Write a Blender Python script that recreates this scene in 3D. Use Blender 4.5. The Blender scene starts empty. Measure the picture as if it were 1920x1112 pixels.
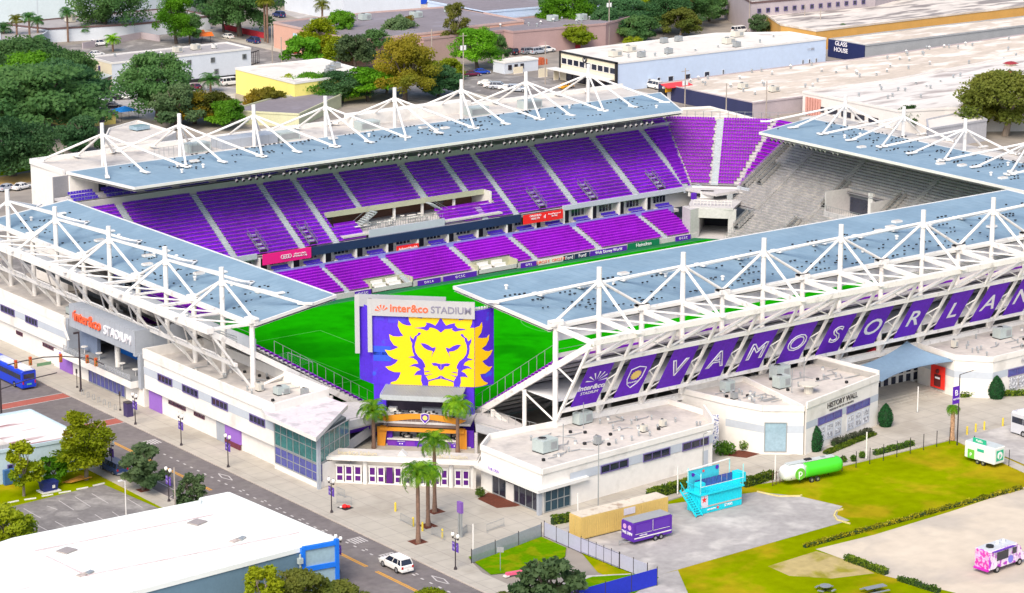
import bpy, math, random
from math import radians, sin, cos, pi, atan2, hypot
from mathutils import Vector, Matrix
from mathutils.geometry import tessellate_polygon

# ---------------------------------------------------------------- camera, sky, sun, exposure
scene = bpy.context.scene
col = scene.collection
cam_data = bpy.data.cameras.new("camera")
camera = bpy.data.objects.new("camera", cam_data)
col.objects.link(camera)
scene.camera = camera
cam_data.sensor_width = 36.0
cam_data.lens = 5092 / 1920 * 36.0
cam_data.clip_start = 1.0
cam_data.clip_end = 5000.0
yaw, pitch = radians(53.4), radians(14.02)
fwd = Vector((cos(yaw) * cos(pitch), sin(yaw) * cos(pitch), -sin(pitch)))
rgt = Vector((sin(yaw), -cos(yaw), 0))
upv = rgt.cross(fwd)
camera.matrix_world = Matrix(((rgt.x, upv.x, -fwd.x, 0), (rgt.y, upv.y, -fwd.y, 0), (rgt.z, upv.z, -fwd.z, 116), (0, 0, 0, 1)))

SUN_EL, SUN_DIR = radians(46), Vector((-1.0, -0.70, 0)).normalized()     # where the sun stands
world = bpy.data.worlds.new("World")
scene.world = world
world.use_nodes = True
wn = world.node_tree
wn.nodes.clear()
sky = wn.nodes.new("ShaderNodeTexSky")
sky.sky_type = 'NISHITA'
sky.sun_disc = False
sky.sun_elevation = SUN_EL
sky.sun_rotation = atan2(SUN_DIR.x, SUN_DIR.y)
sky.air_density = 1.0
sky.dust_density = 2.6
sky.ozone_density = 1.0
bg = wn.nodes.new("ShaderNodeBackground")
bg.inputs[1].default_value = 0.15
wo = wn.nodes.new("ShaderNodeOutputWorld")
wn.links.new(sky.outputs[0], bg.inputs[0])
wn.links.new(bg.outputs[0], wo.inputs[0])
sun_data = bpy.data.lights.new("sun", 'SUN')
sun_data.energy = 2.6
sun_data.angle = radians(36)
sun_data.color = (1.0, 0.90, 0.76)
sun = bpy.data.objects.new("sun", sun_data)
col.objects.link(sun)
sdir = Vector((SUN_DIR.x * cos(SUN_EL), SUN_DIR.y * cos(SUN_EL), sin(SUN_EL)))
sun.rotation_euler = sdir.to_track_quat('Z', 'Y').to_euler()
scene.view_settings.view_transform = 'Standard'
scene.view_settings.look = 'None'
scene.view_settings.gamma = 1.0
scene.view_settings.exposure = 0.50
scene.render.engine = 'CYCLES'
scene.cycles.max_bounces = 5
scene.cycles.diffuse_bounces = 3
scene.cycles.transparent_max_bounces = 6

# ---------------------------------------------------------------- materials
MATS = {}
def mat(name, c, rough=0.75, var=0.10, scale=0.35, metal=0.0, c2=None, mix=0.5, joint=None, bump=0.0, stretch=(1, 1, 1), spec=0.4, emit=0, alpha=1.0, rnd=0.0):
    """Procedural material: two noise layers vary the base colour, an optional second colour makes stains,
    an optional joint pattern (width, height, line colour, mortar) draws slab or panel joints."""
    if name in MATS: return MATS[name]
    m = bpy.data.materials.new(name)
    m.use_nodes = True
    nt = m.node_tree; N = nt.nodes; L = nt.links
    b = N["Principled BSDF"]
    b.inputs["Roughness"].default_value = rough
    b.inputs["Metallic"].default_value = metal
    b.inputs["Specular IOR Level"].default_value = spec
    tc = N.new("ShaderNodeTexCoord")
    mp = N.new("ShaderNodeMapping"); mp.inputs["Scale"].default_value = stretch
    L.new(tc.outputs["Object"], mp.inputs[0])
    n1 = N.new("ShaderNodeTexNoise"); n1.inputs["Scale"].default_value = scale; n1.inputs["Detail"].default_value = 5
    n2 = N.new("ShaderNodeTexNoise"); n2.inputs["Scale"].default_value = scale * 9; n2.inputs["Detail"].default_value = 3
    L.new(mp.outputs[0], n1.inputs["Vector"]); L.new(mp.outputs[0], n2.inputs["Vector"])
    add = N.new("ShaderNodeMath"); add.operation = 'ADD'
    L.new(n1.outputs["Fac"], add.inputs[0]); L.new(n2.outputs["Fac"], add.inputs[1])
    mr = N.new("ShaderNodeMapRange")
    mr.inputs["From Min"].default_value = 0.7; mr.inputs["From Max"].default_value = 1.3
    mr.inputs["To Min"].default_value = 1 - var; mr.inputs["To Max"].default_value = 1 + var
    L.new(add.outputs[0], mr.inputs[0])
    rgb = N.new("ShaderNodeRGB"); rgb.outputs[0].default_value = (*c, 1)
    src = rgb.outputs[0]
    if c2:
        n3 = N.new("ShaderNodeTexNoise"); n3.inputs["Scale"].default_value = scale * 1.7; n3.inputs["Detail"].default_value = 6; n3.inputs["Distortion"].default_value = 0.4
        L.new(mp.outputs[0], n3.inputs["Vector"])
        r3 = N.new("ShaderNodeMapRange"); r3.inputs["From Min"].default_value = 0.62 - mix * 0.25; r3.inputs["From Max"].default_value = 0.74 - mix * 0.25
        L.new(n3.outputs["Fac"], r3.inputs[0])
        mx = N.new("ShaderNodeMixRGB"); mx.inputs[2].default_value = (*c2, 1)
        L.new(r3.outputs[0], mx.inputs[0]); L.new(src, mx.inputs[1]); src = mx.outputs[0]
    if joint:
        bt = N.new("ShaderNodeTexBrick"); w, h, jc, ms = joint
        bt.offset = 0.0; bt.inputs["Scale"].default_value = 1.0
        bt.inputs["Brick Width"].default_value = w; bt.inputs["Row Height"].default_value = h
        bt.inputs["Mortar Size"].default_value = ms; bt.inputs["Mortar Smooth"].default_value = 0.3
        L.new(tc.outputs["Object"], bt.inputs["Vector"])
        mj = N.new("ShaderNodeMixRGB"); mj.inputs[2].default_value = (*jc, 1)
        L.new(bt.outputs["Fac"], mj.inputs[0]); L.new(src, mj.inputs[1]); src = mj.outputs[0]
    mul = N.new("ShaderNodeVectorMath"); mul.operation = 'SCALE'
    L.new(src, mul.inputs[0]); L.new(mr.outputs[0], mul.inputs["Scale"])
    out = mul.outputs[0]
    if rnd:
        oi = N.new("ShaderNodeObjectInfo"); hs = N.new("ShaderNodeHueSaturation")
        m1 = N.new("ShaderNodeMapRange"); m1.inputs["To Min"].default_value = 0.5 - rnd * 0.09; m1.inputs["To Max"].default_value = 0.5 + rnd * 0.05
        m2 = N.new("ShaderNodeMapRange"); m2.inputs["To Min"].default_value = 1 + rnd * 0.6; m2.inputs["To Max"].default_value = 1 - rnd * 0.5
        L.new(oi.outputs["Random"], m1.inputs[0]); L.new(oi.outputs["Random"], m2.inputs[0])
        L.new(m1.outputs[0], hs.inputs["Hue"]); L.new(m2.outputs[0], hs.inputs["Value"])
        L.new(out, hs.inputs["Color"]); out = hs.outputs[0]
    L.new(out, b.inputs["Base Color"])
    if bump:
        bp = N.new("ShaderNodeBump"); bp.inputs["Strength"].default_value = bump; bp.inputs["Distance"].default_value = 0.3
        L.new(n2.outputs["Fac"], bp.inputs["Height"]); L.new(bp.outputs[0], b.inputs["Normal"])
    if emit:
        L.new(out, b.inputs["Emission Color"]); b.inputs["Emission Strength"].default_value = emit
    if alpha < 1: b.inputs["Alpha"].default_value = alpha
    MATS[name] = m
    return m

def leafmat(name, dark, light, scale=0.6):
    m = bpy.data.materials.new(name); m.use_nodes = True
    N = m.node_tree.nodes; L = m.node_tree.links; b = N["Principled BSDF"]
    b.inputs["Roughness"].default_value = 0.6; b.inputs["Specular IOR Level"].default_value = 0.25
    tc = N.new("ShaderNodeTexCoord"); n1 = N.new("ShaderNodeTexNoise"); n1.inputs["Scale"].default_value = scale; n1.inputs["Detail"].default_value = 4
    L.new(tc.outputs["Object"], n1.inputs["Vector"])
    cr = N.new("ShaderNodeValToRGB"); cr.color_ramp.elements[0].position = 0.36; cr.color_ramp.elements[1].position = 0.64
    cr.color_ramp.elements[0].color = (*dark, 1); cr.color_ramp.elements[1].color = (*light, 1)
    L.new(n1.outputs["Fac"], cr.inputs[0])
    hs = N.new("ShaderNodeHueSaturation"); oi = N.new("ShaderNodeObjectInfo")
    mr = N.new("ShaderNodeMapRange"); mr.inputs["To Min"].default_value = 0.75; mr.inputs["To Max"].default_value = 1.25
    L.new(oi.outputs["Random"], mr.inputs[0]); L.new(mr.outputs[0], hs.inputs["Value"]); L.new(cr.outputs[0], hs.inputs["Color"])
    L.new(hs.outputs[0], b.inputs["Base Color"])
    tr = N.new("ShaderNodeBsdfTranslucent"); L.new(hs.outputs[0], tr.inputs[0])
    ms = N.new("ShaderNodeMixShader"); ms.inputs[0].default_value = 0.5
    L.new(b.outputs[0], ms.inputs[1]); L.new(tr.outputs[0], ms.inputs[2])
    L.new(ms.outputs[0], N["Material Output"].inputs[0])
    return m

white = mat("white_paint", (0.74, 0.72, 0.69), 0.5, 0.04, 0.2, spec=0.3)
steel_white = mat("white_steel", (0.78, 0.755, 0.725), 0.5, 0.08, 0.6, c2=(0.58, 0.55, 0.52), mix=0.15)
stucco = mat("white_stucco", (0.77, 0.74, 0.70), 0.9, 0.05, 0.15, c2=(0.63, 0.60, 0.56), mix=0.15)
stucco_band = mat("pale_grey_band", (0.46, 0.50, 0.56), 0.9, 0.05, 0.2)
grey_panel = mat("grey_metal_panel", (0.36, 0.39, 0.44), 0.45, 0.06, 0.3, joint=(3.0, 1.6, (0.25, 0.27, 0.3), 0.03))
membrane = mat("white_membrane", (0.57, 0.53, 0.49), 0.85, 0.12, 0.12, c2=(0.43, 0.40, 0.38), mix=0.35, joint=(3.2, 40, (0.5, 0.48, 0.46), 0.05))
bright_roof = mat("bright_white_roof", (0.80, 0.83, 0.80), 0.7, 0.04, 0.12, c2=(0.62, 0.54, 0.52), mix=-0.05, stretch=(.35,2.0,1))
canopy_blue = mat("blue_grey_roof_sheet", (0.205, 0.305, 0.395), 0.6, 0.08, 0.10, c2=(0.235, 0.34, 0.43), mix=0.5, joint=(1.6, 9.0, (0.16, 0.26, 0.35), 0.05), spec=0.3)
canopy_blue_y = mat("blue_grey_roof_sheet_crosswise", (0.205, 0.305, 0.395), 0.6, 0.08, 0.10, c2=(0.235, 0.34, 0.43), mix=0.5, joint=(9.0, 1.6, (0.16, 0.26, 0.35), 0.05), spec=0.3)
black = mat("black_rubber", (0.02, 0.02, 0.022), 0.7, 0.2)
dark_metal = mat("dark_bronze_metal", (0.045, 0.035, 0.04), 0.4, 0.1)
grey_metal = mat("grey_galvanised", (0.35, 0.37, 0.38), 0.4, 0.1, 1.0, metal=0.3)
hvac = mat("hvac_casing", (0.42, 0.48, 0.47), 0.55, 0.1, 0.6)
hvac_beige = mat("beige_casing", (0.60, 0.57, 0.50), 0.6, 0.08, 0.6)
concrete = mat("stand_concrete", (0.52, 0.50, 0.50), 0.9, 0.12, 0.3)
conc_grey = mat("terrace_concrete", (0.36, 0.345, 0.34), 0.85, 0.22, 0.5, c2=(0.46, 0.43, 0.40), mix=0.5)
rail_dark = mat("dark_grey_rail", (0.16, 0.17, 0.20), 0.5, 0.1)
step_grey = mat("aisle_steps", (0.42, 0.47, 0.50), 0.8, 0.15, 1.2)
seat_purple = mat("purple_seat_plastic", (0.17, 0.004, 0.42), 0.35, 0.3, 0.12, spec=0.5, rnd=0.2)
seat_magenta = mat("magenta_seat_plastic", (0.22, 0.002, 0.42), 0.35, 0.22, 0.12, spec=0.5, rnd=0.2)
pan_purple_lit = mat("purple_seat_pan_lit", (0.36, 0.035, 0.66), 0.3, 0.2, 0.12, spec=0.5)  # seat plastic lightened: sky light on the upward pans put into the colour
pan_magenta_lit = mat("magenta_seat_pan_lit", (0.42, 0.025, 0.62), 0.3, 0.2, 0.12, spec=0.5)  # likewise the magenta plastic, brightened as if its top caught the sky
seat_blue = mat("violet_blue_seat_plastic", (0.07, 0.03, 0.42), 0.4, 0.2, 0.4)
purple = mat("club_purple", (0.10, 0.015, 0.42), 0.5, 0.12, 0.3)
purple_door = mat("door_purple_glass", (0.085, 0.01, 0.17), 0.25, 0.1, 0.5)
lilac_wall = mat("lilac_wall", (0.28, 0.13, 0.50), 0.7, 0.06)
banner_purple = mat("banner_fabric", (0.12, 0.008, 0.52), 0.7, 0.18, 0.25)
panel_purple = mat("printed_panel_purple", (0.085, 0.03, 0.62), 0.4, 0.14, 0.35, c2=(0.04, 0.10, 0.78), mix=0.0, joint=(3.0, 1.45, (0.07, 0.03, 0.5), 0.02))
yellow = mat("lion_yellow", (0.90, 0.57, 0.003), 0.5, 0.02)
orange = mat("entrance_orange", (0.68, 0.27, 0.02), 0.6, 0.06)
white_letter = mat("white_lettering", (0.85, 0.83, 0.88), 0.5, 0.02)
grey_letter = mat("grey_lettering", (0.22, 0.21, 0.29), 0.5, 0.02)
orange_letter = mat("orange_lettering", (0.85, 0.13, 0.05), 0.5, 0.03)
glass = mat("dark_glass", (0.02, 0.025, 0.045), 0.08, 0.3, 0.3, spec=0.8)
glass_blue = mat("blue_glass", (0.06, 0.07, 0.30), 0.12, 0.3, 0.3, spec=0.8)
glass_green = mat("green_glass", (0.035, 0.17, 0.17), 0.08, 0.4, 0.4, spec=0.9)
glass_pale = mat("pale_glass", (0.28, 0.40, 0.48), 0.1, 0.15, 0.3, spec=0.8)
asphalt = mat("road_asphalt", (0.165, 0.145, 0.145), 0.9, 0.2, 0.12, c2=(0.18, 0.16, 0.155), mix=0.5)
asphalt_old = mat("old_asphalt", (0.20, 0.185, 0.18), 0.9, 0.22, 0.14, c2=(0.31, 0.29, 0.275), mix=0.45)
lot_grey = mat("pale_asphalt", (0.355, 0.335, 0.325), 0.9, 0.16, 0.10, c2=(0.49, 0.465, 0.44), mix=0.42)
pavement = mat("pavement_concrete", (0.435, 0.40, 0.345), 0.9, 0.09, 0.07, c2=(0.37, 0.335, 0.285), mix=0.4, joint=(3.0, 3.0, (0.30, 0.27, 0.245), 0.045))
kerb_mat = mat("kerb_concrete", (0.47, 0.42, 0.37), 0.9, 0.1)
sand = mat("pale_sand", (0.58, 0.50, 0.40), 0.95, 0.10, 0.05, c2=(0.47, 0.415, 0.35), mix=0.45)
grass = mat("lawn_grass", (0.20, 0.25, 0.0005), 0.98, 0.18, 0.06, c2=(0.33, 0.265, 0.008), mix=0.5, bump=0.2, spec=0.0)
grass_green = mat("green_lawn_grass", (0.10, 0.23, 0.001), 0.98, 0.16, 0.25, c2=(0.19, 0.24, 0.004), mix=0.55, bump=0.2, spec=0.0)
dirt = mat("dry_dirt", (0.42, 0.33, 0.14), 0.95, 0.15, 0.12, c2=(0.27, 0.24, 0.02), mix=0.6)
mulch = mat("bark_mulch", (0.12, 0.03, 0.015), 0.95, 0.3, 3.0)
yellow_paint = mat("yellow_road_paint", (0.70, 0.33, 0.02), 0.7, 0.12, 1.5)
white_paint = mat("white_road_paint", (0.52, 0.49, 0.48), 0.8, 0.12, 1.5)
brick_red = mat("red_brick_paving", (0.36, 0.10, 0.075), 0.9, 0.15, 0.8)
navy = mat("navy_board", (0.015, 0.03, 0.09), 0.5, 0.1)
red_board = mat("red_board", (0.82, 0.02, 0.02), 0.5, 0.04)
pink_board = mat("pink_board", (0.80, 0.01, 0.22), 0.5, 0.04)
lamp_glass = mat("lamp_globe_glass", (0.85, 0.84, 0.80), 0.3, 0.02)
yellow_bollard = mat("yellow_bollard_paint", (0.72, 0.55, 0.05), 0.6, 0.05)

# ---------------------------------------------------------------- mesh builder
ORG = {}
class MB:
    def __init__(s): s.v = []; s.f = []; s.m = []; s.mats = []
    def mi(s, m):
        if m not in s.mats: s.mats.append(m)
        return s.mats.index(m)
    def add(s, vs, fs, m):
        o = len(s.v); k = s.mi(m); s.v += [tuple(v) for v in vs]
        for f in fs: s.f.append([o + i for i in f]); s.m.append(k)
    def box(s, x0, y0, z0, x1, y1, z1, m):
        s.add([(x0,y0,z0),(x1,y0,z0),(x1,y1,z0),(x0,y1,z0),(x0,y0,z1),(x1,y0,z1),(x1,y1,z1),(x0,y1,z1)],
              [(0,3,2,1),(4,5,6,7),(0,1,5,4),(1,2,6,5),(2,3,7,6),(3,0,4,7)], m)
    def ob(s, c, u, v, w, m):
        """oriented box: centre c and three half-axis vectors"""
        c, u, v, w = Vector(c), Vector(u), Vector(v), Vector(w)
        P = [c + a*u + b*v + d*w for d in (-1,1) for a, b in ((-1,-1),(1,-1),(1,1),(-1,1))]
        s.add(P, [(0,3,2,1),(4,5,6,7),(0,1,5,4),(1,2,6,5),(2,3,7,6),(3,0,4,7)], m)
    def beam(s, a, b, w, h, m, up=(0,0,1)):
        a, b = Vector(a), Vector(b); d = b - a; L = d.length; d /= L
        q = Vector(up)
        if abs(d.dot(q)) > 0.95: q = Vector((1,0,0))
        sd = d.cross(q).normalized(); n = sd.cross(d)
        s.ob((a+b)/2, d*L/2, sd*w/2, n*h/2, m)
    def tube(s, a, b, r, m, n=8, r2=None, caps=True):
        a, b = Vector(a), Vector(b); d = (b - a).normalized(); r2 = r if r2 is None else r2
        q = Vector((0,0,1)) if abs(d.z) < 0.9 else Vector((1,0,0))
        x = d.cross(q).normalized(); y = d.cross(x)
        P = [a + (x*cos(2*pi*i/n) + y*sin(2*pi*i/n))*r for i in range(n)] + [b + (x*cos(2*pi*i/n) + y*sin(2*pi*i/n))*r2 for i in range(n)]
        F = [(i, i+n, (i+1)%n+n, (i+1)%n) for i in range(n)]
        if caps: F += [tuple(range(n)), tuple(reversed(range(n, 2*n)))]
        s.add(P, F, m)
    def path(s, pts, r, m, n=6):
        for a, b in zip(pts, pts[1:]): s.tube(a, b, r, m, n)
    def sphere(s, c, r, m, seg=8, rings=6, sz=1.0):
        c = Vector(c); P = [c + Vector((0,0,r*sz))]
        for i in range(1, rings):
            t = pi*i/rings
            P += [c + Vector((r*sin(t)*cos(2*pi*j/seg), r*sin(t)*sin(2*pi*j/seg), r*sz*cos(t))) for j in range(seg)]
        P.append(c - Vector((0,0,r*sz))); F = []
        for j in range(seg): F.append((0, 1+j, 1+(j+1)%seg))
        for i in range(rings-2):
            for j in range(seg):
                a = 1+i*seg; F.append((a+j, a+seg+j, a+seg+(j+1)%seg, a+(j+1)%seg))
        a = 1+(rings-2)*seg
        for j in range(seg): F.append((len(P)-1, a+(j+1)%seg, a+j))
        s.add(P, F, m)
    def poly(s, pts, m):
        s.add(pts, [tuple(range(len(pts)))], m)
    def tess(s, pts, m, th=None):
        """concave planar polygon; th: thickness vector"""
        pts = [Vector(p) for p in pts]
        T = tessellate_polygon([pts])
        s.add(pts, T, m)
        if th:
            th = Vector(th); n = len(pts)
            s.add(pts + [p + th for p in pts], [(i, (i+1)%n, (i+1)%n+n, i+n) for i in range(n)], m)
    def prism(s, foot, z0, z1, m, top=None, bottom=False):
        n = len(foot)
        P = [(p[0], p[1], z0) for p in foot] + [(p[0], p[1], z1) for p in foot]
        s.add(P, [(i, (i+1)%n, (i+1)%n+n, i+n) for i in range(n)], m)
        T = tessellate_polygon([[Vector((p[0], p[1], 0)) for p in foot]])
        s.add([(p[0], p[1], z1) for p in foot], T, top or m)
        if bottom: s.add([(p[0], p[1], z0) for p in foot], T, m)
    def loft(s, rings, m, caps=True):
        n = len(rings[0]); o = []
        for r in rings: o += list(r)
        F = []
        for k in range(len(rings)-1):
            for i in range(n):
                F.append((k*n+i, k*n+(i+1)%n, (k+1)*n+(i+1)%n, (k+1)*n+i))
        if caps: F += [tuple(reversed(range(n))), tuple(range((len(rings)-1)*n, len(rings)*n))]
        s.add(o, F, m)
    def build(s, name, parent=None, smooth=False, bevel=0.0):
        org = ORG.get(parent.name, Vector()) if parent else Vector()
        me = bpy.data.meshes.new(name)
        me.from_pydata([(x-org.x, y-org.y, z-org.z) for x, y, z in s.v], [], s.f)
        for m in s.mats: me.materials.append(m)
        me.polygons.foreach_set("material_index", s.m)
        if smooth: me.polygons.foreach_set("use_smooth", [True]*len(me.polygons))
        me.update()
        o = bpy.data.objects.new(name, me); col.objects.link(o)
        if parent: o.parent = parent
        ORG[o.name] = org
        if bevel:
            b = o.modifiers.new("bevel", 'BEVEL'); b.width = bevel; b.segments = 2; b.limit_method = 'ANGLE'
        return o

def thing(name, label, cat, loc=(0,0,0), group=None, rz=0.0):
    o = bpy.data.objects.new(name, None); col.objects.link(o)
    o.location = loc if len(loc) == 3 else (*loc, 0); o.rotation_euler = (0, 0, rz)
    o["label"] = label; o["category"] = cat
    if group: o["group"] = group
    ORG[o.name] = Vector(o.location) if not rz else Vector()
    if rz: ORG[o.name] = Vector()
    return o
def tag(o, label, cat, group=None):
    o["label"] = label; o["category"] = cat
    if group: o["group"] = group
    return o
def structure(o): o["kind"] = "structure"; return o
def stuff(o): o["kind"] = "stuff"; return o
def part(name, parent, fn, **k):
    b = MB(); fn(b); return b.build(name, parent, **k)
def copy_thing(src, loc, rz=0.0, label=None, group=None, scale=None):
    r = src.copy(); col.objects.link(r); r.location = loc if len(loc) == 3 else (*loc, 0); r.rotation_euler = (0, 0, rz)
    if scale: r.scale = scale
    if label: r["label"] = label
    if group: r["group"] = group
    ORG[r.name] = ORG.get(src.name, Vector())
    for ch in list(src.children):
        c = ch.copy(); col.objects.link(c); c.parent = r
        for g in list(ch.children):
            d = g.copy(); col.objects.link(d); d.parent = c
    return r
def text(name, body, o, u, v, size, m, parent, ext=0.03, align='CENTER', sx=1.0, label=None, offset=0.0, outline=False):
    cu = bpy.data.curves.new(name, 'FONT'); cu.body = body; cu.size = size; cu.align_x = align; cu.align_y = 'CENTER'; cu.extrude = ext; cu.offset = offset
    cu.resolution_u = 3
    if outline:
        cu.fill_mode = 'NONE'; cu.bevel_depth = outline; cu.bevel_resolution = 0; cu.extrude = 0
    tmp = bpy.data.objects.new("tmp", cu); col.objects.link(tmp)
    bpy.context.view_layer.update()
    me = bpy.data.meshes.new_from_object(tmp.evaluated_get(bpy.context.evaluated_depsgraph_get()))
    bpy.data.objects.remove(tmp); bpy.data.curves.remove(cu)
    u, v = Vector(u).normalized(), Vector(v).normalized(); n = u.cross(v); o = Vector(o)
    org = ORG.get(parent.name, Vector()) if parent else Vector()
    me.transform(Matrix(((u.x*sx, v.x, n.x, o.x-org.x), (u.y*sx, v.y, n.y, o.y-org.y), (u.z*sx, v.z, n.z, o.z-org.z), (0,0,0,1))))
    me.materials.clear(); me.materials.append(m)
    ob = bpy.data.objects.new(name, me); col.objects.link(ob); ob.parent = parent
    ORG[ob.name] = org
    if label: ob["label"] = label
    return ob
def lerp(a, b, t): return tuple(x + (y-x)*t for x, y in zip(a, b))

# ================================================================ SETTING: ground, roads, pavements
def sheet(name, pts, z, m, th=0.0):
    b = MB()
    if th: b.prism(pts, z-th, z, m)
    else: b.tess([(p[0], p[1], z) for p in pts], m)
    return structure(b.build(name))
ground_mat = mat("worn_urban_ground", (0.30, 0.265, 0.23), 0.95, 0.16, 0.03, c2=(0.21, 0.19, 0.175), mix=0.5)
sheet("ground", [(-400,-200), (1700,-200), (1700,1900), (-400,1900)], -0.02, ground_mat)
sheet("road", [(172.2,100), (184.7,100), (184.7,470), (172.2,470)], 0.004, asphalt)
sheet("road", [(60,346), (172.2,346), (172.2,362), (60,362)], 0.004, asphalt)
sheet("road", [(376,480), (391,480), (391,1000), (376,1000)], 0.004, asphalt_old)
sheet("pavement", [(391.2,480), (395.5,480), (395.5,1000), (391.2,1000)], 0.12, pavement, 0.15)
sheet("road", [(200,440), (460,440), (460,452), (200,452)], 0.006, asphalt_old)
# stadium plaza and the pavement along the street
plaza = [(184.9,232), (188.8, 251.4), (188.7, 260.3), (190.4, 265.7), (202.3, 266.6), (209.2, 268.2), (224.5, 268.5), (230.7, 269.1), (243.7, 266.2), (261.6, 265.7), (278.2, 265.7), (285,262.5), (345,262.5), (345,316), (216,316), (216,392), (214,430), (184.9,430)]
sheet("pavement", plaza, 0.10, pavement, 0.14)
sheet("kerb", [(184.7,232), (184.92,232), (184.92,430), (184.7,430)], 0.13, kerb_mat, 0.15)
sheet("kerb", [(172.0,100), (172.2,100), (172.2,345), (172.0,345)], 0.12, kerb_mat, 0.15)
sheet("pavement", [(169.3,100), (172.0,100), (172.0,345), (169.3,345)], 0.10, pavement, 0.14)
sheet("pitch_surround", [(212,314), (337,314), (337,384), (332.6,389.2), (212,389.2)], 0.14, mat("artificial_turf", (0.004, 0.135, 0.045), 0.9, 0.08, 0.2))
pitch_mat = mat("pitch_grass", (0.008, 0.32, 0.001), 0.98, 0.14, 0.05, c2=(0.005, 0.235, 0.001), mix=0.5, joint=(1000, 11.0, (0.010, 0.30, 0.002), 0.001), spec=0.0)
sheet("concourse_floor", [(330,380), (352,380), (352,405), (330,405)], 0.12, concrete)
sheet("pitch", [(216,316.5), (334,316.5), (334,386.6), (216,386.6)], 0.146, pitch_mat)
lb = MB()
def line(x0,y0,x1,y1,w=0.12):
    lb.beam((x0,y0,0.152),(x1,y1,0.152),w,0.004,mat("pitch_line_paint",(0.10,0.42,0.08),0.9,0.05))
for x in (220.3,275.2,330.1): line(x,318.4,x,387)
for y in (318.4,387): line(220.3,y,330.1,y)
for s, x in ((1,220.3),(-1,330.1)):
    for d, w in ((16.5,20.15),(5.5,9.16)):
        line(x,352.7-w,x+s*d,352.7-w); line(x,352.7+w,x+s*d,352.7+w); line(x+s*d,352.7-w,x+s*d,352.7+w)
for k in range(40):
    a0,a1 = 2*pi*k/40, 2*pi*(k+1)/40
    line(275.2+9.15*cos(a0),352.7+9.15*sin(a0),275.2+9.15*cos(a1),352.7+9.15*sin(a1))
structure(lb.build("pitch_lines"))
for gx_, sgn, gl_ in ((220.2,-1,"white goal before the street end stand"),(330.2,1,"white goal before the bare terraces")):
    t = thing("goal", gl_, "goal", (gx_,352.7,.15), "goals")
    part("goal_frame", t, lambda b: (b.tube((gx_,349.04,.15),(gx_,349.04,2.6),.07,white,7), b.tube((gx_,356.36,.15),(gx_,356.36,2.6),.07,white,7), b.tube((gx_,349.04,2.6),(gx_,356.36,2.6),.07,white,7), [b.tube((gx_,y,2.6),(gx_+sgn*2,y,2.5),.04,grey_metal,5) or b.tube((gx_+sgn*2,y,.15),(gx_+sgn*2,y,2.5),.04,grey_metal,5) for y in (349.04,356.36)]))
    part("net", t, lambda b: ([b.beam((gx_+sgn*2,349.04+.61*k,.15),(gx_+sgn*2,349.04+.61*k,2.5),.012,.012,white) for k in range(13)], [b.beam((gx_+sgn*2,349.04,.4+.42*k),(gx_+sgn*2,356.36,.4+.42*k),.012,.012,white) for k in range(6)], [b.beam((gx_,349.04+.61*k,2.58),(gx_+sgn*2,349.04+.61*k,2.5),.012,.012,white) for k in range(13)]))
# lower right: lawns, drive, lots
sheet("lawn", [(184.95,100), (420,100), (420,262.4), (278.0, 265.5), (261.5, 265.6), (243.5, 266.0), (230.5, 268.9), (224.4, 268.3), (209.1, 268.0), (206.4, 266.3), (200.5,252), (200.5,100)], 0.02, grass)
sheet("lawn", [(190.7, 266.1), (202.9, 267.3), (202.9, 261.5), (200.7, 258.9), (195.7, 256.8), (189.2, 259.2)], 0.125, grass_green, 0.08)
sheet("lawn", [(194.1, 250.3), (198.8, 250.9), (203.6, 248.5), (205.3, 245.8), (194.2, 241.0), (189.0, 244.8)], 0.126, grass_green, 0.08)
sheet("driveway", [(184.95,231.8), (200,231.8), (209,246.5), (205.9, 246.6), (203.9, 248.8), (198.6, 251.8), (190.7, 251.2), (188.8, 251.4)], 0.06, lot_grey, 0.06)
sheet("service_yard", [(205.4, 268.3), (211.1, 269.5), (223.8, 267.6), (229.3, 266.3), (238.0, 264.2), (241.4, 259.3), (243.1, 252.7), (241.5, 251.9), (240.0, 250.5), (239.8, 247.9), (205.9, 246.6)], 0.05, lot_grey, 0.05)
kb = MB()
kp = [(238.0, 264.2), (238.2, 262.6), (239.2, 261.0), (241.4, 259.3)]
for pts in ([(241.4, 259.3), (238.0, 264.2), (239.9, 260.8)], ):
    pass
ky = mat("yellowed_kerb_paint", (0.62, 0.52, 0.22), 0.8, 0.1)
for a, b_ in zip([(238.0, 264.2), (239.0, 260.9), (241.4, 259.3)], [(239.0, 260.9), (241.4, 259.3), (241.8, 259.4)]): kb.beam((*a,0.1),(*b_,0.1),0.2,0.2,ky)
cv = [(242.2, 251.7), (240.9, 251.6), (239.4, 250.4), (238.5, 248.9), (238.8, 246.7)]
for a, b_ in zip(cv, cv[1:]): kb.beam((*a,0.1),(*b_,0.1),0.2,0.2,ky)
structure(kb.build("kerb"))
sheet("sand_lot", [(228.4, 242.1), (238.4, 241.7), (253.0, 242.5), (269.5, 244.0), (275,246), (275,180), (222,180), (231.1, 220.0), (228.5, 229.5), (228.6, 236.4)], 0.03, sand)
sheet("dirt_patch", [(219.1, 240.9), (227.9, 241.5), (228.9, 236.7), (228.1, 231.0), (222.5, 232.8), (218.9, 236.7)], 0.025, dirt)
sheet("concrete_walk", [(277.1, 265.5), (278.5, 265.5), (275.7, 249.7), (273.5, 247.7)], 0.11, pavement, 0.08)
sheet("coach_bay", [(278.5, 265.5), (292.8, 265.7), (345,262.5), (345,250), (276.4, 250.4)], 0.108, lot_grey, 0.01)
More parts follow.
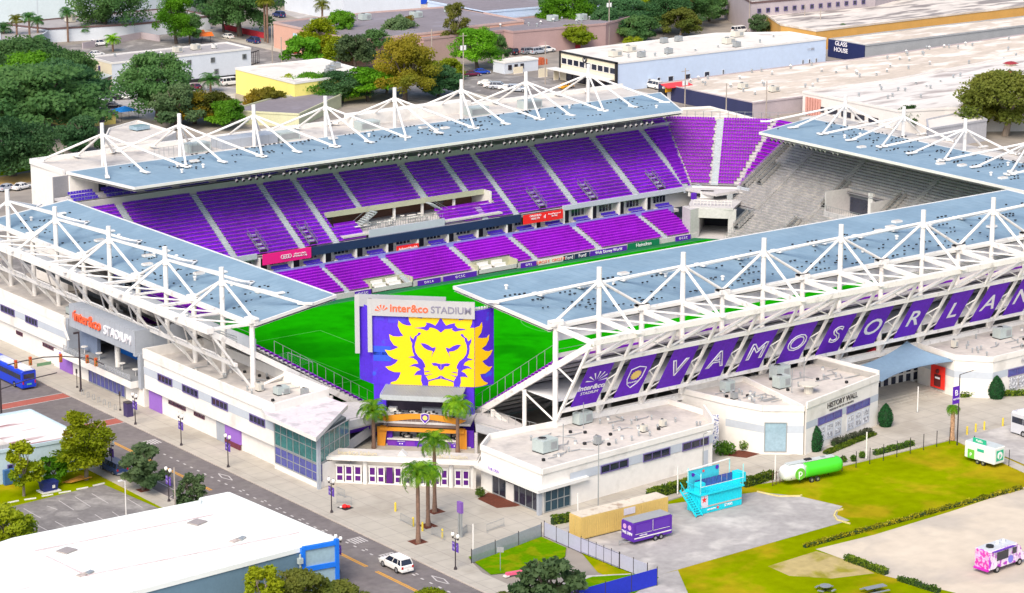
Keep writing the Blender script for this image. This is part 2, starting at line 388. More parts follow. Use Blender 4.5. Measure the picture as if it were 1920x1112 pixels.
# left side: car park with its grass edge
sheet("grass_verge", [(158.4, 333.2), (170.8, 330.7), (171.9, 324.9), (171.3, 306.6), (168.7, 306.3), (167.8, 320.7), (151.2, 318.7), (140,316), (140,331)], 0.02, grass)
sheet("car_park", [(151.4, 319.1), (167.8, 320.7), (169.0, 304.3), (167,240), (120,240), (120,318)], 0.03, asphalt_old)
sheet("lawn", [(100,250), (160,250), (160,330), (100,330)], 0.0, grass)
wl = MB()
for i in range(6):                                     # parking bay lines, two rows
    a, b_ = [((164.6, 317.9),(164.4, 312.8)),((162.1, 318.0),(161.8, 313.0)),((159.6, 317.9),(159.3, 313.0)),((157.2, 316.8),(157.6, 314.5)),((154.2, 317.6),(154.2, 312.6)),((152.1, 318.0),(151.8, 313.3))][i]
    wl.beam((*a,0.034),(*b_,0.034),0.1,0.006,white_paint)
for i in range(6):
    a, b_ = [((167.4, 312.9),(167.2, 308.5)),((163.1, 309.3),(162.7, 304.9)),((158.1, 309.7),(158.0, 306.2)),((155.1, 310.3),(155.1, 305.4)),((152.5, 310.3),(152.6, 305.7)),((160.7, 309.7),(160.5, 306.8))][i]
    wl.beam((*a,0.034),(*b_,0.034),0.1,0.006,white_paint)
# street markings
for y0, y1 in ((256,268.8),(271,280.5),(287,306),(309.5,322),(325,338)):
    for dx in (-0.16, 0.16): wl.box(178.45+dx-0.09, y0, 0.006, 178.45+dx+0.09, y1, 0.012, yellow_paint)
for x, ys in ((181.5, [240+1.9*k for k in range(48)]),):
    for y in ys:
        if 331 < y < 340: continue
        wl.box(x-0.12, y, 0.006, x+0.12, y+0.62, 0.012, white_paint)
        if y < 308: wl.box(x+0.42, y, 0.006, x+0.6, y+0.62, 0.012, white_paint) if int(y) % 3 == 0 else None
def diamond(x, y):
    for a, b_ in (((x-0.55,y),(x,y+1.9)),((x,y+1.9),(x+0.55,y)),((x+0.55,y),(x,y-1.9)),((x,y-1.9),(x-0.55,y))): wl.beam((*a,0.009),(*b_,0.009),0.16,0.006,white_paint)
diamond(183.1, 261.5); diamond(183.1, 313.5)
for y in (271.5, 279, 333):                            # worn lane words read only as bars
    for k in range(5): wl.box(182.0+k*0.46, y, 0.006, 182.24+k*0.46, y+1.9, 0.012, white_paint)
    wl.box(182.0, y+1.95, 0.006, 184.1, y+2.15, 0.012, white_paint)
for k in range(7):                                     # hatching beside the left kerb
    y = 291 + k*3.2
    wl.beam((172.4,y,0.009),(174.4,y+1.4,0.009),0.13,0.006,white_paint)
wl.box(174.4,288,0.006,174.52,318,0.012,white_paint)
for y in (345.4, 362.3):                               # brick crossings with white edges
    wl.box(172.3,y-0.2,0.006,184.6,y-0.05,0.012,white_paint); wl.box(172.3,y+2.6,0.006,184.6,y+2.75,0.012,white_paint)
structure(wl.build("road_markings"))
for y in (345.4, 362.3): sheet("brick_crossing", [(172.3,y), (184.6,y), (184.6,y+2.5), (172.3,y+2.5)], 0.008, brick_red)
# far patches of green and paler lots
sheet("lawn", [(421.7, 612.8), (430.5, 606.3), (418.0, 586.8), (410.0, 592.8)], 0.0, grass_green)
sheet("lawn", [(510.9, 673.9), (519.8, 658.3), (506.9, 644.5), (493.9, 654.1)], 0.0, grass_green)
sheet("lawn", [(610.3, 603.1), (635.8, 584.2), (612.9, 562.9), (602.7, 581.9)], 0.0, grass_green)
sheet("lawn", [(252.5, 524.1), (261.3, 526.1), (266.3, 535.9), (261.0, 541.3)], 0.0, grass_green)
sheet("dirt_patch", [(246.9, 512.8), (255.5, 514.7), (260.3, 524.0), (251.9, 523.0)], 0.002, mat("orange_dirt", (0.42,0.27,0.09), 0.95, 0.15, 0.2))
sheet("lawn", [(379.2, 620.1), (388.7, 624.4), (386.5, 616.9), (373.0, 611.4)], 0.0, grass_green)
sheet("car_park", [(330.7, 682.8), (340.9, 678.8), (357.1, 681.3), (382.1, 675.3), (381.1, 658.6), (375.2, 623.1), (340.4, 624.8), (337.5, 648.8), (333.4, 668.9)], 0.0, asphalt_old)
sheet("car_park", [(418.4, 591.0), (419.0, 566.5), (426.1, 550.6), (424.9, 529.1), (423.8, 517.2), (395.6, 523.9), (390.2, 561.9)], 0.0, asphalt_old)
sheet("car_park", [(319.9, 607.0), (345.1, 610.7), (351.5, 590.6), (342.8, 577.4), (311.4, 559.3), (309.9, 582.9)], 0.0, lot_grey)
sheet("car_park", [(432.8, 702.4), (454.8, 706.6), (452.3, 690.8), (430.1, 686.0)], 0.0, lot_grey)
sheet("sand_heap_base", [(466.0, 695.2), (476.1, 696.8), (478.5, 680.0), (465.3, 681.1)], 0.0, sand)
# planting beds
sheet("mulch_bed", [(205.4, 284.4), (208.2, 285.8), (209.4, 278.9), (207.7, 278.7), (205.2, 279.7)], 0.13, mulch, 0.04)
for p in [(188.9, 274.8), (193.6, 279.2), (197.8, 283.5)]: sheet("tree_pit", [(p[0]-1,p[1]-1),(p[0]+1,p[1]-1),(p[0]+1,p[1]+1),(p[0]-1,p[1]+1)], 0.108, mulch)
sheet("mulch_bed", [(245.1, 279.6), (248.5, 280.0), (250.7, 277.1), (247.0, 276.6)], 0.13, mulch, 0.04)
for p in [(170.9, 314.9), (170.1, 300.8)]: sheet("tree_pit", [(p[0]-.8,p[1]-.8),(p[0]+.8,p[1]-.8),(p[0]+.8,p[1]+.8),(p[0]-.8,p[1]+.8)], 0.108, mulch)

# ================================================================ THE STANDS
def seat_mesh(bm, m, p, u, v, w=0.46):
    """one fold-down seat: pan, back and bracket; u along the row, v towards the back"""
    p, u, v = Vector(p), Vector(u), Vector(v); z = Vector((0,0,1))
    bm.ob(p + v*0.18 + z*0.42, u*w/2, v*0.20, z*0.045, {seat_purple: pan_purple_lit, seat_magenta: pan_magenta_lit}.get(m, m))  # pan takes the copy with painted-in sky light, back the plain plastic
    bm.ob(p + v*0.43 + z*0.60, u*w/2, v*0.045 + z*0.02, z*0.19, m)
def seat_object(m, name="seat"):
    b = MB(); seat_mesh(b, m, (0,0,0), (1,0,0), (0,1,0)); b.ob((0,0.3,0.2),(0.03,0,0),(0,0.04,0),(0,0,0.2),grey_metal)
    return b
def bowl(root, A, B, A2, B2, n, aisles, smat, gaps=(), aw=1.25, tread=None, singles=0, sp=0.52, seats=True, rails=False, stairs=True):
    """stepped rows between front line A-B and top line A2-B2; aisles: list of (distance at front, distance at top)
    from the left end; gaps: (row0,row1,s0,s1) where there are no rows at all"""
    A, B, A2, B2 = map(Vector, (A, B, A2, B2)); tread = tread or concrete
    deck, am, ams = MB(), MB(), {}; pos = []
    for i in range(n):
        t0, t1 = i/n, (i+1)/n
        L0, R0, L1, R1 = A.lerp(A2,t0), B.lerp(B2,t0), A.lerp(A2,t1), B.lerp(B2,t1)
        u = (R0-L0); u.z = 0; ln = u.length; u.normalize()
        v = Vector((-u.y, u.x, 0))
        if v.dot(A2-A) < 0: v = -v
        z0, z1 = L0.z, L1.z
        segs = [(0.0, ln)]
        for r0, r1, g0, g1 in gaps:
            if r0 <= i < r1:
                ns = []
                for a, b in segs:
                    if g1 <= a or g0 >= b: ns.append((a,b)); continue
                    if g0 > a: ns.append((a,g0))
                    if g1 < b: ns.append((g1,b))
                segs = ns
        lf = Vector((L1.x-L0.x, L1.y-L0.y, 0)); dl = lf.dot(u)      # drift of the left end per row
        rf = Vector((R1.x-R0.x, R1.y-R0.y, 0)); dr = rf.dot(u); dep = lf.dot(v)
        for a, b in segs:
            o = Vector((L0.x, L0.y, 0))
            pa, pb = o+u*a, o+u*b
            pa1 = pa + v*dep + u*(dl if a == 0 else 0); pb1 = pb + v*dep + u*(dr if abs(b-ln) < 1e-6 else 0)
            deck.add([(pa.x,pa.y,z0),(pb.x,pb.y,z0),(pb1.x,pb1.y,z0),(pa1.x,pa1.y,z0),(pa1.x,pa1.y,z1),(pb1.x,pb1.y,z1),
                      (pa.x,pa.y,z0-0.35),(pb.x,pb.y,z0-0.35),(pa1.x,pa1.y,z1-0.35),(pb1.x,pb1.y,z1-0.35)],
                     [(0,1,2,3),(3,2,5,4),(0,3,8,6),(1,7,9,2)], tread)
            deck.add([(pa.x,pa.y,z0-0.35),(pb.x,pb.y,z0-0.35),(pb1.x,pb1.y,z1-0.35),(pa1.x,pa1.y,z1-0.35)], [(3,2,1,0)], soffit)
            if i % 3 == 0: deck.add([(pa.x,pa.y,z0-0.62),(pb.x,pb.y,z0-0.62),(pb.x,pb.y,z0-0.35),(pa.x,pa.y,z0-0.35)], [(0,1,2,3)], grey_metal)
            cuts = sorted([(f+(g-f)*(i+.5)/n-aw/2, f+(g-f)*(i+.5)/n+aw/2) for f, g in aisles])
            for ci, (c0, c1) in enumerate(cuts):
                if c0 > a-0.1 and c1 < b+0.1 and stairs:
                    for k in range(2):
                        q = o + u*(c0+c1)/2 + v*(dep*(0.25+0.5*k))
                        ams.setdefault(ci, MB()).ob((q.x,q.y,z0+(z1-z0)*(0.25+0.25*k)-0.06), u*(aw/2-0.05), v*dep*0.24, (0,0,(z1-z0)*(0.25+0.25*k)), conc_grey if rails else step_grey)
            if seats:
                x = a + 0.3
                while x < b - 0.3:
                    hit = [c1 for c0, c1 in cuts if c0-0.23 < x < c1+0.23]
                    if hit: x = hit[0] + 0.26; continue
                    q = o + u*x + v*(dep*0.28) + u*(dl*0.4 if a == 0 else 0); pos.append((Vector((q.x,q.y,z0)), u.copy(), v.copy())); x += sp
            if rails:
                q0 = pa + v*dep*0.1; q1 = pb + v*dep*0.1
                am.beam((q0.x,q0.y,z0+0.95),(q1.x,q1.y,z0+0.95),0.05,0.05,grey_metal)
                k = 0
                while a + k < b:
                    q = o+u*(a+k)+v*dep*0.1; am.box(q.x-.02,q.y-.02,z0,q.x+.02,q.y+.02,z0+0.95,grey_metal); k += 2.4
    deck.build("seating_deck", root)
    if am.v: am.build("drink_rails", root)
    for m_ in ams.values(): m_.build("aisle_stairs", root)
    return pos
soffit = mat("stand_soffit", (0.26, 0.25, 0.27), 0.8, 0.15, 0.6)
def place_seats(root, pos, smat, singles):
    """the largest (nearest) seats as parts of their own, the rest as one"""
    pos = sorted(pos, key=lambda p: p[0].length)
    org = ORG[root.name]; b = MB(); proto = None
    for k, (p, u, v) in enumerate(pos):
        if k < singles:
            if proto is None: proto = seat_object(smat).build("seat")
            o = proto if k == 0 else proto.copy()
            if k: col.objects.link(o)
            o.parent = root; o.location = p - org
            o.rotation_euler = (0, 0, atan2(u.y, u.x) if Vector((-u.y,u.x,0)).dot(v) > 0 else atan2(-u.y, -u.x))
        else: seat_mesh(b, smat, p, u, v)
    if b.v: stuff(b.build("seat_rows", root))

def stay_set(root, top, base, pts, r_m, r_s, head=2.0):
    """a mast with its fan of stays; stays are sub-parts"""
    b = MB(); b.tube(base, top, r_m, steel_white, 10); 
    h = Vector(top) - Vector((0,0,head))
    b.tube(h - Vector((0,0,0.7)), h + Vector((0,0,0.2)), r_m*1.5, steel_white, 8, r_m*1.1)
    mast = b.build("mast", root, smooth=False)
    for p in pts:
        s = MB(); s.tube(h, p, r_s, steel_white, 8, r_s*1.15)
        d = (Vector(p)-h); d.z = 0; d.normalize()
        s.ob(Vector(p)+Vector((0,0,0.12)), d*1.1, Vector((-d.y,d.x,0))*0.38, (0,0,0.10), steel_white)
        s.build("stay", mast)
    return mast
def roof_bits(root, x0, y0, x1, y1, z, n, seed, bias):
    """ballast blocks, vents and hatches lying on the roof sheet"""
    R = random.Random(seed); b = MB()
    for i in range(n):
        x = R.uniform(x0, x1); t = R.random()
        if bias == 'y+': y = y1 - (y1-y0)*t**1.6*0.75
        elif bias == 'y-': y = y0 + (y1-y0)*t**1.6*0.75
        elif bias == 'x-': y = R.uniform(y0, y1); x = x0 + (x1-x0)*t**1.6*0.8
        else: y = R.uniform(y0, y1); x = x1 - (x1-x0)*t**1.6*0.8
        w = R.uniform(0.11, 0.19); zz = z(x,y) if callable(z) else z
        for k in range(R.choice((1,1,2,3))):
            b.box(x-w+k*0.9, y-w*0.7, zz, x+w+k*0.9, y+w*0.7, zz+0.16, black)
    stuff(b.build("roof_ballast", root))
    for i in range(8):
        x, y = R.uniform(x0+3, x1-3), R.uniform(y0+2, y1-2); zz = z(x,y) if callable(z) else z
        v = MB(); v.tube((x,y,zz),(x,y,zz+0.55),0.22,white,8); v.tube((x,y,zz+0.5),(x,y,zz+0.68),0.34,white,8,0.25); v.build("roof_vent", root)
    for i in range(5):
        x, y = R.uniform(x0+3, x1-3), R.uniform(y0+2, y1-2); zz = z(x,y) if callable(z) else z
        v = MB(); v.box(x-.8,y-.5,zz,x+.8,y+.5,zz+.3,white); v.box(x-.7,y-.4,zz+.3,x+.7,y+.4,zz+.36,membrane); v.build("roof_hatch", root)
def canopy(root, quad, th, m, over=0.35, name="roof_canopy"):
    """roof sheet: quad of four (x,y,z) corners, white fascia all round"""
    b = MB(); q = [Vector(p) for p in quad]
    b.add(q + [p - Vector((0,0,th)) for p in q], [(0,1,2,3)], m)
    b.add([p - Vector((0,0,th)) for p in q], [(3,2,1,0)], white)
    b.build(name, root)
    f = MB()
    for a, c in zip(q, q[1:]+q[:1]):
        f.beam(a - Vector((0,0,0.16)), c - Vector((0,0,0.16)), 0.28, 0.46, white)
    f.build("fascia", root)
def floodlights(root, pts, d):
    for p in pts:
        b = MB(); p = Vector(p); d = Vector(d).normalized()
        b.tube(p, p + Vector((0,0,0.7)), 0.05, grey_metal, 5)
        b.tube(p - d*0.25, p + d*0.25, 0.16, white, 8, 0.34); b.tube(p + d*0.25, p + d*0.28, 0.31, black, 8)
        b.build("floodlight", root)

# ---------------------------------------------------------------- far sideline stand
far = thing("stadium_stand", "far sideline stand with deep purple upper tier, suites and open mezzanine bar", "stand", (278,405,0), "roofed stands round the pitch")
def FX(*xs, x0): return [(x-x0, x-x0) for x in xs]
p1 = bowl(far, (213,389.2,1.0),(333.5,389.2,1.0),(213,397.6,3.9),(333.5,397.6,3.9), 10, FX(239.5,253.1,266.1,281.2,294.7,309.8,325.8,x0=213), seat_magenta,
          gaps=[(0,3,45.0,52.6),(0,3,68.3,77.2)], aw=1.1)
ua = [221.7,236.6,250.5,257.7,266.8,281.5,290.8,297.9,312.0,327.2,339.6]
p2 = bowl(far, (213,399.5,7.3),(341.0,399.5,7.3),(213,413.8,16.6),(347.0,413.8,16.6), 19, FX(*ua,x0=213), seat_purple,
          gaps=[(0,8,51.2,53.8),(4,8,46,82),(0,4,52.8,73.0)], aw=1.3)
place_seats(far, p1, seat_magenta, 50)
far_upper = p2
def _f(b):
    b.box(212.8,398.9,7.0,240.6,399.3,7.9,step_grey); b.box(308.4,398.9,6.9,343.0,399.3,7.8,stucco_band)
    b.box(251.8,398.85,6.0,298.4,399.25,7.5,navy)
part("tier_fascia", far, _f)
def _f(b):
    b.box(213,397.7,3.4,336,402.4,3.9,concrete); b.box(213,397.5,3.5,334.5,397.65,4.7,mat("lilac_balcony_glass",(0.26,0.27,0.62),0.3,0.15,1.0))
    b.box(213,401.0,3.4,345,401.4,7.25,white)
    x = 214.0
    while x < 334:
        b.box(x,399.0,3.9,x+0.35,401.0,7.0,white); x += 6.75
    b.box(213,389.0,0.14,333.5,389.2,1.05,concrete)
part("suite_wall", far, _f)
k = 0
x = 214.35
while x < 333:
    def _w(b):
        b.box(x+3.0,400.94,4.9,x+6.2,401.0,6.3,mat("suite_window_frame",(0.6,0.62,0.66),0.5))
        for j in range(4): b.box(x+3.08+j*0.78,400.88,5.0,x+3.68+j*0.78,400.95,6.2,glass)
    part("suite_window", far, _w)
    def _w(b): b.box(x+1.0,400.9,3.95,x+2.4,401.0,6.4,mat("dark_opening",(0.015,0.015,0.03),0.6))
    part("suite_door", far, _w)
    for j in range(2):
        b = MB()
        for i in range(7): seat_mesh(b, seat_blue, (x+2.6+i*0.5,398.1+j*0.9,3.9+j*0.4),(1,0,0),(0,1,0))
        b.box(x+2.3,398.0+j*.9,3.9,x+6.1,398.9+j*.9,3.95+j*0.4,concrete)
        b.build("suite_seat_block", far)
    x += 6.75
def _f(b): b.box(241.6,398.6,5.75,251.6,398.8,7.7,pink_board)
ad = part("advert_board", far, _f); ad["label"] = "pink ringed advert board on the tier edge"
for j in range(4):
    r = MB(); c0 = Vector((245.6+j*0.48,398.5,6.75))
    for a in range(14):
        a0, a1 = 2*pi*a/14, 2*pi*(a+1)/14
        r.beam(c0+Vector((0.34*cos(a0),0,0.34*sin(a0))), c0+Vector((0.34*cos(a1),0,0.34*sin(a1))), 0.05, 0.09, white_letter)
    r.build("ring_logo", ad)
for j, (ln, w) in enumerate((("official vehicle",0.42),("of Orlando City",0.42))): text("advert_lettering", ln, (249.2,398.52,6.95-j*0.42), (1,0,0), (0,0,1), 0.45, white_letter, ad)
def _f(b): b.box(298.7,398.5,5.55,308.0,398.7,7.3,red_board)
ad = part("advert_board", far, _f); ad["label"] = "red health advert board on the tier edge"
text("advert_lettering", "ORLANDO\nHEALTH", (301.4,398.42,6.65), (1,0,0), (0,0,1), 0.55, white_letter, ad)
text("advert_lettering", "d", (303.6,398.42,6.5), (1,0,0), (0,0,1), 1.0, white_letter, ad)
text("advert_lettering", "Proud Partner of\nthe City", (305.9,398.42,6.6), (1,0,0), (0,0,1), 0.42, white_letter, ad)
def _f(b): b.box(269.6,398.0,4.2,274.4,398.2,5.4,red_board)
ad = part("advert_board", far, _f); ad["label"] = "small red board in front of the suites"
text("advert_lettering", "AdventHealth", (272,397.94,4.8), (1,0,0), (0,0,1), 0.75, white_letter, ad)
# mezzanine bar in the cut-out
brown = mat("brown_back_wall",(0.16,0.075,0.05),0.8,0.1); beam_c = mat("cream_beam",(0.46,0.46,0.33),0.7,0.05)
def _f(b):
    b.box(259.2,399.6,8.0,294.6,409.5,8.3,concrete); b.box(264.5,399.4,7.5,281.2,399.6,8.9,stucco_band)
    b.box(259.2,409.5,8.3,294.6,409.8,13.6,brown)
    b.box(259.1,405.5,10.75,268.0,405.9,11.7,beam_c); b.box(268.0,405.5,10.75,294.6,405.9,11.7,beam_c)
    for x in (268.5,274.5,280.8,288.0): b.box(x-.2,405.9,8.3,x+.2,406.3,10.8,white)
    for x in (262,270.5,272,285.5,287): b.box(x,409.4,9.2,x+1.0,409.5,10.8,glass)
    b.box(259.0,405.6,8.0,259.2,409.6,11.5,white); b.box(294.6,403.5,8.0,294.9,409.6,11.6,white)
part("mezzanine_bar", far, _f)
R = random.Random(4)
for i in range(16):
    x, y = 260.5+R.random()*20, R.uniform(401.5,404.8)
    if i % 2:
        def _f(b): b.tube((x,y,8.3),(x,y,9.3),0.05,grey_metal,6); b.tube((x,y,9.3),(x,y,9.36),0.42,white,10)
    else:
        def _f(b): b.box(x-.9,y-.3,9.2,x+.9,y+.3,9.28,white); b.box(x-.8,y-.05,8.3,x-.7,y+.05,9.2,grey_metal); b.box(x+.7,y-.05,8.3,x+.8,y+.05,9.2,grey_metal)
    part("bar_table", far, _f)
for x0, x1, y in ((264.4,281.2,399.7),(264.4,281.2,401.2)):
    def _f(b):
        b.beam((x0,y,9.85),(x1,y,9.85),0.06,0.06,grey_metal); xx = x0
        while xx < x1: b.box(xx-.02,y-.02,8.3,xx+.02,y+.02,9.85,grey_metal); xx += 0.55
    part("railing", far, _f)
for xa, xb in ((268.5,264.3),(281.0,285.2)):
    def _f(b):
        for k in range(9): b.box(min(xa,xb)+0.0,403.2,8.3,max(xa,xb),403.25,8.31,grey_metal) if k < 0 else b.ob((xa+(xb-xa)*k/8.5,404.0,11.0-k*0.30),(0.3,0,0),(0,0.9,0),(0,0,0.05),step_grey)
        for s in (-0.95,0.95): b.beam((xa,404+s,11.9),(xb,404+s,9.3),0.05,0.05,grey_metal); b.beam((xa,404+s,10.9),(xb,404+s,8.4),0.08,0.22,grey_metal)
    part("bar_staircase", far, _f)
# low seat block beside the bar
for x0, nn in ((281.6,24),(259.4,9)):
    b = MB()
    for r in range(5):
        b.box(x0,399.65+r*0.75,7.3,x0+nn*0.52,400.4+r*0.75,7.4+r*0.45,concrete) 
        for k in range(nn): seat_mesh(b, seat_purple, (x0+0.3+k*0.52,399.95+r*0.75,7.4+r*0.45),(1,0,0),(0,1,0))
    b.build("seat_block", far)
# vomitory stair wells in the upper tier
for x in (242.5,252.8,304.2,333.3,316.5):
    def _f(b):
        b.box(x-.75,399.8,7.5,x+.75,403.9,8.0,mat("dark_opening",(0.015,0.015,0.03),0.6))
        for s in (-.85,.85):
            b.beam((x+s,399.6,8.7),(x+s,403.9,11.3),0.05,0.05,rail_dark); b.beam((x+s,399.6,8.0),(x+s,403.9,10.6),0.05,0.25,rail_dark)
            for k in range(6): b.box(x+s-.02,399.8+k*.8,7.4,x+s+.02,399.84+k*.8,8.75+k*.48,rail_dark)
        for k in range(8): b.box(x-.7,400.0+k*.5,8.0,x+.7,400.25+k*.5,8.15+k*.3,step_grey if k % 2 else black)
    part("stairwell", far, _f)
# white band, club seats and back wall under the roof
band_m = mat("concrete_band",(0.50,0.49,0.45),0.8,0.06)
def _f(b):
    b.box(213.0,414.0,16.0,343,414.3,17.9,band_m); b.box(213.0,414.3,17.2,343,421,17.6,concrete)
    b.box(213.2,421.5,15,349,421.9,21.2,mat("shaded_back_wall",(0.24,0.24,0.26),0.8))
    b.box(343,414.0,15.6,349.5,414.35,17.6,band_m)
part("club_wall", far, _f)
cp = []
for r in range(3):
    x = 214.0
    while x < 262:
        if not any(abs(x-a) < 0.9 for a in (219.5,226.8,234.1,241.4,248.7,256)): cp.append((Vector((x,415.0+r*1.0,17.6+r*0.4)),Vector((1,0,0)),Vector((0,1,0))))
        x += 0.54
b = MB()
for p in cp: seat_mesh(b, seat_blue, *p)
for r in range(3): b.box(213.5,414.9+r,17.6,262,415.9+r,17.6+r*0.4,concrete)
x = 214
while x < 262: b.box(x-.02,414.4,17.6,x+.02,414.44,18.7,grey_metal); x += 1.5
b.beam((213.5,414.42,18.7),(262,414.42,18.7),0.05,0.05,grey_metal)
stuff(b.build("club_seats", far))
place_seats(far, far_upper, seat_purple, 50)
# end wall at the left and blocks
def _f(b):
    b.prism([(215.6,422.4),(215.9,435.6),(352,435.6),(352,422.4)],0.1,21.2,stucco,top=membrane)
    b.prism([(212.9,414.3),(216.0,414.3),(216.0,422.4),(212.9,422.4)],10.0,16.4,stucco)
    for z in (21.2,): b.beam((215.8,422.6,21.6),(215.8,435.4,21.6),0.4,0.9,white); b.beam((215.8,435.4,21.6),(352,435.4,21.6),0.4,0.9,white)
part("rear_block", far, _f)
def _f(b):
    b.prism([(216.1,420.9),(223.5,420.9),(223.5,422.3),(216.1,422.3)],17.7,21.3,stucco); b.box(221.6,420.7,17.7,223.0,420.88,20.2,glass)
part("end_screen_wall", far, _f)
canopy(far, [(218.5,402,22),(340.2,402,22.3),(351,421.8,22.1),(216.0,421.8,21.8)], 0.7, canopy_blue)
fx_nodes = [218.7+15.65*k for k in range(9)]
for k in range(8):
    xm = 224.6+15.67*k
    stay_set(far, (xm,424.4,29.2), (xm,424.4,21.3), [(xm-5.9,412,22.15),(xm+1.4,411.8,22.15),(xm+9.7,412,22.15),(xm-7.6,434.4,21.6),(xm,434.6,21.6),(xm+7.4,434.4,21.6)], 0.36, 0.19)
roof_bits(far, 222, 404, 342, 421, 22.12, 120, 3, 'y+')
floodlights(far, [(239+k*1.35+(k//6)*1.6, 402.6, 20.6) for k in range(60)], (0.05,-1,-0.5))
R = random.Random(9)
for i in range(5):
    x = 246+i*20+R.uniform(-4,4)
    def _f(b): b.box(x-2.2,426.5,21.2,x+2.2,429,22.8,hvac); b.box(x-1.9,426.45,21.5,x+1.9,426.5,22.5,grey_metal)
    part("roof_plant", far, _f)
def _f(b):
    for x in range(236,250):
        b.box(x-.03,426.3,21.2,x+.03,426.36,23.0,grey_metal)
    b.beam((235.9,426.33,23.0),(249.1,426.33,23.0),.06,.06,grey_metal)
part("roof_railing", far, _f)
part("roof_screen", far, lambda b: b.box(250,426,21.2,262,430,22.9,grey_panel))
part("stair_head", far, lambda b: b.box(282,431,21.2,310,434,23.4,stucco))
# players' benches in front of the stand
for x0 in (258.0,281.3):
    t = thing("players_bench", "white players' bench under low shelter, %s pair along the far touchline" % ("left" if x0 < 270 else "right"), "bench", (x0+4,389.5,0.15), "benches at the touchline")
    def _f(b):
        b.box(x0,389.0,0.15,x0+8.8,391.6,0.3,concrete); b.box(x0,391.5,0.3,x0+8.8,391.7,2.0,beam_c); b.box(x0-.1,389,0.3,x0+.1,391.6,1.9,beam_c); b.box(x0+8.7,389,0.3,x0+8.9,391.6,1.9,beam_c)
    part("bench_pit", t, _f)
    for xx in (x0+1.2,x0+4.4):
        for q in range(2):
            def _f(b):
                b.ob((xx+1.2,389.6+q*1.1,0.75+q*0.35),(1.25,0,0),(0,0.42,0.10),(0,0,0.12),white); b.ob((xx+1.2,390.0+q*1.1,1.15+q*0.35),(1.25,0,0),(0,0.06,0),(0,0.04,0.35),white)
            part("bench_seat", t, _f)
# perimeter boards on the far touchline
def board(x0, x1, m, words, size, lab, tm=white_letter, y=388.6, h=0.95):
    t = thing("advert_board", lab, "board", ((x0+x1)/2,y,0.15), "perimeter boards below the far stand")
    part("board_panel", t, lambda b: b.box(x0,y-.05,0.15,x1,y+.05,0.15+h,m))
    if words: text("board_lettering", words, ((x0+x1)/2,y-.09,0.15+h/2), (1,0,0), (0,0,1), size, tm, t)
crest_w = "8 ♦ 8 ♦"
for i, (a, b_) in enumerate(((242,250),(254.2,257.6),(267.6,272.6),(273.2,280.6),(290.6,294.2),(327.6,331.4))):
    board(a, b_, purple, "O C S C" if i % 2 else "O R L A N D O"[:int((b_-a)*1.6)], 0.6, "purple touchline board, %s from the left along the far side" % ("first","second","third","fourth","fifth","last")[i])
board(294.6,300.4,white,"CIRCLE K  CIRCLE K",0.75,"white touchline board lettered in red for a petrol chain",orange_letter)
board(300.6,303.0,navy,"Ford",0.95,"left one of two navy touchline boards with white script")
board(303.2,306.6,navy,"Ford",0.95,"right one of two navy touchline boards with white script")
board(306.8,315.6,purple,"Walt Disney World",0.8,"long violet touchline board left of the green one")
board(315.8,323.6,mat("green_board",(0.005,0.18,0.08),0.5),"Heineken",1.0,"green touchline board with white beer lettering",h=1.15)

# ---------------------------------------------------------------- corner stand (cut across the corner)
cor = thing("stadium_stand", "small magenta corner stand with pale central stairs above the vehicle tunnel", "stand", (346,398,0), "roofed stands round the pitch")
s1b, s1t, s2b, s2t = (341.2,400.3,7.8), (347.4,416.0,18.2), (347.5,393.8,7.8), (363.2,400.2,18.2)
L0 = hypot(6.3,6.5); L1 = hypot(15.8,15.8)
p = bowl(cor, s1b, s2b, s1t, s2t, 20, [(L0/2, L1/2)], seat_magenta, aw=1.5)
p += bowl(cor, (347.5,391.8,7.8),(347.5,393.8,7.8),(363.2,391.8,18.2),(363.2,400.2,18.2), 20, [], seat_magenta)
pq = bowl(cor, (339.0,400.2,7.8),(341.2,400.3,7.8),(341.6,416.0,18.2),(347.4,416.0,18.2), 20, [], seat_purple)
place_seats(cor, p, seat_magenta, 60); place_seats(cor, pq, seat_purple, 20)
def _f(b):
    b.prism([(338.6,398.8),(341.5,400.2),(347.6,394.0),(346.3,391.2),(340,391.2)],7.0,7.5,concrete,bottom=True)
    b.prism([(333.0,390.8),(334.2,392.6),(345.0,402.8),(352.0,396.0),(344,388.5),(338.4,384.4)],5.6,6.0,concrete,bottom=True)
    b.beam((338.4,399.0,7.2),(340.5,399.2,7.2),0.3,1.2,stucco_band); b.beam((340.5,399.0,7.2),(346.6,392.6,7.2),0.3,1.0,white); b.beam((346.6,392.6,7.3),(347.2,389.6,7.3),0.3,1.4,stucco_band)
    b.beam((340.5,399.6,8.2),(346.9,393.2,8.2),0.1,0.05,grey_metal)
part("upper_landing", cor, _f)
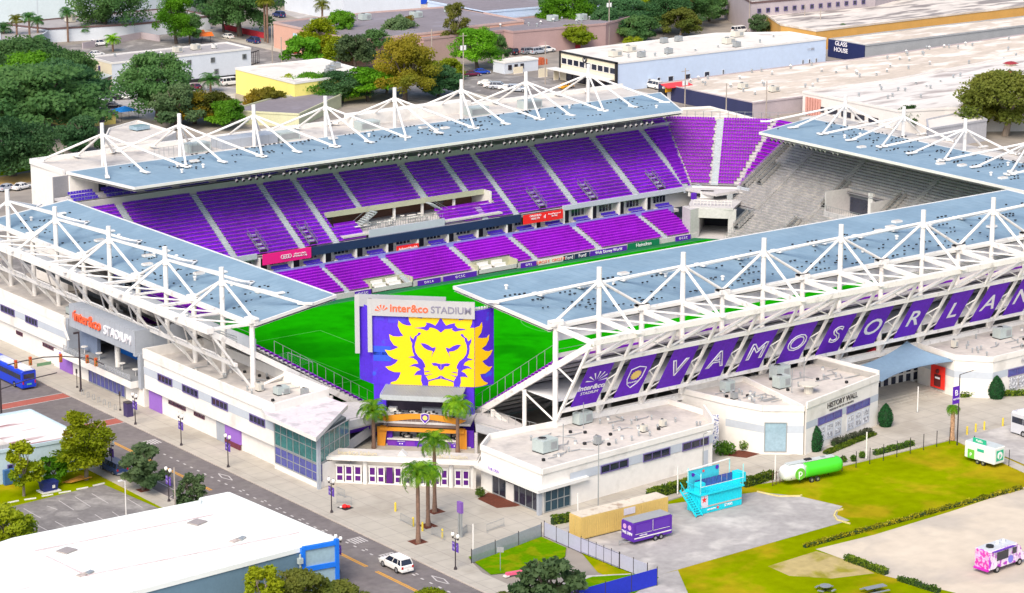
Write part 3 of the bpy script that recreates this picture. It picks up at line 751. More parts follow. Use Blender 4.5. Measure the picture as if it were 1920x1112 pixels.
def _f(b):
    b.prism([(331.6,389.0),(332.6,392.6),(334.6,392.2),(334.2,389.4)],0.1,5.8,concrete,bottom=True)
    a, c = Vector((333.2,390.2,0)), Vector((338.8,384.2,0)); u = (c-a).normalized(); v = Vector((-u.y,u.x,0)) * -1
    v = Vector((u.y*-1,u.x,0)); v = v if v.x > 0 else -v
    L = (c-a).length
    b.ob(a+u*L*0.06+v*0.4+Vector((0,0,2.9)), u*L*0.06, v*0.4, (0,0,2.8), concrete)
    b.ob(a+u*L*0.93+v*0.4+Vector((0,0,2.9)), u*L*0.09, v*0.4, (0,0,2.8), concrete)
    b.ob(a+u*L*0.5+v*0.4+Vector((0,0,4.8)), u*L*0.5, v*0.42, (0,0,0.9), concrete)
    for s in (0.12,0.84): b.ob(a+u*L*s+v*5.5+Vector((0,0,2.1)), u*0.12, v*5.0, (0,0,2.1), concrete)
    b.ob(a+u*L*0.5+v*10.5+Vector((0,0,2.1)), u*3.2, v*0.1, (0,0,2.1), mat("dark_opening",(0.015,0.015,0.03),0.6))
    b.ob(a+u*L*0.48+v*5.5+Vector((0,0,4.1)), u*3.0, v*5.0, (0,0,0.1), concrete)
part("tunnel_portal", cor, _f)
def _f(b):
    for k in range(12):
        p0 = Vector((334.4,391.4,6.0)).lerp(Vector((339.4,386.0,6.0)),k/11); b.box(p0.x-.04,p0.y-.04,6.0,p0.x+.04,p0.y+.04,7.0,white)
    b.beam((334.4,391.4,7.0),(339.4,386.0,7.0),0.1,0.1,white); b.beam((334.4,391.4,6.5),(339.4,386.0,6.5),0.06,0.06,white)
part("railing", cor, _f)
def _f(b):
    b.ob((340.5,394.5,6.8),(0.9,-0.9,0),(0.4,0.4,0),(0,0,0.7),white); b.ob((338.0,395.6,6.6),(0.5,0.1,0),(0,0.4,0),(0,0,0.6),purple); b.ob((343.5,391.2,6.5),(0.4,-0.4,0),(0.3,0.3,0),(0,0,0.5),grey_metal)
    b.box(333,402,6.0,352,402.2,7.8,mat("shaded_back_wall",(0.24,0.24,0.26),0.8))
    for p0 in ((339.2,398.2),(343.6,395.6),(346.2,391.0)): b.box(p0[0]-.25,p0[1]-.25,6.0,p0[0]+.25,p0[1]+.25,7.1,white)
part("landing_kiosks", cor, _f)
def _f(b):
    for k in range(15):
        p0 = Vector((347.2,416.6,18.2)).lerp(Vector((364,400.4,18.2)),k/14); b.box(p0.x-.04,p0.y-.04,18.2,p0.x+.04,p0.y+.04,19.6,grey_metal)
    b.beam((347.2,416.6,19.6),(364,400.4,19.6),0.06,0.06,grey_metal); b.beam((347.2,416.6,18.9),(364,400.4,18.9),0.04,0.04,grey_metal)
    b.beam((364,400.4,19.6),(378,396,19.6),0.06,0.06,grey_metal)
part("top_railing", cor, _f)

# ---------------------------------------------------------------- end stand of bare terracing
end = thing("stadium_stand", "end stand of bare grey standing terraces under a blue roof", "stand", (350,350,0), "roofed stands round the pitch")
bowl(end, (335.5,383.6,0.4),(335.5,314,0.4),(343.4,383.6,5.4),(343.4,314,5.4), 13, [(14,14),(33,33),(52,52)], None, seats=False, rails=True, tread=conc_grey)
bowl(end, (343.4,391.6,5.4),(343.4,314,5.4),(360.8,391.6,16.9),(360.8,314,16.9), 28, [(8,8),(22,22),(42,42),(60,60)], None, seats=False, rails=True, tread=conc_grey,
     gaps=[(4,13,24.5,37.0)])
def _f(b):
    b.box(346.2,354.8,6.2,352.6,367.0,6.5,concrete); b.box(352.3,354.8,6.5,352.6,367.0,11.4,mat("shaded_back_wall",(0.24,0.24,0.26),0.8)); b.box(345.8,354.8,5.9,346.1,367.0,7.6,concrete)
    b.box(346.1,366.9,6.4,352.5,367.1,11.2,concrete); b.box(346.1,354.7,6.4,352.5,354.9,11.2,concrete)
    b.box(351.6,360.0,6.5,352.2,361.2,11.3,white); b.box(352.0,361.6,6.5,352.28,366.4,9.6,glass)
    y = 355.2
    while y < 367: b.box(346.0,y-.02,7.6,346.06,y+.02,8.6,grey_metal); y += 0.6
    b.beam((346.03,355,8.6),(346.03,367,8.6),0.06,0.06,grey_metal)
part("terrace_bar", end, _f)
for y0, x0, z0, n in ((383.3,338.2,2.2,6),(388.5,348.5,8.8,8),(371,339,2.6,7),(368.4,347,7.8,10),(353.4,347,7.8,10),(391.2,347,7.8,20)):
    def _f(b):
        for s in (-.7,.7):
            b.beam((x0,y0+s,z0+1.2),(x0+n*.62,y0+s,z0+1.2+n*.4),0.07,0.07,grey_metal); b.beam((x0,y0+s,z0+.5),(x0+n*.62,y0+s,z0+.5+n*.4),0.06,0.7,conc_grey)
            for k in range(n): b.box(x0+k*.62-.02,y0+s-.03,z0+k*.4,x0+k*.62+.02,y0+s+.03,z0+1.2+k*.4,grey_metal)
        b.ob((x0+n*.31,y0,z0+0.2+n*.2),(n*.31,0,n*.2),(0,.6,0),(0,0,0.05),black)
    part("stairwell", end, _f)
canopy(end, [(345.2,383.6+1.3,20.0),(345.2,306,20.0),(364.8,306,19.6),(364.8,392,19.6)], 0.6, canopy_blue_y)
def _f(b):
    b.box(361.4,306,12,361.9,391.5,16.6,conc_grey); b.box(364.6,306,0.1,365.6,392,19.0,stucco); b.box(364.8,306,19.0,371,395,19.3,membrane)
part("rear_wall", end, _f)
for k in range(5):
    ym = 383.2-16.2*k
    stay_set(end, (366.0,ym,25.4), (366.0,ym,19.2), [(353.8,ym+9.5,20.0),(353.7,ym+1.5,20.0),(353.8,ym-6.7,20.0),(371,ym+8,19.4),(371,ym,19.4),(371,ym-8,19.4)], 0.36, 0.19)
roof_bits(end, 347, 310, 364, 386, 19.85, 110, 5, 'x+')
floodlights(end, [(345.8,382-k*1.25-(k//6)*1.0,19.0) for k in range(14)] + [(345.8,322-k*1.4,19.0) for k in range(6)], (-1,0.05,-0.5))

# ---------------------------------------------------------------- rakers and outer trusses, near sideline stand
near = thing("stadium_stand", "near sideline stand with purple lettered banners hung in its raked outer truss", "stand", (275,300,0), "roofed stands round the pitch")
pn = bowl(near, (223.6,314.0,0.8),(345,314.0,0.8),(223.6,290.9,15.1),(345,290.9,15.1), 29, [(k,k) for k in range(8,120,15)], None, seats=True, aw=1.2)
vis = [p for p in pn if p[0].z < 5.2 and p[0].x < 240 or p[0].x < 226 or p[0].z > 9.5 and p[0].x < 330]
place_seats(near, vis, seat_magenta, 100)
NN = [223.4,238.9,254.1,269.9,286.2,302.8,318.0,333.0]; NM = [231.1,246.5,262.0,277.5,294.8,310.2,325.6,341.0]
allx = sorted(NN+NM)
YC, YO, ZB, ZO, ZR = 290.6, 282.4, 6.0, 19.6, 20.4
canopy(near, [(222.2,YC,ZR-0.1),(341,YC,ZR-0.1),(341,316.4,20.7),(224.3,316.4,20.7)], 0.7, canopy_blue)
for i, xm in enumerate(NM[:7]):
    stay_set(near, (xm,YC,27.6), (xm,YC,ZB), [(xm-8.0,305,20.75),(xm,304.8,20.75),(xm+7.9,305,20.75),(NN[i],YC,20.9),(NN[i+1],YC,20.9),(xm,YO,ZO+0.2)], 0.38, 0.20)
for xn in NN:
    def _f(b):
        b.tube((xn,YC,ZB-0.4),(xn,YC,ZR),0.40,steel_white,10); b.ob((xn,YC,20.7),(0.9,0,0),(0,0.7,0),(0,0,0.35),steel_white)
    part("column", near, _f)
def chord(root, name, a, b_, w, h): 
    m = MB(); m.beam(a, b_, w, h, steel_white); return m.build(name, root)
chord(near, "outer_chord", (223.4,YO,ZO), (341,YO,ZO), 0.75, 0.8)
chord(near, "inner_rail", (223.4,YC+0.2,20.2), (341,YC+0.2,20.2), 0.5, 0.7)
def rk(t, off=0.0): return (YC+(YO-YC)*t, ZB+(ZO-ZB)*t)
ya, za = rk(0.165); yb, zb = rk(0.715)
chord(near, "lower_banner_rail", (223.4,ya,za), (341,ya,za), 0.5, 0.55)
chord(near, "upper_banner_rail", (223.4,yb,zb), (341,yb,zb), 0.5, 0.55)
chord(near, "base_girder", (223.4,YC,ZB+0.1), (341,YC,ZB+0.1), 0.7, 0.9)
for i, xn in enumerate(allx):
    def _f(b): b.beam((xn,YC,ZB),(xn,YO,ZO),0.36,0.36,steel_white)
    part("raked_strut", near, _f)
    def _f(b): b.beam((xn,YC,20.1),(xn,YO,ZO),0.35,0.7,steel_white)
    part("roof_outrigger", near, _f)
    if i+1 < len(allx):
        x2 = allx[i+1]; xm_ = (xn+x2)/2
        def _f(b):
            y5, z5 = rk(0.44); y5 += .45; z5 += .1; r = 0.10
            b.tube((xn,rk(0.19)[0]+.4,rk(.19)[1]),(xm_+2.9,y5,z5),r,steel_white,6); b.tube((xm_+2.9,y5,z5),(x2,*rk(0.53)),r,steel_white,6)
            b.tube((xm_+2.9,y5,z5),(x2,*rk(0.36)),r,steel_white,6)
            b.tube((xn,*rk(0.73)),(x2,*rk(0.99)),0.17,steel_white,6); b.tube((x2,*rk(0.73)),(xm_,*rk(0.86)),0.09,steel_white,6)
            b.beam((xn,YC,20.2),(x2,YO,ZO),0.22,0.22,steel_white); 
        part("bracing", near, _f)
        part("deck_girder", near, lambda b: b.beam((x2,YO,ZO-0.3),(x2,YC+1.5,14.0),0.32,0.55,steel_white))
for xn in NN[:7]:
    def _f(b):
        b.beam((xn,YO+0.3,ZO-0.5),(xn,315.2,-0.35),0.45,0.9,steel_white)
        b.tube((xn,305.5,0.1),(xn,305.5,4.6),0.32,steel_white,8); b.tube((xn,297.8,0.1),(xn,297.8,9.4),0.32,steel_white,8)
        b.beam((xn,305.5,4.3),(xn,292.5,0.6),0.4,0.5,steel_white)
    part("raker_beam", near, _f)
b = MB(); b.tube((223.4,YC+9.0,9.6),(223.4,YC,ZB+0.3),0.15,steel_white,6); b.tube((223.4,YC,14.6),(223.4,286.3,12.9),0.14,steel_white,6); b.build("end_brace", near)
def _f(b):
    for k in range(13):
        t = k/12; y = 313.6-22.5*t; z = 1.0+14.2*t
        b.box(223.3,y-.03,z,223.36,y+.03,z+2.2,grey_metal)
    b.beam((223.33,313.6,3.2),(223.33,291.1,17.4),0.05,0.05,grey_metal)
part("end_railing", near, _f)
def _f(b): b.box(225,292.0,14.6,341,292.2,20.2,mat("pale_grey_screen",(0.50,0.50,0.52),0.7,0.05))
# grey ceiling panels seen through the truss
part("under_roof_panel", near, lambda b: b.box(224.2,YC+1.0,17.7,341,YC+1.15,20.0,mat("pale_grey_screen",(0.80,0.80,0.81),0.7,0.05)))
part("rear_parapet", near, lambda b: (b.box(223.8,YC+0.5,14.6,341,YC+0.7,16.0,white), b.beam((223.8,YC+.6,16.6),(341,YC+.6,16.6),.05,.05,grey_metal)))
part("under_deck", near, lambda b: b.box(224,291.0,9.0,341,300,9.2,mat("pale_grey_screen",(0.62,0.62,0.64),0.7,0.05)))
# banners
words = ["", "", "V", "A", "M", "O", "S", "O", "R", "L", "A", "N", "D", "O"]
BU, BV = Vector((1,0,0)), (Vector((0,rk(.7)[0],rk(.7)[1]))-Vector((0,rk(.2)[0],rk(.2)[1]))).normalized()
BN = BU.cross(BV)
for i, wd in enumerate(words):
    xa, xb = allx[i]+1.5, allx[i]+6.1
    y0, z0 = rk(0.185); y1, z1 = rk(0.70)
    def _f(b):
        c0 = Vector(((xa+xb)/2,(y0+y1)/2,(z0+z1)/2))
        b.ob(c0, BU*(xb-xa)/2, BV*hypot(y1-y0,z1-z0)/2, BN*0.02, banner_purple)
    bn = part("banner", near, _f)
    c0 = Vector(((xa+xb)/2,*lerp((y0,z0),(y1,z1),0.46))) + BN*0.06
    if wd:
        if i < 7: text("banner_letter", wd, c0, BU, BV, 4.6, white_letter, bn, outline=0.11)
        else: text("banner_letter", wd, c0, BU, BV, 4.6, white_letter, bn, ext=0.02, offset=0.04)
    elif i == 0:
        text("banner_lettering", "Inter&co", c0 - BV*0.2, BU, BV, 1.35, white_letter, bn, ext=0.02, offset=0.03)
        text("banner_lettering", "STADIUM", c0 - BV*1.3, BU, BV, 0.75, white_letter, bn, ext=0.02)
        f = MB()
        for k in range(7):
            a = radians(8+27*k); d = BU*cos(a)+BV*sin(a); q = BU*-sin(a)+BV*cos(a); o0 = c0 + BV*0.85 + BU*0.3
            f.poly([o0+d*0.35, o0+d*1.9-q*0.17, o0+d*2.0+q*0.1], white_letter)
        f.build("ray_emblem", bn)
    else:
        f = MB(); S = [(-1.35,1.75),(0,2.15),(1.35,1.75),(1.35,-0.2),(0.9,-1.3),(0,-2.1),(-0.9,-1.3),(-1.35,-0.2)]
        for j in range(8):
            p0, p1 = S[j], S[(j+1)%8]; f.beam(c0+BU*p0[0]+BV*p0[1], c0+BU*p1[0]+BV*p1[1], 0.1, 0.13, white_letter, up=BN)
        pts = []
        for k in range(28):
            a = 2*pi*k/28; r = 1.0 if k % 2 else 0.78; pts.append(c0+BN*0.01+BU*r*cos(a)+BV*(0.45+r*sin(a)))
        f.tess(pts, mat("crest_gold",(0.85,0.62,0.16),0.5,0.05))
        f.build("crest_emblem", bn); text("crest_lettering", "ORLANDO", c0-BV*1.0, BU, BV, 0.42, white_letter, bn, ext=0.02)

# ---------------------------------------------------------------- street end stand (left)
lef = thing("stadium_stand", "street end stand with white box truss above the cream concourse wall", "stand", (205,370,0), "roofed stands round the pitch")
XC, XO = 195.7, 188.6
YN = [326.4,343.0,360.0,377.6,395.4,412.6]; YM = [334.6,351.2,368.9,386.9,403.9,421.5]
ally = sorted(YN+YM)
pl = bowl(lef, (217.6,326.6,0.6),(217.6,420,0.6),(196.3,326.6,14.0),(196.3,420,14.0), 28, [(k,k) for k in range(9,90,15)], None, aw=1.2)
vis = [p for p in pl if p[0].y < 329.5 or p[0].x > 214 or p[0].z > 9.5]
part("rear_parapet", lef, lambda b: (b.box(196.2,326.5,13.2,196.4,421,15.0,stucco_band), b.beam((196.3,326.5,15.6),(196.3,421,15.6),.05,.05,grey_metal)))
place_seats(lef, vis, seat_purple, 100)
canopy(lef, [(XC,325.6,17.6),(210.8,327.4,19.2),(210.8,411.5,19.2),(XC,411.5,17.6)], 0.7, canopy_blue_y)
LZ = lambda x: 17.6+(x-XC)/(210.8-XC)*1.6
for i, ym in enumerate(YM[:5]):
    stay_set(lef, (XC,ym,24.2), (XC,ym,7.4), [(205.2,YN[i]+0.6,18.75),(205.2,ym,18.75),(205.2,YN[i+1]-0.6,18.75),(XC+.2,YN[i],18.1),(XC+.2,YN[i+1],18.1),(XO,ym,17.9)], 0.38, 0.20)
for yn in YN:
    def _f(b): b.tube((XC,yn,7.4),(XC,yn,17.5),0.40,steel_white,10); b.ob((XC,yn,18.0),(0.7,0,0),(0,0.9,0),(0,0,0.35),steel_white)
    part("column", lef, _f)
chord(lef, "outer_chord", (XO,326.0,17.5), (XO,422,17.5), 1.1, 0.9)
chord(lef, "inner_rail", (XC-.2,326.0,17.4), (XC-.2,422,17.4), 0.5, 0.7)
def lk(t): return (XC+(XO-XC)*t, 7.6+(17.5-7.6)*t)
for nm, t in (("middle_rail",0.42),):
    x_, z_ = lk(t); chord(lef, nm, (x_,326.0,z_), (x_,422,z_), 0.45, 0.5)
part("service_pipe", lef, lambda b: [b.tube((192.9,326,15.9-k*.35),(192.9,420,15.9-k*.35),0.10,grey_metal,6) for k in range(3)])
for i, yn in enumerate(ally):
    part("raked_strut", lef, lambda b: b.beam((XC,yn,7.4),(XO,yn,17.3),0.34,0.34,steel_white))
    part("roof_outrigger", lef, lambda b: b.beam((XC,yn,17.4),(XO,yn,17.6),0.7,0.35,steel_white) if i % 2 == 0 else b.beam((XC,yn,17.4),(XO,yn,17.6),0.3,0.3,steel_white))
    if i+1 < len(ally):
        y2 = ally[i+1]; ymid = (yn+y2)/2
        def _f(b):
            x5, z5 = lk(0.5); r = 0.12
            b.tube((lk(0.95)[0],yn,lk(0.95)[1]),(x5,ymid,z5),r,steel_white,6); b.tube((x5,ymid,z5),(lk(0.08)[0],yn,lk(0.08)[1]),r,steel_white,6)
            b.tube((x5,ymid,z5),(lk(0.5)[0],y2,lk(0.5)[1]),r,steel_white,6)
            b.tube((XC,yn,17.4),(XO,y2,17.6),0.14,steel_white,6)
        part("bracing", lef, _f)
for yn in YN[:4]:
    def _f(b):
        b.beam((XO+0.4,yn,17.0),(219,yn,-0.9),0.45,0.85,steel_white)
        b.tube((201.5,yn,0.1),(201.5,yn,9.2),0.32,steel_white,8); b.tube((209,yn,0.1),(209,yn,4.3),0.32,steel_white,8)
    part("raker_beam", lef, _f)
part("end_brace", lef, lambda b: b.tube((201.5,326.4,9.0),(XC,326.4,7.6),0.22,steel_white,6))
def _f(b):
    for k in range(13):
        t = k/12; x = 216.8-17.5*t; z = 1.2+11.0*t
        b.box(x-.03,326.2,z,x+.03,326.26,z+2.1,grey_metal)
    b.beam((216.8,326.23,3.3),(199.3,326.23,14.3),0.05,0.05,grey_metal)
part("end_railing", lef, _f)
roof_bits(lef, 197, 329, 209.5, 410, lambda x,y: LZ(x)+0.02, 70, 8, 'x-')
roof_bits(near, 226, 292, 338, 314, 20.62, 170, 9, 'y-')

# ================================================================ SCREEN TOWER WITH THE LION
tw = thing("screen_tower", "purple printed tower with a yellow lion head above the corner bar", "tower", (217,311,0))
TO = Vector((217,311,0)); TU = Vector((1,-1,0)).normalized(); TN = Vector((1,1,0)).normalized()
def T(s, z, off=0.0): return TO + TU*s + TN*off + Vector((0,0,z))
SL, SR = -9.08, 5.84
def _f(b):
    b.add([T(SL,7.9),T(SR,7.9),T(SR,19.4),T(SL,19.4)], [(0,1,2,3)], panel_purple)
    a, c = T(SR,0), T(SL,0)
    for p, d in ((a, Vector((3.5,0,0))), (c, Vector((0,3.5,0)))):
        b.add([p+Vector((0,0,7.9)), p+d+Vector((0,0,7.9)), p+d+Vector((0,0,19.4)), p+Vector((0,0,19.4))], [(0,1,2,3)], panel_purple)
    q1, q2 = a+Vector((3.5,0,0)), c+Vector((0,3.5,0))
    for z in (7.9, 19.35): b.add([T(SL,z),T(SR,z),q1+Vector((0,0,z)),q2+Vector((0,0,z))], [(0,1,2,3)], grey_panel)
    b.add([q1+Vector((0,0,7.9)),q2+Vector((0,0,7.9)),q2+Vector((0,0,19.4)),q1+Vector((0,0,19.4))], [(0,1,2,3)], panel_purple)
wrap = part("panel_wrap", tw, _f)
# slightly different printed panels
R = random.Random(2)
def _f(b):
    for s, z, w, m in ((-7.7,13.0,2.6,0),(-5.5,17.9,2.6,1),(-8.0,18.2,1.3,1),(-7.7,12.1,2.6,0),(3.9,18.0,1.3,1)):
        b.ob(T(s,z,-0.02), TU*w/2, (0,0,0.68), TN*0.01, mat(("bright_blue_print","mid_blue_print")[m], ((0.03,0.09,0.68),(0.075,0.05,0.64))[m], 0.4, 0.1))
part("printed_panel", tw, _f)
def _f(b):
    for s0, s1, z0 in ((-9.0,-7.2,0.1),(4.2,5.75,0.1)):
        b.ob(T((s0+s1)/2,3.95,0.5), TU*(s1-s0)/2, (0,0,3.93), TN*0.45, panel_purple)
    b.ob(T(-1.6,4.2,3.0), TU*7, (0,0,3.7), TN*0.15, mat("bar_back_wall",(0.10,0.08,0.12),0.7))
part("tower_leg", tw, _f)
def _f(b):
    b.ob(T((SL+SR)/2-0.15,19.55,-0.35), TU*((SR-SL)/2+0.3), (0,0,1.25), TN*0.12, mat("pale_sign_panel",(0.44,0.44,0.45),0.5,0.04))
    b.ob(T(SL-0.3,16.8,-0.35), TU*0.33, (0,0,4.0), TN*0.14, mat("pale_sign_panel",(0.44,0.44,0.45),0.5,0.04))
    b.ob(T(SL+1.0,19.7,2.8)+Vector((-0.6,1.0,0.3)), TU*0.1, (0,0,0.1), TN*2.0, white)
sg = part("sign_header", tw, _f)
def _f(b):
    a = T(SL-0.3,0)+Vector((-0.2,2.6,0)); 
    b.ob(a+TU*6.2+Vector((0,0,20.0)), TU*6.6, (0,0,0.9), TN*0.12, mat("pale_sign_panel_rear",(0.36,0.37,0.40),0.5,0.04))
    b.ob(a+TU*-0.3+Vector((0,0,16.4)), TU*0.35, (0,0,4.4), TN*0.14, mat("pale_sign_panel",(0.44,0.44,0.45),0.5,0.04))
part("rear_sign_header", tw, _f)
text("sign_lettering", "inter&co", T(-3.6,19.5,-0.5), TU, (0,0,1), 1.6, orange_letter, sg, ext=0.05, offset=0.032, sx=1.0)
text("sign_lettering", "STADIUM", T(2.55,19.45,-0.5), TU, (0,0,1), 1.42, grey_letter, sg, ext=0.05, offset=0.01, sx=1.0)
f = MB()
for k in range(5):
    a = radians(15+32*k); d = TU*-cos(a)+Vector((0,0,sin(a))); q = TU*sin(a)+Vector((0,0,cos(a))); o0 = T(-7.6,18.95,-0.52)
    f.poly([o0+d*0.2, o0+d*1.0-q*0.14, o0+d*1.05+q*0.14], orange_letter)
f.build("ray_emblem", sg)
def _f(b):
    for k in range(10): b.box(*(T(SR-0.5+k*0.35,19.45,0.3+k*0.3)-Vector((.1,.1,0))), *(T(SR-0.5+k*0.35,19.75,0.3+k*0.3)+Vector((.1,.1,0))), white)
part("roof_lamps", tw, _f)
# the lion head, cut in layers of thin sheet
outer = [(-6.51,7.98),(-6.45,8.27),(-5.66,8.54),(-5.25,9.07),(-4.96,9.84),(-5.98,9.85),(-6.77,10.17),(-7.24,10.61),(-6.42,10.76),(-5.74,11.19),(-5.34,11.73),(-5.96,11.82),(-6.75,12.31),(-7.30,13.15),(-6.51,13.06),(-5.83,13.32),(-5.24,13.63),(-5.94,13.89),(-6.49,14.68),(-6.63,15.51),(-6.04,15.21),(-5.25,15.18),(-4.51,15.35),(-4.96,15.88),(-5.34,16.79),(-5.24,17.59),(-4.66,17.10),(-3.99,16.90),(-3.31,16.92),(-3.70,17.65),(-3.75,18.45),(-3.35,18.98),(-2.85,18.37),(-2.29,18.10),(-1.73,18.01),(-1.74,19.07)]
outer += [(3.66,19.13),(3.60,17.93),(4.39,18.13),(5.06,18.55),(5.45,18.97),(5.62,18.35),(5.50,17.54),(5.22,16.90),(5.87,16.92),(5.84,8.06)]
crown = [(-2.87,16.60),(-2.08,16.71),(-1.40,16.80),(-1.12,17.18),(-1.17,17.46),(-0.50,17.37),(0.18,17.05),(0.63,17.70),(0.97,18.40)]
crown += [(1.30,17.73),(1.75,17.11),(2.37,17.37),(3.06,17.54),(3.04,17.22),(3.43,16.78),(4.16,16.75),(4.72,16.62),(3.93,16.51),(3.03,16.28),(2.61,16.52),(2.70,16.81),(2.31,16.68),(1.58,16.59),(0.96,16.05)]
crown += [(0.51,16.44),(-0.05,16.70),(-0.67,16.79),(-0.78,16.45),(-1.12,16.28),(-1.63,16.45),(-2.19,16.56)]
brow = [(-3.55,15.48),(-3.39,15.14),(-3.05,14.87),(-2.88,15.33),(-2.48,15.58),(-2.31,15.93),(-2.03,15.94),(-1.97,15.77),(-2.20,15.53),(-2.54,15.35),(-2.60,14.94),(-2.83,14.36),(-2.91,13.67),(-2.78,12.98),(-2.34,12.31),(-1.78,11.87),(-1.44,11.25),(-1.33,10.79),(-1.56,10.73),(-1.51,10.04),(-1.46,9.69),(-1.01,9.02),(-0.90,8.62),(-0.96,8.00),(-1.75,8.00),(-1.97,8.75),(-1.91,9.56),(-2.59,9.59),(-3.04,9.48),(-2.58,10.11),(-2.02,10.36),(-2.35,10.64),(-2.92,10.88),(-3.65,10.81),(-3.03,11.19),(-2.35,11.27),(-2.57,11.72),(-3.13,12.10),(-3.81,12.19),(-3.35,12.33),(-2.90,12.40),(-3.18,13.08),(-3.28,13.88),(-3.22,14.23),(-3.50,14.79)]
eye = [(-2.01,14.33),(-1.42,14.32),(-0.86,14.09),(-0.30,13.71),(0.21,13.85),(0.09,13.38),(-0.19,12.97),(-0.42,12.38),(-0.21,13.26),(-0.98,13.40),(-1.54,13.72)]
nose = [(-0.43,11.41),(0.14,11.49),(0.59,11.37),(0.92,11.35),(0.92,10.37),(0.58,10.70),(0.42,11.04),(-0.15,11.07)]
mouth = [(0.91,9.64),(0.35,9.25),(-0.90,8.85),(-0.92,8.65),(0.12,9.01),(0.91,9.15)]
wh1 = [(-1.45,10.15),(-1.00,10.23),(-0.55,10.16),(-1.45,10.04)]
wh2 = [(-1.40,9.58),(-0.33,9.82),(-1.35,9.43)]
notch = [(-0.48,19.05),(-0.09,18.70),(0.30,19.08)]
SC = [(0.95,15.31)][0][0]
def layer(b, pts, off, m, th=0.04): b.tess([T(s,z,off) for s, z in pts], m, TN*th)
def mir(pts): return [(2*SC-s, z) for s, z in reversed(pts)]
def _f(b):
    layer(b, outer, -0.08, yellow, 0.06)
lion = part("lion_head", tw, _f)
wing = [(221.23,16.90),(222.10,17.06),(222.45,17.57),(222.58,16.87),(222.30,15.99),(221.69,15.35),(222.64,15.16),(223.40,15.13),(223.77,15.53),(223.67,14.75),(223.19,14.02),(222.43,13.62),(223.05,13.18),(223.74,13.01),(224.36,13.12),(224.01,12.51),(223.32,11.93),(222.49,11.74),(223.04,11.11),(223.73,10.65),(224.28,10.67),(223.80,10.12),(223.04,9.78),(222.10,9.82),(222.35,9.20),(222.90,8.59),(223.47,8.32),(223.38,8.10),(222.34,8.00),(221.19,8.04)]
yw = T(SR,0).y - 0.06
def _f(b): b.tess([(x,yw,z) for x, z in wing], yellow, (0,0.04,0))
part("lion_mane_side", tw, _f)
def _f(b):
    for sh in (brow, eye, nose, mouth, wh1, wh2, notch): layer(b, sh, -0.13, panel_purple); layer(b, mir(sh), -0.13, panel_purple)
    layer(b, crown, -0.13, panel_purple)
part("lion_features", tw, _f)

# ---------------------------------------------------------------- corner bar under the tower
bar = thing("bar_pavilion", "two-level corner bar with orange arch and slatted grey roof below the lion", "bar", (213,307,0))
slat_m = mat("slatted_shade",(0.42,0.45,0.47),0.5,0.1)
def _f(b):
    for k in range(52):
        s = -7.1+k*0.228
        b.beam(T(s-0.0,8.02,-0.2), T(s-0.1,7.62,-4.3), 0.09, 0.10, slat_m)
    b.ob(T(-1.2,7.22,-4.35), TU*6.05, (0,0,0.35), TN*0.1, slat_m)
    b.beam(T(-7.1,7.7,-1), T(4.6,7.7,-1), 0.15,0.15,slat_m)
    b.add([T(-7.1,7.9,-0.2),T(4.6,7.9,-0.2),T(4.6,7.5,-4.25),T(-7.1,7.5,-4.25)],[(0,1,2,3)],slat_m)
part("slatted_canopy", bar, _f)
def _f(b):
    b.ob(T(-1.2,3.72,-2.0), TU*7.2, (0,0,0.16), TN*2.9, concrete)
    b.ob(T(-1.2,0.2,-1.5), TU*7.2, (0,0,0.08), TN*2.9, concrete)
part("bar_floor", bar, _f)
def _f(b):
    for s0 in (-6.85, 4.75):
        b.add([T(s0-0.75,0.1,-4.9),T(s0+0.35,0.1,-4.9),T(s0+0.75,3.0,-4.9),T(s0-0.75,3.0,-4.9)] if s0 < 0 else [T(s0-0.35,0.1,-4.9),T(s0+0.75,0.1,-4.9),T(s0+0.75,3.0,-4.9),T(s0-0.75,3.0,-4.9)], [(0,1,2,3)], orange)
        b.ob(T(s0,1.5,-4.4), TU*0.4, (0,0,1.45), TN*0.45, orange)
    pts_t = [(-7.6+13.0*k/12, 4.35+0.75*sin(pi*k/12)) for k in range(13)]
    pts_b = [(-6.1+10.2*k/12, 3.7+0.65*sin(pi*k/12)) for k in range(13)]
    b.tess([T(s,z,-4.9) for s, z in pts_t] + [T(s,z,-4.9) for s, z in reversed(pts_b)], orange, TN*0.3)
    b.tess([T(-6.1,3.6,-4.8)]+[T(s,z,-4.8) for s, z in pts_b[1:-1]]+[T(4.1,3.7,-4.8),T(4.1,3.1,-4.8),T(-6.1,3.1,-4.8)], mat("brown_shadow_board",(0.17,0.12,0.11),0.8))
    b.ob(T(-1.0,2.72,-5.0), TU*6.2, (0,0,0.22), TN*0.25, orange)
part("orange_arch", bar, _f)
def _f(b):
    sh = [(-0.6,0.6),(0,0.75),(0.6,0.6),(0.6,-0.2),(0,-0.8),(-0.6,-0.2)]
    b.tess([T(-0.55+s,4.55+z,-5.05) for s, z in sh], purple, TN*0.06)
    b.tess([T(-0.55+0.36*cos(2*pi*k/16),4.62+0.36*sin(2*pi*k/16),-5.09) for k in range(16)], mat("crest_gold",(0.85,0.62,0.16),0.5,0.05))
    for a, c in zip(sh, sh[1:]+sh[:1]): b.beam(T(-0.55+a[0],4.55+a[1],-5.08),T(-0.55+c[0],4.55+c[1],-5.08),0.05,0.08,white_letter)
part("crest_emblem", bar, _f)
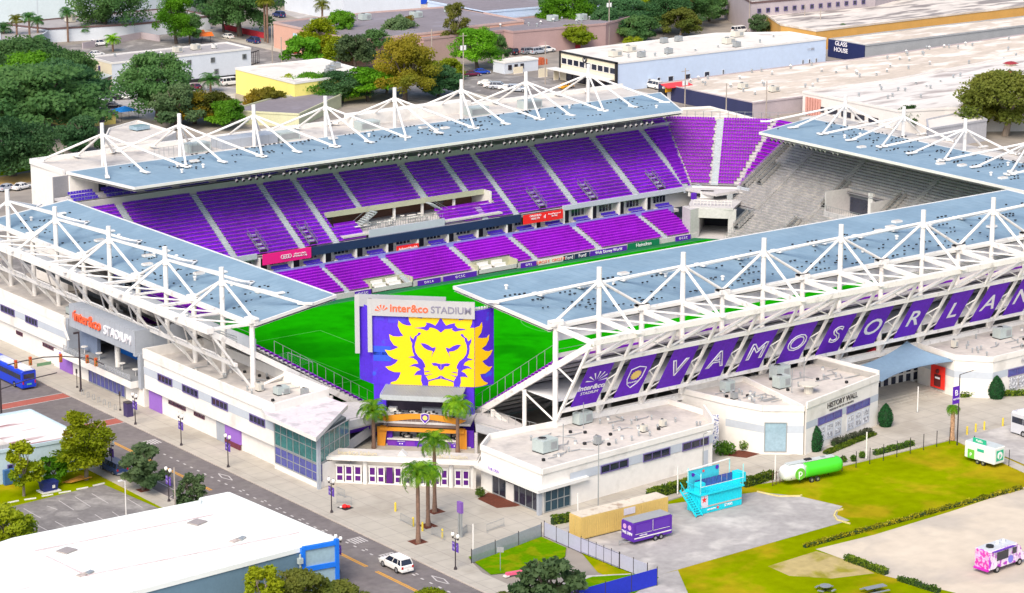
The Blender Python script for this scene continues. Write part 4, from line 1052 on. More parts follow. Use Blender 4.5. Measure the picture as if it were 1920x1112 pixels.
for k in range(8):
    s = -5.5+k*1.33
    m_ = purple if k % 2 else mat("bar_front_violet",(0.17,0.03,0.42),0.5,0.1)
    c_ = part("counter_panel", bar, lambda b: b.ob(T(s,0.6,-4.5), TU*0.66, (0,0,0.48), TN*0.1, m_))
    if k % 3 == 1:
        text("panel_lettering", "ORLANDO", T(s,0.8,-4.63), TU, (0,0,1), 0.24, white_letter, c_, ext=0.01)
        part("panel_dots", c_, lambda b: [b.ob(T(s+q,0.45,-4.62), TU*0.08, (0,0,0.08), TN*0.01, white_letter) for q in (-.18,.18)])
part("counter_top", bar, lambda b: b.ob(T(-0.6,1.12,-4.2), TU*5.6, (0,0,0.06), TN*0.6, white))
part("back_counter", bar, lambda b: [b.ob(T(-0.6,1.0,-2.2), TU*5.2, (0,0,0.8), TN*0.3, grey_panel), b.ob(T(4.6,1.2,-3.8), TU*0.3, (0,0,1.0), TN*0.4, mat("blue_cooler",(0.02,0.18,0.75),0.4)), b.ob(T(5.6,1.4,-4.0), TU*0.8, (0,0,1.3), TN*0.2, purple), b.ob(T(-6.0,1.2,-4.0), TU*0.5, (0,0,1.1), TN*0.3, purple)])
R = random.Random(12)
for k in range(16):
    s, o_ = -5.2+k*0.62, -3.2-(k % 2)*0.9
    zb = 3.88 if k % 4 < 2 else 0.48
    def _f(b):
        b.tube(T(s,zb,o_),T(s,zb+1.0,o_),0.05,grey_metal,6); b.tube(T(s,zb+1.0,o_),T(s,zb+1.06,o_),0.42,white,10)
        for q in (-.55,.55):
            b.ob(T(s+q,zb+0.7,o_+.2), TU*0.18, (0,0,0.04), TN*0.18, black); b.ob(T(s+q,zb+0.95,o_+.38), TU*0.18, (0,0,0.25), TN*0.03, black)
    part("bar_table", bar, _f)
def _f(b):
    b.beam(T(-7.6,5.1,-4.7),T(5.4,5.1,-4.7),0.06,0.06,grey_metal)
    for k in range(22): b.ob(T(-7.6+k*0.63,4.4,-4.85), TU*0.02, (0,0,0.5), TN*0.02, grey_metal)
part("railing", bar, _f)
part("serving_station", bar, lambda b: b.ob(T(-5.7,4.6,-2.6), TU*0.6, (0,0,0.7), TN*0.5, white))
part("long_bench", bar, lambda b: b.ob(T(1.6,4.5,-1.3), TU*3.2, (0,0,0.55), TN*0.4, grey_panel))
# ramps and landings either side
def walkway(lab, deck, rail, z, extra=None):
    t = thing("raised_walkway", lab, "walkway", (*deck[0],0))
    part("deck", t, lambda b: b.prism(deck, z-.35, z, concrete, bottom=True))
    part("parapet", t, lambda b: [b.beam((*p,z+.5),(*q,z+.5),.15,1.1,mat("ramp_wall",(0.42,0.43,0.46),0.8,0.08)) for p, q in zip(rail, rail[1:])])
    part("handrail", t, lambda b: [b.beam((*p,z+1.35),(*q,z+1.35),.06,.06,grey_metal) for p, q in zip(rail, rail[1:])])
    for p in rail: part("support", t, lambda b: b.tube((*p,.1),(*p,z-.3),.25,concrete,8))
    return t
wl_l = walkway("raised grey walkway between the glass corner box and the lion tower", [(204.0, 320.7),(209.7, 324.7),(214.6, 321.8),(210.0, 313.5),(202.0, 312.8)], [(203.7, 320.2),(202.0, 312.8),(209.7, 313.1)], 3.6)
pr0, pr1 = (202.1, 314.4), (208.1, 314.6)
q_ = part("walkway_banner", wl_l, lambda b: b.beam((*pr0,2.7),(*pr1,2.7),.06,1.0,purple))
wl_r = walkway("raised grey walkway sloping away right of the lion tower", [(221.8, 308.1),(225.8, 307.9),(223.6, 294.8),(219.3, 292.2),(217.4, 301.3)], [(217.1, 300.9),(218.1, 295.6),(219.0, 291.8)], 3.6)
part("rear_railing", wl_r, lambda b: [b.beam((*(222.1, 308.2),4.7),(*(224.0, 295.8),4.7),.06,.06,grey_metal)] + [b.tube((*lerp((222.1, 308.2),(224.0, 295.8),k/9),3.6),(*lerp((222.1, 308.2),(224.0, 295.8),k/9),4.7),.03,grey_metal,5) for k in range(10)])
def ramp(lab, a, c, w, z0, z1, m=concrete):
    t = thing("concourse_ramp", lab, "ramp", (*a, 0)); b = MB()
    A, C = Vector((*a, z0)), Vector((*c, z1)); d = (C-A).normalized(); s = Vector((-d.y, d.x, 0)).normalized()
    b.ob((A+C)/2, (C-A)/2, s*w/2, (0,0,0.2), m); b.build("deck", t)
    for k in (-1, 1):
        b = MB(); b.ob((A+C)/2+s*k*w/2+Vector((0,0,0.55)), (C-A)/2, s*0.09, (0,0,0.75), mat("ramp_wall",(0.42,0.43,0.46),0.8,0.08)); b.build("parapet", t)

ramp("dark sloping ramp behind the left end of the gate canopy", (201.9, 314.5), (210.9, 318.0), 4.0, 0.3, 2.0, mat("ramp_surface",(0.16,0.17,0.21),0.8,0.1))
# ================================================================ CONCOURSE BUILDINGS
def wallpanel(b, a, c, z0, z1, m, off=0.0):
    a, c = Vector((*a,0)), Vector((*c,0)); u = (c-a).normalized(); n = Vector((u.y,-u.x,0))
    b.add([a+n*off+Vector((0,0,z0)), c+n*off+Vector((0,0,z0)), c+n*off+Vector((0,0,z1)), a+n*off+Vector((0,0,z1))], [(0,1,2,3)], m)
def window(root, a, c, t0, t1, z0, z1, n, gl=glass, fr=None, name="window", depth=0.12, rows=1):
    """framed window on the wall a-c (seen from its right-hand side), t0..t1 metres along it"""
    fr = fr or mat("purple_frame",(0.13,0.10,0.27),0.5); a, c = Vector((*a,0)), Vector((*c,0)); u = (c-a).normalized(); nn = Vector((u.y,-u.x,0))
    b = MB(); w = 0.13
    def bx(s0,s1,q0,q1,d0,d1,m): b.ob(a+u*(s0+s1)/2+nn*(d0+d1)/2+Vector((0,0,(q0+q1)/2)), u*(s1-s0)/2, (0,0,(q1-q0)/2), nn*(d1-d0)/2, m)
    bx(t0,t1,z0,z0+w,0.0,depth,fr); bx(t0,t1,z1-w,z1,0.0,depth,fr); bx(t0,t0+w,z0+w,z1-w,0,depth,fr); bx(t1-w,t1,z0+w,z1-w,0,depth,fr)
    for k in range(1,n): x = t0+(t1-t0)*k/n; bx(x-.045,x+.045,z0+w,z1-w,0.01,depth-.02,fr)
    for k in range(1,rows): z = z0+(z1-z0)*k/rows; bx(t0+w,t1-w,z-.05,z+.05,0.012,depth-.025,fr)
    o = b.build(name, root); g = MB(); b = g
    bx(t0+w,t1-w,z0+w,z1-w,0.015,0.03,gl); g.build("pane", o)
    return o
def ac_unit(root, x, y, z, lx, ly, h, m=hvac, rz=0.0, name="rooftop_unit"):
    b = MB(); c, s = cos(rz), sin(rz)
    def P(px, py, pz): return (x+px*c-py*s, y+px*s+py*c, z+pz)
    b.ob(P(0,0,h/2+.1),(c*lx/2,s*lx/2,0),(-s*ly/2,c*ly/2,0),(0,0,h/2),m); b.ob(P(0,0,.06),(c*lx/2+.05,s*lx/2+.05,0),(-s*ly/2,c*ly/2,0),(0,0,.06),black)
    b.tube(P(-lx*.2,0,h+.1),P(-lx*.2,0,h+.28),min(lx,ly)*.3,grey_metal,10); b.tube(P(-lx*.2,0,h+.28),P(-lx*.2,0,h+.3),min(lx,ly)*.25,black,10)
    b.ob(P(lx*.22,-ly/2-.02,h*.55),(c*lx*.2,s*lx*.2,0),(-s*.02,c*.02,0),(0,0,h*.3),grey_metal)
    return b.build(name, root)
def roof_clutter(root, x0, y0, x1, y1, z, n, seed):
    R = random.Random(seed)
    for i in range(n):
        x, y = R.uniform(x0,x1), R.uniform(y0,y1); b = MB(); k = R.random()
        if k < .35: b.tube((x,y,z),(x,y,z+.6),.12,grey_metal,6); b.tube((x,y,z+.55),(x,y,z+.75),.22,grey_metal,6,.1); nm = "vent_pipe"
        elif k < .6: b.box(x-.18,y-.18,z,x+.18,y+.18,z+.35,black); nm = "roof_vent"
        elif k < .8: b.tube((x,y,z),(x,y,z+.4),.22,white,8); b.tube((x,y,z+.4),(x,y,z+.55),.3,grey_metal,8,.15); nm = "exhaust_fan"
        else: b.path([(x,y,z+.15),(x+R.uniform(1,3),y,z+.15),(x+3,y+R.uniform(-2,2),z+.15)],.06,grey_metal); nm = "roof_pipe"
        b.build(nm, root)
XF = 190.6
# ---- long cream building along the street, near part with corner glass
st = thing("concourse_building", "long cream street building with slit windows and a glass corner box", "building", (196,330,0), "concourse buildings round the stadium")
foot1 = [(XF,312.6),(201,314.6),(201,349.6),(XF,349.6)]
def _f(b):
    b.prism([(XF+.7,301.2),(XF+.7,349.4),(201,349.4),(201,314.4),(197,312),(197,303)][::1],0.1,3.4,stucco)
    b.prism(foot1,3.3,8.0,stucco,top=membrane,bottom=True)
    for a, c in zip(foot1, foot1[1:]+foot1[:1]): b.beam((*lerp(a,c,.0),8.75),(*c,8.75),0.35,1.5,stucco)
    b.prism([(XF-.05,300.7),(198.9,305.3),(198.9,312.5),(XF-.05,312.5)],0.1,0.93,stucco)
part("wall", st, _f)
def _f(b):
    b.box(XF-.04,312.55,5.5,XF-.01,349.65,6.7,stucco_band)
    b.add([(XF,312.55,5.5),(201,314.55,5.5),(201,314.55,6.7),(XF,312.55,6.7)],[(0,1,2,3)],stucco_band)
part("wall_band", st, _f)
A1, C1 = (XF-.03,349.6), (XF-.03,300)      # outward normal is -x when walking down the street
for y0, y1 in ((345.3,341.0),(338.0,333.4),(329.5,325.0),(319.0,314.8)):
    window(st, A1, C1, 349.6-y0, 349.6-y1, 5.45, 6.65, 4)
for y0, y1 in ((343.5,338.5),(336.0,333.0)):
    window(st, (XF+.67,349.6), (XF+.67,300), 349.6-y0, 349.6-y1, 2.2, 2.75, 4, fr=mat("wine_frame",(0.11,0.03,0.06),0.5))
part("purple_shutter", st, lambda b: (b.box(XF+.4,322.6,0.9,XF+.69,326.8,3.2,lilac_wall), b.box(XF+.3,322.6,0.12,XF+.5,326.8,0.9,mat("wine_plinth",(0.15,0.03,0.05),0.6)), b.box(XF+.5,326.9,0.12,XF+.69,329.4,3.3,grey_panel)))
part("purple_panel", st, lambda b: b.box(XF+.5,345.6,0.12,XF+.69,349.3,3.3,lilac_wall))
# glass corner
gx = [(XF-.02,312.3),(XF-.02,301.0),(198.6,305.6)]
window(st, gx[0], gx[1], 0, 11.3, 3.6, 7.6, 7, gl=glass_green, fr=grey_metal, name="curtain_wall", rows=2)
window(st, gx[0], gx[1], 0, 11.3, 0.95, 3.55, 7, gl=glass_blue, fr=grey_metal, name="curtain_wall", rows=2)
window(st, gx[1], gx[2], 0, 9.2, 3.6, 7.6, 6, gl=glass_green, fr=grey_metal, name="curtain_wall", rows=2)
window(st, gx[1], gx[2], 0, 9.2, 0.2, 3.55, 6, gl=glass_blue, fr=grey_metal, name="curtain_wall", rows=2)
part("wall_core", st, lambda b: (b.prism([(XF+.15,301.6),(XF+.15,312.2),(198.5,312.2),(198.5,306.2)],1.25,7.7,mat("dim_interior",(0.10,0.12,0.13),0.8)), b.beam((XF-.1,300.9,0.1),(XF-.1,300.9,7.7),0.45,0.45,grey_panel)))
def _f(b):
    tri = [(188.9,311.9),(188.7,298.6),(200.9,309.4),(200.6,318.0),(190.4,315.6)]
    b.prism(tri,7.75,8.35,white,top=mat("stained_canopy_top",(0.66,0.60,0.62),0.85,0.1,0.3,c2=(0.50,0.46,0.48),mix=0.4),bottom=True)
part("corner_canopy", st, _f)
ac_unit(st, 196.9, 320.6, 8.02, 2.0, 1.4, 1.0); ac_unit(st, 195.2,323.8,8.02,0.9,0.9,1.1,hvac_beige); ac_unit(st, 199.2,318.0,8.02,1.0,0.8,0.9,grey_metal)
roof_clutter(st, 192, 318, 200, 348, 8.02, 22, 21)
# ---- gate section with the orange sign and terrace
gt = thing("concourse_building", "grey gate block with orange lettered sign over an open drinks terrace", "building", (196,362,0), "concourse buildings round the stadium")
def _f(b):
    b.prism([(XF+.2,350.2),(201,350.2),(201,379.6),(XF+.2,379.6)],0.1,3.0,stucco,top=concrete)
    b.box(XF-1.4,351.4,3.0,XF+.6,374.0,4.0,stucco) ; b.box(XF-.9,351.8,3.9,XF-.7,373.4,4.0,concrete)
part("base_wall", gt, _f)
part("terrace_floor", gt, lambda b: b.box(XF-1.2,351.6,4.01,200.5,373.8,4.05,mat("terrace_floor",(0.25,0.26,0.28),0.8)))
sign = part("sign_box", gt, lambda b: (b.box(189.9,351.6,8.4,192.2,372.0,12.0,grey_panel), b.box(189.9,350.9,8.0,200.4,351.6,12.0,grey_panel)))
text("sign_lettering", "inter&co", (189.85,365.8,10.5), (0,-1,0), (0,0,1), 2.45, orange_letter, sign, ext=0.2, offset=0.02, sx=1.0)
text("sign_lettering", "STADIUM", (189.85,356.3,10.2), (0,-1,0), (0,0,1), 2.05, white_letter, sign, ext=0.12, sx=1.0)
f = MB()
for k in range(5):
    a = radians(15+32*k); o0 = Vector((189.8,371.0,9.7)); d = Vector((0,cos(a),sin(a))); q = Vector((0,-sin(a),cos(a)))
    if k < 3: f.poly([o0+d*-0.0, o0+Vector((0,-1.4+.45*k,1.7-.2*k))-q*0.16, o0+Vector((0,-1.4+.45*k,1.7-.2*k))+q*0.16], orange_letter)
f.build("ray_emblem", sign)
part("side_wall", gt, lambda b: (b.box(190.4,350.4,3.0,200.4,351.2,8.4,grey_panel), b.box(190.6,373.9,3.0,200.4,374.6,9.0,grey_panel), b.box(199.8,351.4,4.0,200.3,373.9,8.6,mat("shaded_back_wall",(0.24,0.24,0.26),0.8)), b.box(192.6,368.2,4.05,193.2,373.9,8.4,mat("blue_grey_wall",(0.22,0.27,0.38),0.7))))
part("round_column", gt, lambda b: b.tube((192,360.4,4.05),(192,360.4,8.5),0.45,white,12))
part("dark_ceiling", gt, lambda b: b.box(192.2,351.7,8.3,199.8,373.8,8.6,mat("wine_soffit",(0.09,0.03,0.05),0.7)))
bc = part("terrace_bar", gt, lambda b: b.box(196.2,353.5,4.05,196.8,369,5.8,mat("blue_bar_front",(0.01,0.17,0.62),0.4)))
text("bar_lettering", "Corona", (196.15,361,5.1), (0,-1,0), (0,0,1), 0.9, white_letter, bc)
for y_ in (370.4,365.6,358.2,353.9):
    part("high_table", gt, lambda b: (b.tube((191.5,y_,4.05),(191.5,y_,5.1),.06,white,6), b.tube((191.5,y_,5.1),(191.5,y_,5.18),.55,white,12)))
def _f(b):
    y = 351.8
    while y < 373.6: b.box(189.35,y-.03,4.05,189.4,y+.03,5.1,grey_metal); y += 0.9
    b.beam((189.38,351.8,5.1),(189.38,373.5,5.1),0.06,0.06,grey_metal); b.box(189.36,351.8,4.15,189.38,373.5,5.0,mat("rail_glass",(0.5,0.52,0.55),0.2,0.1,alpha=0.35))
part("railing", gt, _f)
window(gt, (XF+.17,379.6), (XF+.17,350), 11.8, 23.6, 0.15, 2.75, 9, gl=glass_blue, fr=grey_metal)
part("purple_panel", gt, lambda b: b.box(XF-.05,373.2,0.12,XF+.18,377.3,2.9,lilac_wall))
part("mast_prop", gt, lambda b: b.beam((189.6,374.4,9.2),(189.4,371.6,6.2),0.3,0.3,white))
# ---- far left block
lb_ = thing("concourse_building", "cream street building beyond the gate sign, cut by the photo's left edge", "building", (196,400,0), "concourse buildings round the stadium")
def _f(b):
    b.prism([(XF+.6,375),(200.4,375),(200.4,445),(XF+.6,445)],0.1,3.9,stucco)
    b.prism([(XF,374.8),(200.4,374.8),(200.4,445),(XF,445)],3.8,7.8,stucco,top=membrane,bottom=True)
    b.beam((XF+.1,374.9,8.5),(XF+.1,445,8.5),0.35,1.4,stucco); b.beam((XF,375.0,8.5),(200.4,375.0,8.5),0.35,1.4,stucco)
part("wall", lb_, _f)
part("wall_band", lb_, lambda b: (b.box(XF-.04,374.75,5.6,XF-.01,445,6.7,stucco_band), b.box(XF,374.75,5.6,200.3,374.79,6.7,stucco_band)))
for y0, y1 in ((388.6,384.4),(397.5,392.5)): window(lb_, (XF-.03,445), (XF-.03,374), 445-y0, 445-y1, 5.5, 6.7, 4)
for y0, y1 in ((384.0,379.4),(393.4,391.2)): window(lb_, (XF+.57,445), (XF+.57,374), 445-y0, 445-y1, 2.4, 3.0, 4, fr=mat("wine_frame",(0.11,0.03,0.06),0.5))
ac_unit(lb_, 195, 381, 7.82, 1.6, 1.2, 1.0)
# ---- gate canopy between the buildings
ga = thing("entrance_gate", "white turnstile gate with purple glazed doors under a thin canopy", "gate", (200.5,295.7,0.1))
g0, g1 = Vector((192.9,303.0,0)), Vector((208.0,288.3,0)); gu = (g1-g0).normalized(); gn = Vector((-gu.y*-1, gu.x*-1, 0)); gn = Vector((gu.y,-gu.x,0)); GL = (g1-g0).length
if gn.x > 0: gn = -gn
def GT(s, z, o=0.0): return g0 + gu*s + gn*o + Vector((0,0,z))
def _f(b):
    b.ob(GT(GL/2,3.85,-0.9), gu*(GL/2+.3), gn*1.9, (0,0,0.22), white)
    b.ob(GT(GL/2,4.15,-1.2), gu*(GL/2+.1), gn*1.5, (0,0,0.10), membrane)
part("gate_canopy", ga, _f)
part("canopy_gable", ga, lambda b: b.tess([GT(10.1,4.2,-.2),GT(11.4,4.2,-.2),GT(10.6,5.0,-.2)], white, gn*-1.2))
for s in (1.0,5.6,12.4,17.6,20.6): part("column", ga, lambda b: b.tube(GT(s,0.1),GT(s,3.65),0.34,white,12))
bays = ((1.4,5.2,3),(6.0,12.0,5),(12.8,17.2,4),(18.0,20.2,2))
for s0, s1, n_ in bays:
    part("door_head", ga, lambda b: b.ob(GT((s0+s1)/2,2.72,.0), gu*(s1-s0)/2, gn*.08, (0,0,0.10), white))
    part("door_sill", ga, lambda b: (b.ob(GT((s0+s1)/2,0.18,.0), gu*(s1-s0)/2, gn*.08, (0,0,0.08), white),))
    w_ = (s1-s0)/n_
    for k in range(n_):
        c_ = s0+w_*(k+.5)
        if n_ == 5 and k == 2: part("purple_door", ga, lambda b: b.ob(GT(c_,1.45,.02), gu*w_*.36, gn*.05, (0,0,1.15), purple_door)); continue
        d_ = part("door", ga, lambda b: b.ob(GT(c_,1.44,.0), gu*w_*.44, gn*.04, (0,0,1.17), white))
        part("door_glass", d_, lambda b: (b.ob(GT(c_,1.95,.05), gu*w_*.29, gn*.02, (0,0,.50), white if (n_==5 and k==4) else purple_door), b.ob(GT(c_,0.85,.05), gu*w_*.29, gn*.02, (0,0,.34), purple_door)))
gold_l = mat("gold_lettering",(0.60,0.52,0.33),0.5,0.05)
for s_, w_ in ((4.6,"Inter&Co Stadium"),(17.2,"Inter&Co Stadium")): text("canopy_lettering", w_, GT(s_,4.55,0.3), gu, (0,0,1), 0.75, gold_l, ga, ext=0.05)
# ---- team store block (right of the gate)
rb = thing("concourse_building", "white store block right of the gate with three purple slit windows and big rooftop units", "building", (222,283,0), "concourse buildings round the stadium")
RB = [(208.6,288.0),(208.6,274.2),(240.8,276.9),(244.0,282.6),(243.6,290.0),(212.5,291.4)]
def _f(b):
    b.prism(RB,0.1,5.6,stucco,top=membrane)
    for a, c in zip(RB, RB[1:]+RB[:1]): b.beam((*a,5.95),(*c,5.95),0.3,0.75,stucco)
    b.beam((*RB[2],6.5),(*RB[3],6.5),0.32,1.2,stucco)
part("wall", rb, _f)
aR, cR = (213.6,274.56), (240.8,276.84)
part("wall_band", rb, lambda b: wallpanel(b, aR, cR, 3.5, 4.7, stucco_band, 0.02))
for t0 in (5.6,13.6,21.2): window(rb, aR, cR, t0, t0+5.2, 3.4, 4.6, 3, fr=mat("purple_frame",(0.13,0.10,0.27),0.5))
part("service_door", rb, lambda b: wallpanel(b, lerp(aR,cR,.925), lerp(aR,cR,.965), 0.15, 2.6, stucco_band, 0.04))
def _f(b):
    b.prism([(207.3,288.6),(207.3,273.3),(216.6,274.2),(216.6,275.2),(209.2,274.8),(209.2,288.6)],3.35,3.8,white,bottom=True)
    b.beam((207.6,288.4,0.1),(207.6,288.4,3.4),0.5,0.5,stucco); b.beam((208.0,274.0,0.1),(208.0,274.0,3.4),0.5,0.5,grey_panel)
part("entrance_canopy", rb, _f)
window(rb, (208.55,285.2), (208.55,274.4), 0, 10.6, 0.15, 3.2, 7, gl=glass, fr=grey_metal, name="shop_window")
window(rb, (208.9,274.18), (213.8,274.6), 0.1, 4.8, 0.15, 3.2, 4, gl=mat("teal_dark_glass",(0.02,0.06,0.09),0.1,0.2), fr=grey_metal, name="shop_window", rows=2)
part("glazed_door", rb, lambda b: b.box(208.4,280.3,0.15,208.52,282.0,2.6,white))
text("shop_lettering", "THE DEN", (207.25,283.3,4.15), (0,-1,0), (0,0,1), 0.6, mat("violet_lettering",(0.30,0.18,0.6),0.5), rb)
ac_unit(rb, 215.3,282.3,5.62,2.8,2.2,1.7,hvac,0.1); ac_unit(rb, 227.5,289.6,5.62,2.6,1.4,1.6,hvac,0.1); ac_unit(rb, 222.9,280.4,5.62,0.9,0.7,1.1,grey_metal); ac_unit(rb, 231.8,281.2,5.62,0.9,0.7,0.9,hvac_beige); ac_unit(rb, 235.6,281.6,5.62,0.9,0.7,0.9,hvac_beige)
roof_clutter(rb, 212, 277.5, 240, 289, 5.62, 46, 31)
for x_, y_ in ((217.4,281),(226,287.5)): part("antenna", rb, lambda b: b.tube((x_,y_,5.6),(x_,y_,9.4),.06,grey_metal,6))
# ---- middle block with tall pale window
mb = thing("concourse_building", "white angular block with a tall pale window between the store block and the history facade", "building", (250,281,0), "concourse buildings round the stadium")
MBf = [(248.0,282.4),(249.9,276.6),(254.5,273.0),(258.0,290.0),(246.4,291.0)]
def _f(b):
    b.prism(MBf,0.1,6.6,stucco,top=membrane)
    for a, c in zip(MBf, MBf[1:]+MBf[:1]): b.beam((*a,6.95),(*c,6.95),0.3,0.8,stucco)
part("wall", mb, _f)
part("wall_band", mb, lambda b: (wallpanel(b, MBf[0], MBf[1], 3.3, 4.4, stucco_band, .02), wallpanel(b, MBf[1], MBf[2], 3.3, 4.4, stucco_band, .02)))
window(mb, MBf[1], MBf[2], 0.25, 3.5, 0.5, 4.9, 1, gl=glass_pale, fr=grey_metal, name="tall_window")
part("door", mb, lambda b: wallpanel(b, lerp(MBf[1],MBf[2],.72), lerp(MBf[1],MBf[2],.86), 0.15, 2.4, white, .05))
roof_clutter(mb, 249.5, 278.5, 254.5, 288, 6.62, 26, 41)
ac_unit(mb, 252.4,287.2,6.62,1.8,1.3,1.5); ac_unit(mb, 250.6,283.6,6.62,0.8,0.8,0.8,grey_metal)
mosaic = thing("gate_screen", "narrow mosaic patterned panel between the two white blocks", "screen", (244.6,283.4,0.1))
part("screen_panel", mosaic, lambda b: b.prism([(244.2,283.0),(246.3,281.9),(246.5,282.3),(244.4,283.4)],0.1,5.3,mat("speckled_mosaic",(0.10,0.13,0.35),0.6,0.5,3.0,c2=(0.8,0.78,0.8),mix=0.9)))
# ---- history facade block
hb = thing("concourse_building", "white block with HISTORY WALL lettering and rows of photo panels", "building", (264,280,0), "concourse buildings round the stadium")
h0, h1 = (254.7,272.7), (273.4,277.4)
HB = [h0, h1, (272.0,289.8), (258.2,290.2), (257.2,283)]
def _f(b):
    b.prism(HB,0.1,7.0,stucco,top=membrane)
    for a, c in zip(HB[:2], HB[1:3]): b.beam((*a,7.45),(*c,7.45),0.3,0.95,stucco)
    b.beam((*HB[1],7.5),(*HB[2],7.5),0.3,1.9,stucco)
part("wall", hb, _f)
part("wall_band", hb, lambda b: wallpanel(b, h0, h1, 3.9, 4.9, stucco_band, .02))
for t0 in (3.0, 10.6): window(hb, h0, h1, t0, t0+6.3, 3.7, 4.85, 3, gl=glass_blue)
hu = (Vector((*h1,0))-Vector((*h0,0))).normalized(); hn = Vector((hu.y,-hu.x,0))
def HP(s, z, o=.06): return Vector((*h0,0))+hu*s+hn*o+Vector((0,0,z))
R = random.Random(6)
photo_m = mat("old_photo_print",(0.30,0.30,0.34),0.5,0.5,2.5,c2=(0.75,0.75,0.78),mix=0.6)
for s_ in (3.3,5.4,7.5,10.9,13.0,15.1):
    pp = part("photo_panel", hb, lambda b: b.ob(HP(s_+.8,2.3), hu*.95, (0,0,1.15), hn*.03, mat("panel_white",(0.62,0.64,0.70),0.6,0.04)))
    part("photo", pp, lambda b: [b.ob(HP(s_+.45+.72*(k%2)*1.0,2.85-(k//2)*1.1,.10), hu*.32, (0,0,.38), hn*.01, photo_m) for k in range(4)])
text("wall_lettering", "HISTORY WALL", HP(9.4,6.1), hu, (0,0,1), 1.15, mat("charcoal_lettering",(0.06,0.055,0.06),0.5), hb, ext=0.04)
text("wall_lettering", "PRESENTED BY THE CITY OF ORLANDO", HP(9.2,5.35), hu, (0,0,1), 0.36, mat("charcoal_lettering",(0.06,0.055,0.06),0.5), hb, ext=0.02)
ac_unit(hb, 262.0,286.5,7.02,2.6,1.8,2.0); ac_unit(hb, 259.2,283.0,7.02,2.2,1.6,1.7)
part("exhaust_hood", hb, lambda b: (b.tube((260.5,278.6,7.0),(260.5,278.6,8.2),.7,hvac_beige,10), b.tube((260.5,278.6,8.2),(260.5,278.6,8.35),1.5,hvac_beige,12)))
roof_clutter(hb, 258.5, 276.5, 270.5, 287, 7.02, 22, 51)
for x_, y_ in ((258.5,280),(264,283.4),(262.5,288)): part("antenna", hb, lambda b: b.tube((x_,y_,7.0),(x_,y_,10.6),.06,grey_metal,6))
# ---- recessed gate with sail
sg_ = thing("entrance_gate", "recessed gate with dark glazed doors below a blue shade sail", "gate", (285,291,0.1))
def _f(b):
    b.box(274,291.0,0.1,299,292.0,4.9,stucco)
part("wall", sg_, _f)
for k in range(6):
    x_ = 286.6+k*1.6
    d_ = part("door", sg_, lambda b: b.box(x_-.75,290.85,0.15,x_+.75,290.98,3.4,white))
    part("door_glass", d_, lambda b: (b.box(x_-.45,290.78,0.5,x_+.45,290.84,1.7,glass), b.box(x_-.45,290.78,2.0,x_+.45,290.84,3.0,glass)))
part("blue_notice", sg_, lambda b: b.box(297.4,289.8,1.5,298.6,289.9,2.9,mat("blue_notice",(0.05,0.03,0.5),0.5)))
sail = thing("shade_sail", "grey blue fabric shade sail stretched above the recessed gate", "shade sail", (284,286,5))
def _f(b):
    P0_, P1_, P2_, P3_ = Vector((276.8,280.2,5.5)), Vector((294.6,281.4,5.6)), Vector((292.0,290.4,7.2)), Vector((277.0,289.6,5.0))
    n_ = 14; V = []
    for i in range(n_+1):
        for j in range(n_+1):
            s, t = i/n_, j/n_; p = P0_.lerp(P1_,s).lerp(P3_.lerp(P2_,s),t)
            e0 = 4*s*(1-s); e1 = 4*t*(1-t)
            p = p + Vector((0,1.8*(1-t)*e0-1.4*t*e0,0)) + Vector((0.9*(1-s)*e1-1.2*s*e1,0,0)) + Vector((0,0,-0.9*e0*e1)); V.append(p)
    F = [(i*(n_+1)+j,(i+1)*(n_+1)+j,(i+1)*(n_+1)+j+1,i*(n_+1)+j+1) for i in range(n_) for j in range(n_)]
    b.add(V,F,mat("sail_fabric",(0.19,0.29,0.40),0.8,0.08,0.2)); b.add([v-Vector((0,0,.03)) for v in V],[tuple(reversed(f)) for f in F],mat("sail_fabric",(0.19,0.29,0.40),0.8,0.08,0.2))
part("fabric", sail, _f, smooth=True)
steps = thing("steps", "three broad concrete steps rising to the recessed gate", "steps", (284,284,0.1))
for k in range(3): part("step", steps, lambda b: b.prism([(275.5,283.2+k*.9),(293.2,283.6+k*.9),(293.2,291),(275.5,291)],0.1+k*.15,0.25+k*.15,pavement))
# ---- right block
rr = thing("concourse_building", "white block with photo panels past the red poster, cut by the photo's right edge", "building", (305,284,0), "concourse buildings round the stadium")
RRf = [(294.0,289.8),(293.4,281.4),(297.3,277.1),(312,277.4),(330,282),(330,290.2),(296,290.2)]
def _f(b):
    b.prism(RRf,0.1,5.9,stucco,top=membrane)
    for a, c in zip(RRf[:5], RRf[1:6]): b.beam((*a,6.3),(*c,6.3),0.3,0.85,stucco)
part("wall", rr, _f)
part("wall_band", rr, lambda b: [wallpanel(b, RRf[k], RRf[k+1], 3.1, 4.2, stucco_band, .02) for k in range(4)])
window(rr, RRf[2], RRf[3], 3.4, 13.5, 2.9, 4.1, 5, gl=glass_blue)
for k in range(5): part("photo_panel", rr, lambda b: b.box(301.0+k*2.1,276.98+k*.042,0.9,302.8+k*2.1,277.08+k*.042,2.7,photo_m))
text("wall_lettering", "BUILDERS WALL", (306.5,277.05,5.1), (1,0.02,0), (0,0,1), 0.85, mat("grey_wall_lettering",(0.35,0.35,0.38),0.5), rr)
text("wall_lettering", "PRESENTED BY", (306.5,277.05,4.4), (1,0.02,0), (0,0,1), 0.3, mat("grey_wall_lettering",(0.35,0.35,0.38),0.5), rr)
ac_unit(rr, 309,286.4,5.92,2.6,1.7,1.6); ac_unit(rr, 298.6,286.6,5.92,0.9,0.7,1.1,hvac_beige); ac_unit(rr, 318,287,5.92,2.0,1.3,1.4)
roof_clutter(rr, 297, 279.5, 325, 288.5, 5.92, 40, 61)
po = thing("poster", "red poster with a dark player figure on the wall beside the recessed gate", "poster", (293.2,284.6,0.6))
